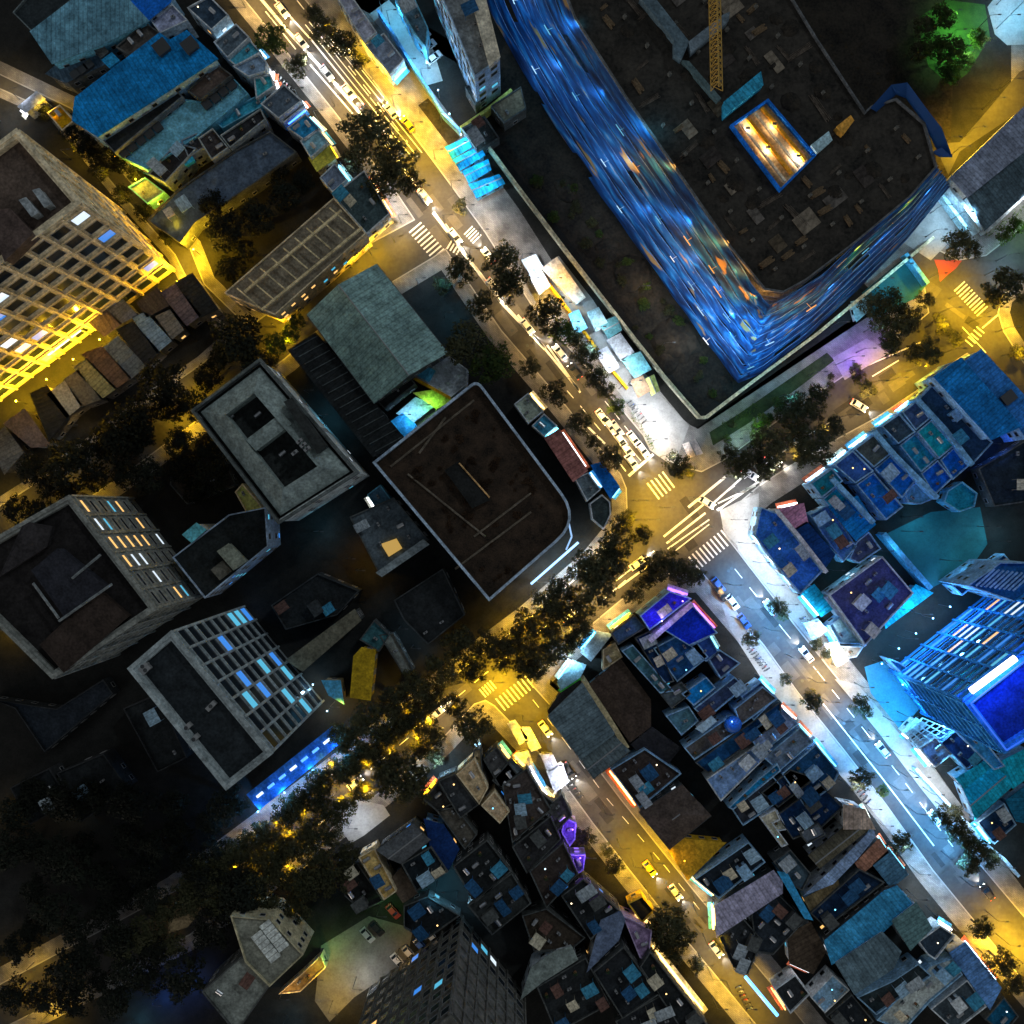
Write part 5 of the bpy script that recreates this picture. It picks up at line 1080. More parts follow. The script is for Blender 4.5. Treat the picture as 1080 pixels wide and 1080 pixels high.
S1 = [('405,492 500,420 545,470 432,542', 8, (30, 44, 62), 'slate roof just left of the violet-lit corner', 'flat'), ('445,565 492,540 660,730 602,738', 7, (34, 58, 64), 'long grey-teal roof strip in the south block', 'flat'),
      ('500,512 562,482 662,690 618,700', 7, (7, 22, 42), 'navy roof strip below the violet-lit corner', 'flat'), ('575,555 715,480 800,590 672,692', 7, (14, 40, 66), 'dark teal roof crowded with tanks and condensers', 'flat'),
      ('725,545 805,505 842,570 790,610', 7, (20, 38, 74), 'small indigo roof beside the royal blue one', 'flat'), ('800,600 845,560 930,615 850,680', 7, (24, 30, 50), 'dusky roof facing the bright avenue pavement, upper', 'flat'),
      ('602,742 690,690 730,740 650,800', 7, (40, 46, 48), 'grey roof with parapet in the middle of the south block', 'flat'), ('690,740 790,670 830,715 740,790', 7, (8, 70, 110), 'cyan-blue tarpaulin roof in the middle of the south block', 'flat'),
      ('625,830 720,790 760,850 690,910', 7, (36, 58, 66), 'dull teal roof left of the white hut', 'flat'), ('740,800 905,670 950,712 790,845', 7, (26, 34, 50), 'dusky long roof facing the avenue, below the tarpaulin', 'flat'), 
      ('700,960 870,840 905,900 742,1010', 8, (40, 38, 36), 'brown-black roof with pale parapet beside the blue dome', 'flat'), ('905,800 1020,710 1082,760 930,870', 8, (44, 40, 36), 'brown-black roof with pale parapet facing the avenue', 'flat'), ('745,1020 910,900 1095,770 1095,850 800,1065', 7, (8, 34, 58), 'long navy roof under the brown-black pair', 'flat'),
      ('320,700 440,602 560,765 560,870 480,930', 4, (30, 24, 20), 'brown-black yard roof between grey shed and row houses', 'shed'), ('490,945 570,880 680,960 600,1060', 4, (18, 18, 20), 'black yard roof at the lower end of the brown yard', 'shed')]
for p, h, c, l, st in S1: building('c3', p, h, C(*c), l, 'house', 'house', W_BLUE if rnd.random() < .5 else W_DARK, st, group=SB, lit=('cyan', 'white', 'blue'), litp=.15, clutter=7 if 'crowded' in l else None)
building('c3', '755,880 810,835 825,850 775,892', 9, C(120, 140, 150), 'small white roof hut between the dark roofs', 'roof_hut', 'hut', W_WHITE, 'shed', maxw=2)
# blue dome
bt = thing('roof_dome', 'glowing blue dome among the dark roofs', 'dome', G(773, 764, 8)); of = G(773, 764, 8); b = MB(); n = 14
for k in range(5):
    t0, t1 = k * math.pi / 10, (k + 1) * math.pi / 10
    for i in range(n):
        a0, a1 = 6.2832 * i / n, 6.2832 * (i + 1) / n; pts = [(math.cos(a0) * math.cos(t0), math.sin(a0) * math.cos(t0), math.sin(t0)), (math.cos(a1) * math.cos(t0), math.sin(a1) * math.cos(t0), math.sin(t0)), (math.cos(a1) * math.cos(t1), math.sin(a1) * math.cos(t1), math.sin(t1)), (math.cos(a0) * math.cos(t1), math.sin(a0) * math.cos(t1), math.sin(t1))]
        b.quad([(of[0] + p[0] * 2.2, of[1] + p[1] * 2.2, of[2] + p[2] * 1.6) for p in pts])
obj('shell', b.mesh('shell', plain('blue_shell', (.01, .12, .5), .25), of, None, True), bt); b = MB(); b.tube((of[0], of[1], of[2] - 8), (of[0], of[1], of[2]), 2.1, n=14); obj('drum', b.mesh('drum', W_BLUE, of), bt)
wall_lamp(bt, of, 772, 761, 10.5, (.2, .5, 1), 150)
t, P, o = building('c3', '150,832 285,702 412,900 280,1002', 9, MET(44, 54, 58), 'big slate grey shed roof at the head of the yellow street', 'shed', 'shed', W_DARK, 'shed')
building('c3', '288,1006 408,908 472,972 332,1078', 8.4, MET(42, 50, 52), 'smaller slate shed roof attached below the big one', 'shed', 'shed', W_DARK, 'gable', rise=.8)
ledwall('c3', '292,688 380,820 468,962', .14, 8, 1.1, C(92, 84, 62), 'tan side wall along the right of the slate shed')
building('c3', '150,810 200,740 275,690 290,700 160,826', 6, C(16, 16, 16), 'black front canopy of the slate shed', 'canopy_roof', 'canopy', W_DARK, 'shed')
building('c3', '195,725 270,670 280,690 210,738', 4, C(40, 110, 36), 'green striped awning at the head of the yellow street', 'shop_awning', 'awning', W_WHITE, 'shed', maxw=2, sign=(590, 700, GRN, 2))
building('c3', '285,570 350,490 400,500 320,600', 4.5, C(110, 130, 140), 'white-blue stall roof under the street trees', 'stall', 'stall', W_WHITE, 'shed', sign=(600, 660, CYA, 5))
building('c3', '190,690 250,610 295,625 275,668 200,718', 4.5, C(90, 120, 130), 'white-cyan shop roof beside the green awning', 'stall', 'stall', W_WHITE, 'shed', sign=(585, 690, CYA, 5))
building('c3', '370,560 420,530 450,590 370,645', 4.5, C(96, 88, 66), 'tan low roof below the slate roof under the trees', 'stall', 'stall', W_TAN, 'flat', clutter=1)
S2 = [('d3', '400,45 540,-40 690,62 560,170 520,205', 6, (26, 22, 20), 'brown-black roof beside red flower boxes', 'flat'), ('d3', '525,220 690,112 802,232 640,362', 7, (34, 29, 26), 'dark hipped roof with visible hip lines beside the yellow street', 'hip'),
      ('d3', '742,492 962,340 1032,422 842,572', 7, (13, 17, 21), 'black roof above the lavender roof', 'flat'), ('d3', '830,600 1062,460 1095,500 1095,545 835,717', 6, (88, 86, 100), 'lavender-grey ribbed long roof reaching the yellow street', 'shed'),
      ('d3', '840,730 940,650 1020,740 960,880 900,850', 6, (18, 20, 22), 'black roof below the lavender one on the yellow street', 'flat'), ('d3', '885,190 1060,70 1095,110 1095,170 940,275', 7, (22, 24, 28), 'black roof with thin white parapet in the south block', 'flat'),
      ('d3', '790,85 900,10 1000,-60 1060,-30 850,175 ', 7, (62, 80, 104), 'pale slate-blue terrace with white edges', 'flat'), ('d3', '880,200 1000,85 1080,20 1095,50 900,210', 8, (12, 72, 100), 'teal strip roof below the pale slate-blue terrace', 'flat'),
      ('d3', '1020,240 1080,210 1120,290 1065,300', 7, (110, 108, 96), 'beige L-shaped hut roof, upper arm', 'flat'), ('d4', '5,240 70,205 90,250 60,265 122,350 95,362', 8, (112, 108, 94), 'beige L-shaped roof beside a navy roof', 'flat'),
      ('d4', '75,230 250,100 345,200 250,290 140,330', 7, (8, 26, 48), 'wide navy tiled roof facing the lower avenue', 'flat'), ('d4', '10,140 130,45 235,80 80,200', 7, (10, 22, 38), 'dark navy roof upper of the avenue row', 'flat'), ('d4', '350,192 430,210 466,282 350,282', 8, (112, 100, 90), 'beige hipped front roof facing the lower avenue', 'shed'),
      ('d4', '165,300 245,260 275,310 200,350', 8, (62, 68, 74), 'grey roof block at the foot of the navy tiled roof', 'flat'), ('d4', '210,395 350,285 442,290 250,440', 7, (44, 42, 34), 'olive-brown gabled roof behind the beige front', 'gable'), ('d4', '60,420 130,370 215,470 180,540 140,520', 7, (30, 40, 46), 'slate roof left of the olive-brown gable', 'flat'),
      ('d4', '190,552 300,455 462,292 470,315 400,402 300,505', 7, (116, 138, 168), 'pale steel-blue long roof strip in the avenue row', 'shed'), ('d4', '398,425 490,330 522,380 420,462', 6, (84, 58, 46), 'rust brown roof facing the lower avenue', 'shed'), ('d4', '190,570 320,500 330,550 215,622', 6, (58, 50, 34), 'olive-tan roof under the pale steel-blue strip', 'shed'),
      ('d4', '470,432 530,375 602,470 540,520', 6, (36, 60, 76), 'slate-teal roof facing the lower avenue', 'shed'), ('d4', '210,630 410,450 515,505 275,690', 7, (7, 18, 32), 'midnight blue long roof above the light blue one', 'flat'), ('d4', '272,742 512,542 562,522 622,592 505,700 300,830', 8, (54, 140, 186), 'light sky-blue roof, brightest in the avenue row', 'shed'),  # sky-blue roof carries its lamp light in the colour
      ('d4', '318,832 502,710 575,785 545,850 390,952', 9, (42, 54, 60), 'slate flat roof with seam lines below the sky-blue one', 'shed'), ('d4', '548,662 640,590 700,688 618,772', 9, (42, 60, 62), 'square slate-green roof right of the sky-blue one', 'shed'), ('d4', '400,972 545,905 650,835 705,885 480,1045', 7, (18, 24, 26), 'long black roof crowded with tanks and condensers near the bottom', 'flat'),
      ('d4', '480,1065 700,842 790,812 832,880 700,990 590,1110', 6, (88, 92, 90), 'pale stone terrace roof at the bottom of the avenue row', 'flat'), ('d4', '650,745 740,680 800,720 720,820 690,800', 6, (20, 28, 36), 'black-blue roof right of the slate-green square', 'flat'), ('d4', '782,792 840,752 982,932 940,1012', 6, (92, 138, 196), 'pale blue roof running along the avenue pavement', 'shed'),
      ('d4', '920,1062 1000,970 1060,1050 1000,1120', 6, (6, 40, 58), 'dark teal roof at the bottom right', 'flat'), ('d4', '700,1020 850,900 930,1010 800,1110', 6, (30, 36, 40), 'charcoal roof with blue hatch near the bottom right', 'flat'), ('d4', '212,972 302,880 372,942 270,1037', 6, (72, 94, 110), 'grey-blue roof with two dark hatches near the bottom', 'flat'),
      ('d4', '65,940 150,880 210,960 130,1040', 6, (18, 20, 22), 'black roof left of the hatched grey-blue one', 'flat'), ('d4', '275,1050 380,960 470,1070 380,1140', 6, (13, 16, 19), 'black roof cut by the bottom edge beside the pale terrace', 'flat'), ('d4', '-30,620 80,550 190,660 60,800 -10,790', 6, (17, 21, 25), 'navy-black roof crowded with condensers', 'flat'), ('d4', '120,720 210,670 270,780 220,870 130,830', 5, (34, 28, 22), 'brown yard roof left of the sky-blue one', 'shed')]
for z, p, h, c, l, st in S2: building(z, p, h, (MET if st in ('shed', 'gable') else C)(*c), l, 'house', 'house', rnd.choice((W_BLUE, W_DARK, W_WHITE)), st, group=SB, lit=('cyan', 'white', 'warm'), litp=.15, clutter=7 if 'crowded' in l else None, rise=1.3)
building('d4', '85,465 112,468 212,650 190,645', 8, C(50, 140, 190), 'bright pale blue curved strip roof between dark roofs', 'strip_roof', 'canopy', W_BLUE, 'shed')
t, P, o = building('d3', '640,370 700,330 860,345 715,488', 5, C(90, 70, 14), 'brown-yellow timber yard roof lit from the yellow street', 'yard_house', 'house', C(120, 92, 20), 'shed')  # yellow lamp light put into roof and wall colours
wall_lamp(t, o, 722, 908, 8, YEL, 160)
b_ = thing('led_sign', 'long blue-white neon strip sign beside the lower yellow street', 'sign', G(800, 1050)); of = G(800, 1050); b = MB(); b.tube(G(786, 1030, 5), G(820, 1071, 5), .45, n=6); obj('tube', b.mesh('tube', glow('neon_blue', (.12, .45, 1.), 3.), of), b_)
for x, y in ((788, 1033), (818, 1069)): b = MB(); b.tube(G(x, y, .14), G(x, y, 5), .1, n=5); obj('post', b.mesh('post', M_DARK, of), b_)
# ------------------------------------------------------------------ trees
def leaf_mat(c0, c1):
    m, nt, bs = mk('foliage'); N, L = nt.nodes, nt.links
    oi = N.new('ShaderNodeObjectInfo'); tc = N.new('ShaderNodeTexCoord'); n = N.new('ShaderNodeTexNoise'); n.inputs['Scale'].default_value = 3.5; n.inputs['Detail'].default_value = 3
    L.new(tc.outputs['Object'], n.inputs['Vector'])
    cr = N.new('ShaderNodeValToRGB'); cr.color_ramp.elements[0].position = .35; cr.color_ramp.elements[1].position = .65; cr.color_ramp.elements[0].color = (*c0, 1); cr.color_ramp.elements[1].color = (*c1, 1)
    L.new(n.outputs['Fac'], cr.inputs[0])
    hv = N.new('ShaderNodeHueSaturation'); r = N.new('ShaderNodeMapRange'); r.inputs[3].default_value = .7; r.inputs[4].default_value = 1.3; L.new(oi.outputs['Random'], r.inputs[0]); L.new(r.outputs[0], hv.inputs['Value']); L.new(cr.outputs[0], hv.inputs['Color'])
    L.new(hv.outputs[0], bs.inputs['Base Color']); bs.inputs['Roughness'].default_value = .7; bs.inputs['Specular IOR Level'].default_value = .15
    tr = N.new('ShaderNodeBsdfTranslucent'); L.new(hv.outputs[0], tr.inputs['Color']); mx = N.new('ShaderNodeMixShader'); mx.inputs[0].default_value = .35
    L.new(bs.outputs[0], mx.inputs[1]); L.new(tr.outputs[0], mx.inputs[2]); L.new(mx.outputs[0], N['Material Output'].inputs['Surface'])
    return m
LEAF = {'dark': leaf_mat((.035, .04, .02), (.085, .085, .04)), 'green': leaf_mat((.03, .06, .015), (.09, .13, .03)), 'black': leaf_mat((.012, .016, .012), (.02, .024, .016))}  # black set has the missing light of unlit areas put into its colour
M_BARK = plain('bark', (.06, .045, .03), .9)
def crown_mesh(seed, mat):
    r_ = random.Random(seed); b = MB(); nc = r_.randint(11, 16)
    cl = [(0, 0, .12, .4)]
    for i in range(nc):
        a = 6.283 * i / nc + r_.uniform(-.3, .3); d = r_.uniform(.4, .78); cl.append((d * math.cos(a), d * math.sin(a), r_.uniform(-.25, .2), r_.uniform(.14, .3)))
    for i in range(6):
        a = r_.uniform(0, 6.28); d = r_.uniform(.1, .4); cl.append((d * math.cos(a), d * math.sin(a), r_.uniform(.15, .4), r_.uniform(.2, .32)))
    for (x, y, z, r0) in cl:
        for k in range(int(290 * r0)):
            v = Vector((r_.gauss(0, 1), r_.gauss(0, 1), r_.gauss(0, 1))).normalized() * r0 * r_.uniform(.5, 1.3)
            p = Vector((x + v.x, y + v.y, z + v.z * .8)); s = r_.uniform(.045, .085)
            nn = (v.normalized() + Vector((r_.uniform(-.8, .8), r_.uniform(-.8, .8), r_.uniform(-.3, 1.)))).normalized(); a = nn.orthogonal().normalized(); c = nn.cross(a)
            t = r_.uniform(0, 6.28); e1 = (a * math.cos(t) + c * math.sin(t)) * s; e2 = (c * math.cos(t) - a * math.sin(t)) * s * .6
            b.quad([p - e1, p + e2, p + e1 * 1.1, p - e2])
    return b.mesh('crown', mat)
CR = {k: [crown_mesh(i * 7 + len(k), LEAF[k]) for i in range(4)] for k in LEAF}
def trunk_mesh(seed):
    r_ = random.Random(seed); b = MB(); b.tube((0, 0, -1.35), (.03, .02, -.6), .085, .06, 8); b.tube((.03, .02, -.6), (0, 0, -.1), .06, .035, 8)
    for i in range(5):
        a = 1.257 * i + r_.uniform(-.3, .3); q = (.5 * math.cos(a), .5 * math.sin(a), r_.uniform(-.1, .2)); b.tube((.03, .02, -.62 + .05 * i), q, .04, .014, 6)
    return b.mesh('trunk', M_BARK)
TRK = [trunk_mesh(i) for i in range(3)]
tr_ = random.Random(77)
def tree(x, y, rpx, kind, label, group, hz=None):
    r = rpx * S * 1.3; zc = min(9.5, max(3.6, r * 1.5)) if hz is None else hz; g = G(x, y, zc + r * .3)
    t = thing('tree', label, 'tree', (g[0], g[1], .12), tr_.uniform(0, 6.28), group)
    obj('crown', tr_.choice(CR[kind]), t, (0, 0, zc - .12), (0, 0, tr_.uniform(0, 6.28)), (r * tr_.uniform(.9, 1.1), r * tr_.uniform(.9, 1.1), r * tr_.uniform(.65, .85)))
    obj('trunk', tr_.choice(TRK), t, (0, 0, zc - .12), None, (r * .8, r * .8, (zc - .12) / 1.35))
def grove(lst, phrase, group, kind='dark'):
    lst = sorted(lst, key=lambda q: math.dist(q[:2], (712, 548)))
    for i, q in enumerate(lst):
        kd = q[3] if len(q) > 3 else kind
        adj = {'dark': 'dark leafy', 'green': 'bright green', 'black': 'near-black'}[kd]
        tree(q[0], q[1], q[2], kd, '%s tree %s, %s from the crossing' % (adj, phrase, ordn(i)), group)
grove([(283, 38, 17, 'green'), (312, 68, 12), (385, 138, 24), (415, 165, 21), (372, 165, 13), (432, 190, 13), (405, 190, 17), (395, 212, 10), (508, 322, 14), (486, 283, 15), (490, 360, 20), (516, 384, 20, 'green'), (584, 414, 13), (559, 387, 10), (612, 446, 12), (644, 482, 13), (626, 466, 8), (467, 300, 9)], 'west of the upper avenue', 'street trees west of the upper avenue')
grove([(340, 28, 14), (362, 44, 14), (378, 62, 10), (330, 12, 10), (530, 276, 19), (538, 300, 17), (577, 332, 17), (592, 348, 13, 'green'), (618, 374, 13), (607, 356, 9), (628, 397, 13), (640, 412, 9), (650, 428, 9, 'green'), (486, 218, 8)], 'on the east pavement of the upper avenue', 'street trees east of the upper avenue')
grove([(715, 490, 12), (725, 496, 8), (663, 546, 9), (655, 555, 10), (676, 564, 11), (650, 578, 17), (634, 605, 19), (700, 596, 17), (722, 603, 14), (685, 608, 12), (737, 608, 8)], 'standing right at the corners of the crossing', 'trees at the crossing')
cb = [(440, 752, 13), (424, 764, 13), (405, 780, 13), (388, 792, 13), (372, 806, 12), (352, 818, 14), (336, 838, 14), (318, 846, 14), (300, 862, 14), (284, 878, 14), (268, 886, 14), (248, 900, 14), (232, 910, 14), (215, 920, 14), (196, 938, 14), (352, 862, 14), (366, 848, 12), (334, 880, 13), (312, 896, 14), (292, 902, 12), (404, 818, 13), (382, 836, 11), (444, 792, 11), (418, 800, 12), (215, 938, 16), (195, 955, 16), (170, 965, 14), (228, 955, 16), (205, 925, 13), (250, 950, 15), (280, 955, 14), (150, 985, 17), (125, 1000, 17), (175, 1000, 15), (646, 592, 16), (618, 600, 17), (628, 625, 19), (592, 623, 15), (579, 636, 15), (605, 644, 17), (556, 662, 17), (584, 651, 15), (612, 664, 13), (579, 685, 19), (553, 690, 15), (556, 706, 13), (600, 677, 12), (566, 708, 11), (670, 626, 11), (540, 680, 14), (530, 700, 11), (485, 680, 17), (514, 682, 15), (499, 706, 15), (467, 708, 17), (436, 727, 17), (415, 745, 17), (498, 768, 17), (457, 737, 14), (387, 763, 17), (368, 786, 17), (431, 760, 13), (412, 773, 13), (355, 775, 11), (480, 745, 12), (452, 775, 14), (425, 826, 24), (395, 800, 12), (361, 815, 13), (309, 852, 15), (322, 878, 13), (348, 885, 11), (285, 909, 15), (335, 909, 15), (348, 930, 17), (322, 935, 17), (296, 926, 14), (374, 808, 13), (335, 826, 15), (300, 885, 11), (262, 905, 14), (268, 935, 16), (240, 925, 13), (365, 905, 13), (340, 855, 12), (460, 800, 9), (312, 960, 13)]
for lo_, hi_, ph_ in ((520, 999, 'over the street between crossing and yellow street'), (400, 520, 'over the street left of the yellow crosswalk'), (300, 400, 'over the street beside the pale court'), (0, 300, 'at the far end of the diagonal street')):
    grove([q for q in cb if lo_ < q[0] <= hi_], ph_, 'canopy trees over the south-west street')
pk = random.Random(12); park = []; bad = [(185, 967, 26)]
while len(park) < 44:
    x, y = pk.uniform(-5, 262), pk.uniform(838, 1075); r_ = pk.uniform(13, 22)
    if y > 1050 + .0 * x and x > 120 or (x > 195 and y > 985) or any(math.dist((x, y), (a, b_)) < (r_ + c_) * .72 for a, b_, c_ in park) or math.dist((x, y), (185, 967)) < 30 or math.dist((x, y), (30, 1030)) < 16: continue
    park.append((x, y, r_))
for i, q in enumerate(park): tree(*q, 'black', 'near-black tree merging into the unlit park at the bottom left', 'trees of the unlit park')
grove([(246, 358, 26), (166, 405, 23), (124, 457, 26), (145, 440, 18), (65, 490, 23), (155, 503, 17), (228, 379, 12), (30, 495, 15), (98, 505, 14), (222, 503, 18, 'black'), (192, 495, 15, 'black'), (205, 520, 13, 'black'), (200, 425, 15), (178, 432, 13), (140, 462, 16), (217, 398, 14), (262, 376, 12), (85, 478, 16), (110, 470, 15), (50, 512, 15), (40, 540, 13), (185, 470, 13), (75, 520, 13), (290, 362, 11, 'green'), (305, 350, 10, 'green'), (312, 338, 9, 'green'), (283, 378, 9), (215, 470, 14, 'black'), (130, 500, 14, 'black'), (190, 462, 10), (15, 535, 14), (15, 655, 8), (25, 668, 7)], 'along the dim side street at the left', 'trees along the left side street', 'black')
grove([(235, 240, 19), (222, 213, 14), (270, 228, 17), (300, 205, 16), (318, 190, 12), (255, 262, 12), (240, 282, 14), (292, 180, 10)], 'in the dark garden above the louvred block', 'garden trees above the louvred block', 'black')
grove([(48, 118, 9), (72, 138, 10), (104, 178, 10), (128, 204, 10), (150, 222, 9), (174, 246, 9), (140, 182, 9), (117, 166, 14), (85, 150, 12), (98, 162, 9), (184, 28, 8, 'green')], 'among the metal halls of the top left', 'trees among the metal halls', 'black')
grove([(1007, 50, 16, 'green'), (997, 15, 13, 'green'), (1033, 38, 10, 'green'), (987, 47, 12, 'green'), (1004, 76, 10, 'green'), (976, 26, 12), (1020, 62, 9), (970, 52, 10)], 'on the green-lit lawn at the top right', 'trees on the green-lit lawn')
grove([(1013, 255, 14), (1028, 262, 10), (1065, 300, 19), (978, 315, 9), (947, 348, 17), (961, 335, 13), (941, 318, 14), (930, 338, 12), (941, 362, 12), (984, 370, 13), (968, 372, 11), (998, 346, 9), (1010, 357, 8), (991, 336, 7), (1061, 246, 9, 'green'), (1074, 237, 9, 'green'), (1076, 372, 9), (920, 322, 12), (1050, 312, 10)], 'round the yellow crossing at the right', 'trees round the yellow crossing')
grove([(862, 472, 18), (878, 450, 13), (852, 436, 15), (862, 418, 13), (816, 467, 17), (810, 490, 13), (831, 441, 11), (917, 410, 10), (838, 425, 11), (795, 480, 14), (780, 492, 13), (770, 478, 10), (800, 462, 9), (843, 458, 12), (846, 480, 11), (805, 445, 9, 'green'), (824, 428, 8, 'green'), (905, 395, 8)], 'over the street leading north-east', 'trees over the north-east street')
grove([(821, 640, 9), (827, 648, 7), (793, 674, 9), (829, 717, 7), (858, 741, 11), (862, 680, 7), (872, 690, 6), (908, 743, 9), (915, 752, 7), (910, 823, 12), (932, 835, 6, 'green'), (952, 890, 12), (995, 862, 11), (1013, 877, 13), (1032, 898, 13), (1022, 890, 10), (1047, 908, 10), (1037, 981, 12), (1059, 1018, 15), (1025, 914, 11), (1010, 858, 8), (1072, 1040, 12)], 'along the lower avenue', 'street trees of the lower avenue')
grove([(706, 976, 18), (718, 990, 14), (700, 995, 13), (692, 978, 10), (618, 885, 10), (649, 914, 10), (735, 1020, 9), (712, 1010, 10), (640, 898, 7)], 'along the yellow street at the bottom', 'trees along the lower yellow street')
def shrubs(lst, phrase, group):
    for i, (x, y, r_) in enumerate(sorted(lst, key=lambda q: q[1])):
        g = G(x, y, .5); t = thing('shrub', 'low dark shrub %s, %s from the top' % (phrase, ordn(i)), 'shrub', (g[0], g[1], .15), i * 1.3, group); r_ *= S
        obj('foliage', CR['dark' if i % 3 else 'green'][i % 4], t, (0, 0, r_ * .55), None, (r_, r_ * .9, r_ * .6)); obj('stem', TRK[i % 3], t, (0, 0, r_ * .6), None, (r_ * .6, r_ * .6, r_ * .45))
sr = random.Random(5); sh_ = []
for i in range(34):
    f = sr.random(); sh_.append((560 + f * 185 + sr.uniform(-22, 12), 165 + f * 235 + sr.uniform(-14, 16), sr.uniform(4, 9)))
sh_ = [q for q in sh_ if inside(q[:2], [(530, 160), (600, 185), (770, 400), (742, 425), (700, 385), (600, 255)])]
shrubs(sh_, 'inside the hoarding strip', 'shrubs inside the hoarding')
sh_ = [(760 + f * 15.5 + sr.uniform(-8, 8), 462 - f * 8.2 + sr.uniform(-7, 7), sr.uniform(4, 8)) for f in range(10)]
shrubs(sh_, 'in the planting bed on the north-east street', 'shrubs of the north-east bed')
# hedges
for z, p, l in (('@600_420', '330,80 370,75 440,190 480,240 500,300 470,290 420,200', 'green hedge along the kerb just before the crossing'), ('@600_420', '870,130 960,90 1060,20 1080,60 980,130 890,180', 'green hedge bed on the north-east street corner'), ('@880_200', '860,250 930,200 1080,90 1080,120 960,210 880,270', 'green planted strip under the white parapet at the right'), ('@440_220', '340,680 400,700 500,820 490,920 440,940 420,800', 'yellow-green shrub border beside the upper avenue')):
    pp = ccw([G(x, y, 1.)[:2] for x, y in PX(z, p)]); c = cen(pp); of = (c[0], c[1], .13); hr = random.Random(len(l)); b = MB(); bx = [q[0] for q in pp]; by = [q[1] for q in pp]; k = 0
    A = abs(area2(pp))
    while k < A * 9:
        q = (hr.uniform(min(bx), max(bx)), hr.uniform(min(by), max(by)))
        if not inside(q, pp): continue
        k += 1; v = Vector((hr.gauss(0, 1), hr.gauss(0, 1), abs(hr.gauss(0, 1)))).normalized(); a = v.orthogonal().normalized() * hr.uniform(.12, .3); e = v.cross(a); z0 = .15 + hr.uniform(.2, 1.1); P_ = Vector((q[0], q[1], z0)); b.quad([P_ - a, P_ + e * .6, P_ + a, P_ - e * .6])
    tag(obj('hedge', b.mesh('hedge', LEAF['green'], of), None, of), l, 'hedge')
rg = [o_ for o_ in COL.objects if o_.name.startswith('roof_garden_building')][0]; LEAF['rust'] = leaf_mat((.02, .016, .012), (.10, .055, .03)); CRR = [crown_mesh(90 + i, LEAF['rust']) for i in range(3)]; gq = random.Random(9); n_ = 0
RGP = ccw([G(x, y, 14)[:2] for x, y in ((412, 488), (502, 416), (595, 545), (518, 618))])
while n_ < 46:
    x, y = gq.uniform(400, 600), gq.uniform(415, 620); g = G(x, y, 14)
    if not inside(g, RGP) or inside(G(x, y, 14), ccw([G(a_, b_, 14)[:2] for a_, b_ in ((468, 496), (484, 486), (520, 528), (500, 538))])): continue
    r_ = gq.uniform(.5, 1.7); obj('overgrowth', CRR[n_ % 3], rg, (g[0] - rg.location[0], g[1] - rg.location[1], 13.9), (0, 0, gq.uniform(0, 6)), (r_, r_ * gq.uniform(.6, 1), r_ * .35)); n_ += 1
# ------------------------------------------------------------------ street lamps
def lamp_meshes():
    p = MB(); p.tube((0, 0, 0), (0, 0, .5), .16, .14, 8); p.tube((0, 0, .5), (0, 0, 8.6), .1, .06, 8)
    a = MB(); a.tube((0, 0, 8.5), (.9, 0, 9.0), .05, .045, 6); a.tube((.9, 0, 9.0), (1.9, 0, 9.1), .045, .04, 6)
    return p.mesh('pole', M_DARK), a.mesh('arm', M_DARK)
ME_POLE, ME_ARM = lamp_meshes(); HEADS = {}; NL = [0]
def head_mesh(col):
    if col not in HEADS:
        b = MB(); b.box((2.15, 0, 9.12), (.8, .3, .12)); b.box((2.15, 0, 9.03), (.6, .22, .06), 0, 1); HEADS[col] = b.mesh('lamp_head', [M_DARK, glow('lamp_lens', col, 12, False)])
    return HEADS[col]
LD = {}
def lamp(x, y, col, pw, label, group, dirpx=None, cone=150, h=1.0):
    """lamp whose light falls at ground pixel x,y; the pole stands away from dirpx"""
    g = Vector(G(x, y)[:2]); d = Vector(G(*dirpx)[:2]) - g if dirpx else Vector((1, 0)); d.normalize(); a = math.atan2(d.y, d.x); base = g - d * 2.15
    t = thing('street_lamp', label, 'street lamp', (base.x, base.y, .02), a, group); t.scale = (1, 1, h)
    obj('pole', ME_POLE, t); obj('arm', ME_ARM, t); hd = obj('lamp_head', head_mesh(col), t.children[1])
    k = (col, pw, cone)
    if k not in LD:
        L = bpy.data.lights.new('lamp_light', 'SPOT'); L.energy = pw; L.color = col; L.spot_size = R(cone); L.spot_blend = .6; L.shadow_soft_size = .25; LD[k] = L
    lo = bpy.data.objects.new('lamp_light', LD[k]); COL.objects.link(lo); lo.parent = hd; lo.location = (2.15, 0, 8.95); NL[0] += 1
CN = {YEL: 'yellow', WHI: 'white', CYA: 'cyan', BLU: 'blue', PUR: 'violet', GRN: 'green', WRM: 'warm', ORA: 'orange', ICE: 'pale blue'}
STE = (.12, .47, 1.); CN[STE] = 'steel-blue'; SKIP = []
LP = .42
def lamps(lst, phrase, group, scale=1.0, cone=130, h=.8):
    lst = sorted(lst, key=lambda q: math.dist(q[:2], (712, 548)))
    for i, q in enumerate(lst):
        if any(F[1] > 4 and (inside(G(q[0], q[1])[:2], F[0]) or inside((G(q[0], q[1])[0] - 2.15, G(q[0], q[1])[1]), F[0])) for F in FOOT): SKIP.append(q[:2]); continue
        lamp(q[0], q[1], q[2], q[3] * scale * LP * (1.6 if q[2] == YEL else 1), '%s lamp %s, %s from the crossing' % (CN[q[2]], phrase, ordn(i)), group, q[4] if len(q) > 4 else None, cone, h)
k1 = 1000
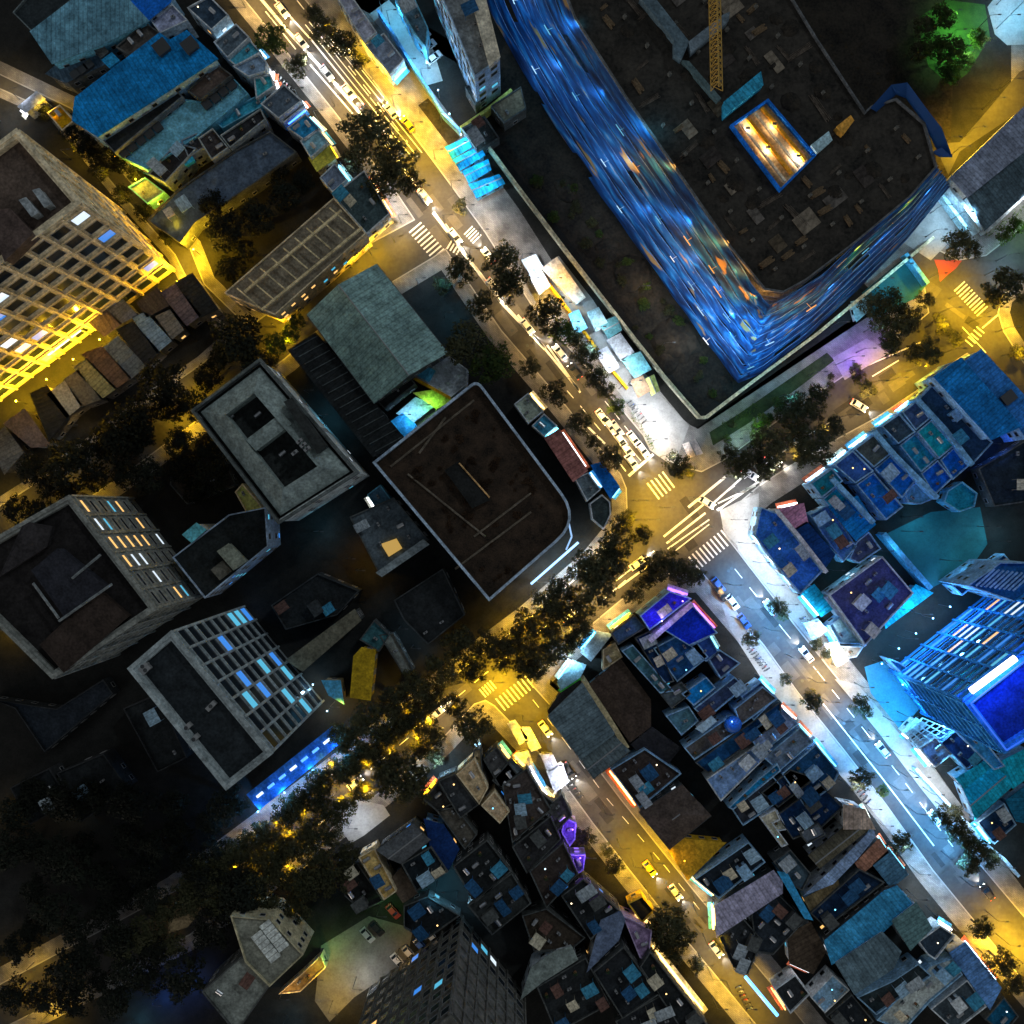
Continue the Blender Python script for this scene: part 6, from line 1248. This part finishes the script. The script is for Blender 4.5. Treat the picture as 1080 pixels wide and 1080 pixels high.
lamps([(268, 8, WRM, 12*k1), (300, 30, WRM, 15*k1), (330, 75, WHI, 11*k1), (362, 112, WRM, 16*k1), (392, 128, WRM, 10*k1), (430, 165, YEL, 13*k1), (455, 205, WRM, 14*k1), (478, 235, WRM, 14*k1), (505, 270, WRM, 11*k1), (536, 318, WRM, 9*k1), (572, 362, WRM, 9*k1), (602, 402, WRM, 8*k1), (632, 438, WRM, 9*k1), (660, 472, WRM, 11*k1), (688, 505, YEL, 8*k1)], 'over the upper avenue', 'lamps of the upper avenue', 1.8)
lamps([(385, 62, YEL, 12*k1), (402, 84, YEL, 14*k1), (425, 112, YEL, 14*k1), (447, 140, YEL, 13*k1), (468, 168, YEL, 12*k1), (350, 40, YEL, 16*k1), (486, 200, WHI, 6*k1), (500, 225, WHI, 6*k1), (515, 250, WHI, 7*k1)], 'on the upper avenue east pavement', 'lamps of the upper east pavement')
lamps([(560, 275, WHI, 6*k1), (567, 300, WHI, 9*k1), (578, 318, YEL, 12*k1), (590, 300, WRM, 5*k1), (608, 345, ICE, 8*k1), (600, 325, ICE, 6*k1), (622, 372, ICE, 8*k1), (640, 392, WHI, 9*k1), (635, 350, WHI, 4*k1), (655, 385, WHI, 4*k1), (662, 410, WHI, 9*k1), (676, 430, WHI, 11*k1), (686, 447, WHI, 14*k1), (698, 465, WHI, 14*k1), (705, 482, WHI, 7*k1), (672, 405, ICE, 3*k1)], 'in the bright strip beside the hoarding', 'lamps of the bright strip', .85)
lamps([(262, 50, WHI, 5*k1), (285, 72, WHI, 6*k1), (300, 82, WHI, 7*k1), (325, 105, ICE, 5*k1), (245, 22, ICE, 4*k1), (345, 128, WRM, 5*k1), (345, 165, YEL, 3*k1), (372, 180, ICE, 3*k1), (405, 200, WHI, 6*k1), (420, 222, WHI, 10*k1), (432, 235, WHI, 7*k1)], 'on the west pavement of the upper avenue', 'lamps of the upper west pavement')
lamps([(400, 268, YEL, 16*k1), (425, 255, YEL, 14*k1), (380, 282, YEL, 13*k1), (345, 300, WHI, 8*k1), (318, 322, YEL, 13*k1), (300, 345, YEL, 17*k1), (290, 370, YEL, 15*k1), (308, 362, YEL, 14*k1), (208, 418, YEL, 13*k1), (190, 440, YEL, 12*k1), (205, 452, YEL, 10*k1), (172, 405, WHI, 2*k1), (90, 450, WRM, 2*k1), (70, 512, YEL, 6*k1), (15, 530, YEL, 9*k1), (100, 525, YEL, 4*k1), (30, 560, YEL, 5*k1), (12, 662, YEL, 6*k1), (8, 640, YEL, 5*k1), (80, 485, ICE, 2*k1), (240, 330, YEL, 3*k1)], 'along the left side street', 'lamps of the left side street', .55, 125, .6)
lamps([(8, 100, YEL, 8*k1), (30, 105, WHI, 9*k1), (10, 128, WHI, 9*k1), (60, 122, YEL, 8*k1), (85, 168, YEL, 8*k1), (120, 190, YEL, 8*k1), (150, 185, YEL, 4*k1), (138, 216, YEL, 6*k1)], 'on the lane behind the yellow tower', 'lamps of the tower lane', .5)
lamps([(705, 535, WRM, 12*k1), (735, 525, WRM, 9*k1), (745, 555, WRM, 12*k1), (690, 548, YEL, 13*k1), (715, 570, WRM, 10*k1), (725, 505, YEL, 9*k1), (678, 528, YEL, 9*k1), (668, 548, YEL, 8*k1)], 'hung over the crossing itself', 'lamps of the crossing')
lamps([(770, 505, WHI, 9*k1), (785, 520, WHI, 9*k1), (808, 495, WHI, 11*k1), (830, 480, WRM, 9*k1), (865, 455, WRM, 9*k1), (895, 440, WRM, 11*k1), (905, 420, WRM, 9*k1), (925, 405, YEL, 11*k1), (945, 402, YEL, 13*k1), (965, 392, YEL, 12*k1), (775, 465, ICE, 3*k1), (828, 420, CYA, 3*k1), (680, 308, WRM, 2.2*k1), (706, 366, WRM, 2.2*k1), (862, 396, WHI, 3*k1), (900, 380, PUR, 7*k1), (912, 372, PUR, 5*k1), (890, 385, PUR, 5*k1), (920, 350, ICE, 3*k1), (885, 345, CYA, 3*k1), (790, 455, GRN, 3*k1)], 'on the north-east street', 'lamps of the north-east street')
lamps([(985, 295, YEL, 14*k1), (1010, 315, YEL, 14*k1), (1030, 340, YEL, 14*k1), (1000, 330, YEL, 12*k1), (1048, 330, YEL, 13*k1), (1060, 350, YEL, 16*k1), (985, 345, YEL, 12*k1), (1005, 372, YEL, 9*k1), (1065, 375, YEL, 12*k1), (1048, 290, ICE, 6*k1), (1060, 275, ICE, 6*k1), (1010, 165, YEL, 14*k1), (1025, 145, YEL, 14*k1), (1045, 115, YEL, 14*k1), (1062, 95, YEL, 12*k1), (1000, 155, YEL, 10*k1), (990, 225, ICE, 6*k1), (985, 250, ICE, 6*k1), (1012, 232, ICE, 9*k1), (1060, 30, CYA, 8*k1), (1075, 15, CYA, 8*k1), (1060, 5, ICE, 7*k1), (1040, 30, WHI, 3*k1), (1005, 45, GRN, 10*k1), (1010, 62, GRN, 10*k1), (1000, 25, GRN, 6*k1), (1075, 250, GRN, 4*k1), (1070, 220, WHI, 6*k1), (1035, 55, WHI, 2*k1), (950, 285, CYA, 3*k1), (930, 300, CYA, 3*k1)], 'round the courts at the right', 'lamps at the right')
lamps([(780, 548, WHI, 12*k1), (788, 572, WHI, 14*k1), (803, 592, WHI, 13*k1), (818, 615, WHI, 11*k1), (832, 635, ICE, 8*k1), (852, 652, ICE, 10*k1), (862, 668, WHI, 10*k1), (875, 690, WHI, 13*k1), (885, 700, WHI, 11*k1)], 'on the white pavement below the crossing', 'lamps of the lower east pavement', .75)
lamps([(775, 615, STE, 13*k1), (795, 640, STE, 13*k1), (815, 662, STE, 12*k1), (838, 690, STE, 9*k1), (862, 715, YEL, 11*k1), (874, 735, WRM, 7*k1), (890, 755, STE, 12*k1), (905, 775, STE, 15*k1), (925, 800, STE, 15*k1), (945, 825, STE, 15*k1), (965, 850, STE, 15*k1), (985, 875, STE, 15*k1), (1002, 898, STE, 13*k1), (1022, 925, STE, 5*k1), (1060, 985, YEL, 15*k1), (1075, 1005, YEL, 16*k1), (1040, 1000, YEL, 10*k1), (1048, 960, WRM, 6*k1)], 'over the lower avenue', 'lamps of the lower avenue', 2.2)
lamps([(765, 625, WRM, 6*k1), (780, 650, WRM, 7*k1), (790, 690, WHI, 11*k1), (805, 710, WHI, 12*k1), (828, 738, ICE, 9*k1), (840, 758, WHI, 9*k1), (858, 775, WHI, 11*k1), (878, 800, WHI, 12*k1), (895, 822, WHI, 8*k1), (918, 845, WHI, 12*k1), (930, 862, WHI, 10*k1), (945, 885, ICE, 8*k1), (968, 912, ICE, 10*k1), (965, 938, WHI, 14*k1), (985, 955, ICE, 10*k1), (1005, 970, WRM, 8*k1), (1030, 1000, WRM, 5*k1)], 'on the west pavement of the lower avenue', 'lamps of the lower west pavement', .72)
lamps([(910, 720, ICE, 8*k1), (925, 735, CYA, 9*k1), (940, 755, CYA, 10*k1), (955, 750, CYA, 9*k1), (925, 770, ICE, 9*k1), (948, 790, ICE, 9*k1), (968, 812, WHI, 13*k1), (982, 830, WHI, 13*k1), (995, 845, WHI, 11*k1), (955, 812, YEL, 5*k1), (1015, 862, WHI, 7*k1), (1040, 890, ICE, 8*k1), (1055, 905, ICE, 5*k1), (935, 690, CYA, 3*k1), (955, 670, ICE, 4*k1), (975, 775, ICE, 6*k1), (1000, 770, CYA, 4*k1)], 'before the glass tower', 'lamps before the glass tower', .5)
lamps([(545, 735, YEL, 12*k1), (560, 755, YEL, 10*k1), (580, 775, YEL, 8*k1), (555, 775, YEL, 9*k1), (590, 800, WHI, 6*k1), (598, 825, WHI, 9*k1), (620, 840, WRM, 9*k1), (640, 868, ICE, 4*k1), (645, 850, ORA, 6*k1), (660, 885, YEL, 10*k1), (675, 905, YEL, 9*k1), (695, 900, YEL, 9*k1), (660, 915, YEL, 9*k1), (690, 935, YEL, 10*k1), (712, 930, YEL, 8*k1), (722, 912, YEL, 12*k1), (740, 955, YEL, 7*k1), (738, 940, WHI, 5*k1), (750, 985, YEL, 8*k1), (755, 1020, YEL, 10*k1), (775, 1035, YEL, 9*k1), (760, 1050, YEL, 8*k1), (745, 1005, WHI, 6*k1), (790, 1050, YEL, 7*k1), (800, 1075, YEL, 8*k1), (690, 978, YEL, 7*k1), (675, 950, YEL, 7*k1), (625, 895, YEL, 4*k1), (545, 795, YEL, 5*k1)], 'along the lower yellow street', 'lamps of the lower yellow street', .85)
lamps([(660, 585, YEL, 8*k1), (640, 600, WRM, 9*k1), (632, 628, WRM, 7*k1), (615, 632, YEL, 6*k1), (590, 650, YEL, 8*k1), (568, 645, YEL, 8*k1), (555, 655, YEL, 7*k1), (600, 660, WRM, 6*k1), (572, 675, YEL, 6*k1), (640, 650, WRM, 7*k1), (625, 672, WHI, 7*k1), (600, 690, ICE, 6*k1), (575, 612, WHI, 5*k1), (595, 608, ICE, 7*k1), (615, 590, ICE, 5*k1), (545, 672, YEL, 6*k1), (530, 715, YEL, 12*k1), (520, 725, YEL, 10*k1), (490, 715, YEL, 3*k1), (480, 740, YEL, 5*k1), (455, 755, YEL, 10*k1), (440, 772, YEL, 10*k1), (470, 760, WRM, 6*k1), (465, 800, ICE, 6*k1), (415, 785, YEL, 5*k1), (390, 800, YEL, 7*k1), (390, 825, YEL, 8*k1), (365, 832, YEL, 8*k1), (345, 820, YEL, 7*k1), (380, 865, WHI, 4*k1), (310, 870, YEL, 7*k1), (290, 890, YEL, 8*k1), (325, 850, YEL, 5*k1), (298, 860, YEL, 6*k1), (255, 905, YEL, 3*k1), (240, 920, YEL, 3*k1), (275, 895, YEL, 8*k1), (355, 800, YEL, 6*k1), (310, 905, YEL, 3*k1), (315, 950, YEL, 4*k1), (500, 690, YEL, 3*k1), (430, 745, YEL, 3*k1)], 'half hidden in the south-west canopy', 'lamps of the south-west street', 2.1, 140, .78)
lamps([(30, 1035, YEL, 6*k1), (45, 1015, YEL, 5*k1), (20, 1045, YEL, 6*k1), (60, 1070, YEL, 11*k1), (45, 1065, YEL, 6*k1), (175, 1052, BLU, 12*k1), (205, 1038, BLU, 10*k1), (150, 1075, CYA, 6*k1), (85, 845, CYA, 2*k1), (75, 850, YEL, 1.5*k1), (12, 856, YEL, 2*k1), (50, 845, BLU, 1.5*k1), (185, 968, WRM, 2.5*k1), (8, 1005, YEL, 2*k1)], 'in the dark park at the bottom left', 'lamps of the dark park', .3, 125, .5)
lamps([(350, 1000, GRN, 3.5*k1), (385, 1030, WHI, 6*k1), (360, 1055, YEL, 5*k1), (345, 1020, YEL, 3*k1), (410, 955, GRN, 2*k1), (470, 930, CYA, 4*k1), (492, 940, ICE, 3*k1), (460, 935, CYA, 2*k1), (430, 1000, WRM, 2*k1), (310, 1040, WRM, 2*k1), (312, 1070, CYA, 2*k1), (512, 1055, BLU, 6*k1), (505, 1070, ORA, 6*k1)], 'round the parking yard at the bottom', 'lamps of the parking yard')
lamps([(440, 45, CYA, 8*k1), (450, 60, ICE, 9*k1), (440, 75, CYA, 9*k1), (420, 25, CYA, 7*k1), (412, 12, CYA, 5*k1), (455, 85, ICE, 4*k1), (475, 130, WRM, 4*k1), (452, 120, YEL, 4*k1), (492, 160, ICE, 5*k1), (505, 180, CYA, 5*k1), (515, 205, ICE, 5*k1), (405, 60, ICE, 3*k1)], 'in the cyan yard east of the upper avenue', 'lamps of the cyan yard')
lamps([(398, 535, WHI, 4*k1), (435, 440, ICE, 4*k1), (420, 455, ICE, 4*k1), (455, 430, GRN, 2*k1), (345, 560, CYA, 2*k1), (378, 588, ORA, 1.5*k1), (388, 600, YEL, 1*k1), (423, 635, CYA, 2*k1), (432, 660, ICE, 1.2*k1), (445, 680, ICE, 1.2*k1), (400, 672, ORA, 2*k1), (395, 715, YEL, 5*k1), (362, 740, YEL, 4*k1), (470, 300, CYA, 3*k1), (478, 335, CYA, 3*k1), (335, 415, YEL, .1), (370, 470, CYA, 3*k1), (350, 440, CYA, 3*k1), (470, 370, YEL, 2*k1), (450, 300, ICE, 4*k1)], 'in the yards of the middle block', 'lamps of the middle block')
lamps([(1040, 555, ICE, 3*k1), (1050, 570, CYA, 3*k1), (930, 580, CYA, 2*k1), (960, 560, CYA, 2*k1), (970, 645, WRM, 3*k1), (905, 560, CYA, 2*k1), (880, 600, CYA, 2*k1), (935, 620, CYA, 3*k1), (950, 640, CYA, 3*k1), (1000, 590, CYA, 2*k1), (1040, 470, BLU, 3*k1), (1020, 520, CYA, 2*k1), (990, 800, CYA, 3*k1), (1040, 850, CYA, 2*k1), (960, 545, CYA, 2*k1)], 'in the part-added set round the teal court', 'lamps of the teal court', 1.2)  # includes cyan lamps added to spread a blue wash
# ------------------------------------------------------------------ vehicles
def car_parts(col):
    paint = plain('car_paint', col, .3); b = MB(); W = .88
    prof = [(-2.15, .35), (-2.2, .62), (-2.1, .86), (-1.2, .95), (1.0, .92), (1.9, .8), (2.15, .62), (2.15, .35)]
    n = len(prof)
    for s in (-1, 1): b.quad([(x, s * W * (.94 if abs(x) > 2 else 1), z) for x, z in (prof if s < 0 else prof[::-1])])
    for i in range(n):
        (x0, z0), (x1, z1) = prof[i], prof[(i + 1) % n]; w0, w1 = W * (.94 if abs(x0) > 2 else 1), W * (.94 if abs(x1) > 2 else 1)
        b.quad([(x0, -w0, z0), (x0, w0, z0), (x1, w1, z1), (x1, -w1, z1)])
    b.quad([(-1.25, -.66, 1.45), (.35, -.66, 1.45), (.35, .66, 1.45), (-1.25, .66, 1.45)])
    for x in (-1.25, .35):
        for s in (-1, 1): b.tube((x, s * .66, 1.44), (x + (-.55 if x < 0 else .75), s * .8, .93), .05, n=4)
    g = MB(); lo = [(-1.8, -.8, .93), (1.1, -.8, .92), (1.1, .8, .92), (-1.8, .8, .93)]; hi = [(-1.25, -.66, 1.435), (.35, -.66, 1.435), (.35, .66, 1.435), (-1.25, .66, 1.435)]
    for k in range(4): g.quad([lo[k], lo[(k + 1) % 4], hi[(k + 1) % 4], hi[k]])
    w = MB(); w.tube((0, -.1, 0), (0, .1, 0), .31, n=14); w.tube((0, -.105, 0), (0, .105, 0), .18, n=10, mi=1)
    h = MB(); h.box((0, 0, 0), (.1, .32, .16)); 
    return b.mesh('body', paint), g.mesh('cabin_glass', M_GLASS), w.mesh('wheel', [M_TYRE, M_STEEL]), h.mesh('headlight', glow('headlight_lens', (1, .95, .85), 14, False)), h.mesh('tail_light', glow('tail_lens', (1, .05, .02), 3, False))
CARS = {}; HB = bpy.data.lights.new('headlight_beam', 'SPOT'); HB.energy = 2600; HB.color = (1, .95, .85); HB.spot_size = R(70); HB.spot_blend = .6; HB.shadow_soft_size = .1
CC = {'white': (.7, .7, .7), 'black': (.02, .02, .022), 'silver': (.4, .41, .42), 'blue': (.03, .1, .35), 'red': (.35, .03, .03), 'yellow': (.6, .4, .03)}
def car(x, y, tx, ty, colour, label, lit=True, group=None, sc=1.0):
    if colour not in CARS: CARS[colour] = car_parts(CC[colour])
    bd, gl, wh, hd, tl = CARS[colour]; g = G(x, y); d = Vector(G(tx, ty)[:2]) - Vector(g[:2]); t = thing('car', label, 'car', (g[0], g[1], .012), math.atan2(d.y, d.x), group); t.scale = (sc, sc, sc)
    obj('body', bd, t); obj('cabin_glass', gl, t)
    for sx in (-1.35, 1.35):
        for sy in (-.8, .8): obj('wheel', wh, t, (sx, sy, .31))
    for sy in (-.6, .6):
        if lit: obj('headlight', hd, t, (2.16, sy, .66)); obj('tail_light', tl, t, (-2.2, sy, .72))
    if lit: lo = bpy.data.objects.new('headlight_beam', HB); COL.objects.link(lo); lo.parent = t; lo.location = (2.35, 0, .7); lo.rotation_euler = (0, R(-80), 0)
def run(lst, direction, phrase, group):
    lst = sorted(lst, key=lambda q: math.dist(q[:2], (712, 548)))
    for i, q in enumerate(lst): car(q[0], q[1], q[0] + direction[0], q[1] + direction[1], q[2], '%s car with lit headlights %s, %s from the crossing' % (q[2], phrase, ordn(i)), True, group)
run([(635, 440, 'white'), (643, 449, 'white'), (654, 464, 'white'), (668, 463, 'white'), (661, 474, 'silver'), (677, 474, 'white'), (666, 487, 'white'), (650, 452, 'silver')], (.6, .8), 'waiting before the stop line', 'cars waiting at the stop line')
run([(318, 45, 'white'), (345, 78, 'silver'), (368, 98, 'white'), (388, 120, 'black'), (412, 148, 'white'), (298, 12, 'white'), (448, 208, 'silver'), (480, 250, 'white'), (520, 302, 'silver'), (556, 345, 'white')], (.62, .78), 'driving down the upper avenue', 'cars on the upper avenue')
run([(412, 118, 'white'), (430, 132, 'yellow'), (372, 62, 'silver'), (515, 270, 'white'), (590, 372, 'white'), (606, 392, 'black')], (-.62, -.78), 'driving up the upper avenue', 'cars going up the upper avenue')
run([(812, 640, 'silver'), (850, 690, 'white'), (930, 790, 'silver'), (985, 862, 'white'), (1040, 940, 'black')], (-.62, -.78), 'coming up the lower avenue', 'cars on the lower avenue')
run([(790, 500, 'white'), (815, 485, 'white'), (842, 468, 'silver'), (905, 428, 'white'), (745, 530, 'white')], (.85, .52), 'on the north-east street', 'cars on the north-east street')
run([(600, 812, 'black'), (685, 915, 'yellow'), (712, 940, 'white'), (755, 1000, 'silver'), (575, 768, 'white')], (.6, .8), 'on the lower yellow street', 'cars on the lower yellow street')
run([(672, 594, 'white'), (600, 648, 'silver'), (460, 752, 'white'), (375, 825, 'silver')], (.78, -.6), 'under the south-west canopy', 'cars under the south-west canopy')
for i, (x, y, c) in enumerate(((757, 617, 'blue'), (772, 635, 'white'), (784, 655, 'blue'), (760, 626, 'black'))): car(x, y, x + 6, y + 8, c, ['blue car parked at the kerb nearest the crosswalk', 'white car parked at the kerb in the lower avenue', 'blue car parked by the brown street tree', 'black car parked between the blue and white cars'][i], False, 'cars parked along the lower avenue')
for i, (x, y, c) in enumerate(((388, 985, 'silver'), (398, 978, 'black'), (420, 1012, 'white'), (432, 1004, 'silver'), (444, 996, 'blue'), (456, 987, 'white'), (415, 960, 'red'))): car(x, y, x + 8, y + 9, c, '%s car parked in the lit yard, %s from the left' % (c, ['first', 'second', 'fourth', 'fifth', 'sixth', 'seventh', 'third'][i]), False, 'cars parked in the yard')
for i, (x, y, c) in enumerate(((446, 40, 'white'), (452, 50, 'silver'), (440, 30, 'white'), (434, 20, 'black'), (458, 62, 'white'))): car(x, y, x + 9, y - 7, c, '%s car parked in the cyan-lit yard, %s from the top' % (c, ['third', 'fourth', 'second', 'first', 'fifth'][i]), False, 'cars parked in the cyan yard')
def moto_parts(col):
    b = MB(); b.box((0, 0, .55), (.9, .26, .28)); b.box((.55, 0, .75), (.14, .3, .55)); b.box((.2, 0, .36), (.5, .3, .08)); b.tube((.55, 0, 1.0), (.68, 0, .3), .05, n=5)
    s = MB(); s.box((-.25, 0, .76), (.75, .28, .12)); w = MB(); w.tube((0, -.05, 0), (0, .05, 0), .29, n=12); h = MB(); h.tube((.5, -.34, 1.05), (.5, .34, 1.05), .03, n=5); h.box((.58, 0, 1.), (.16, .2, .18))
    return b.mesh('body', plain('motorbike_paint', col, .35)), s.mesh('seat', M_DARK), w.mesh('wheel', M_TYRE), h.mesh('handlebar', M_GREY)
MOT = [(n_, moto_parts(c_)) for n_, c_ in (('red', (.35, .03, .03)), ('white', (.6, .6, .6)), ('blue', (.03, .08, .3)), ('black', (.03, .03, .03)))]
def motos(x0, y0, x1, y1, n, phrase, group):
    a, c = Vector(G(x0, y0)[:2]), Vector(G(x1, y1)[:2]); d = (c - a).normalized(); ang = math.atan2(d.y, d.x) + 1.57
    for i in range(n):
        nm, me = MOT[(i * 7 + n + i // 3) % 4]; p = a.lerp(c, i / max(1, n - 1)); t = thing('motorbike', '%s motorbike, %s parked %s' % (nm, ordn(i), phrase), 'motorbike', (p.x, p.y, .165), ang + rnd.uniform(-.2, .2), group)
        obj('body', me[0], t); obj('seat', me[1], t); obj('handlebar', me[3], t.children[0])
        for sx in (.68, -.6): obj('wheel', me[2], t, (sx, 0, .29))
motos(790, 683, 808, 706, 9, 'on the bright pavement beside the purple corner', 'motorbikes on the lower west pavement')
motos(846, 652, 858, 668, 6, 'before the pale blue awning', 'motorbikes before the awnings')
motos(600, 338, 626, 370, 8, 'beside the ochre garden wall', 'motorbikes beside the garden wall')
motos(664, 424, 680, 444, 7, 'on the dazzling pavement near the hoarding corner', 'motorbikes near the hoarding corner')
motos(900, 826, 915, 845, 6, 'under the round tree on the lower avenue', 'motorbikes under the round tree')
motos(290, 78, 308, 98, 7, 'on the upper west pavement', 'motorbikes on the upper west pavement')
motos(592, 815, 612, 840, 7, 'on the white forecourt of the yellow street', 'motorbikes on the white forecourt')
motos(778, 1040, 790, 1062, 6, 'at the lower end of the yellow street', 'motorbikes at the end of the yellow street')
# ------------------------------------------------------------------ sky, added moon fill, camera
w = bpy.data.worlds.new('World'); scene.world = w; w.use_nodes = True; nt = w.node_tree; bg = nt.nodes['Background']
sk = nt.nodes.new('ShaderNodeTexSky'); sk.sky_type = 'NISHITA'; sk.sun_disc = False; sk.sun_elevation = R(4); sk.sun_rotation = R(220)
hs = nt.nodes.new('ShaderNodeHueSaturation'); hs.inputs['Saturation'].default_value = .3; nt.links.new(sk.outputs[0], hs.inputs['Color']); nt.links.new(hs.outputs[0], bg.inputs['Color']); bg.inputs['Strength'].default_value = SKY_STRENGTH = .15
sun = bpy.data.lights.new('moon_fill', 'SUN'); sun.energy = .35; sun.angle = R(3); sun.color = (.86, .95, 1)  # dim directional light added to give the roofs form
so = bpy.data.objects.new('moon_fill', sun); COL.objects.link(so); so.rotation_euler = (R(-35), R(38), 0); so.location = (0, 0, 300)
cam = bpy.data.cameras.new('camera'); co = bpy.data.objects.new('camera', cam); COL.objects.link(co); co.location = (0, 0, HC); co.rotation_euler = (0, 0, 0)
cam.sensor_width = 36; cam.sensor_fit = 'AUTO'; cam.angle = 2 * math.atan(540 * S / HC); cam.clip_end = 3000; scene.camera = co
vs = scene.view_settings; vs.view_transform = 'Standard'; vs.look = 'None'; vs.gamma = 1; vs.exposure = 0; vs.use_curve_mapping = False
scene.render.engine = 'CYCLES'
print('SKIPPED LAMPS', SKIP)
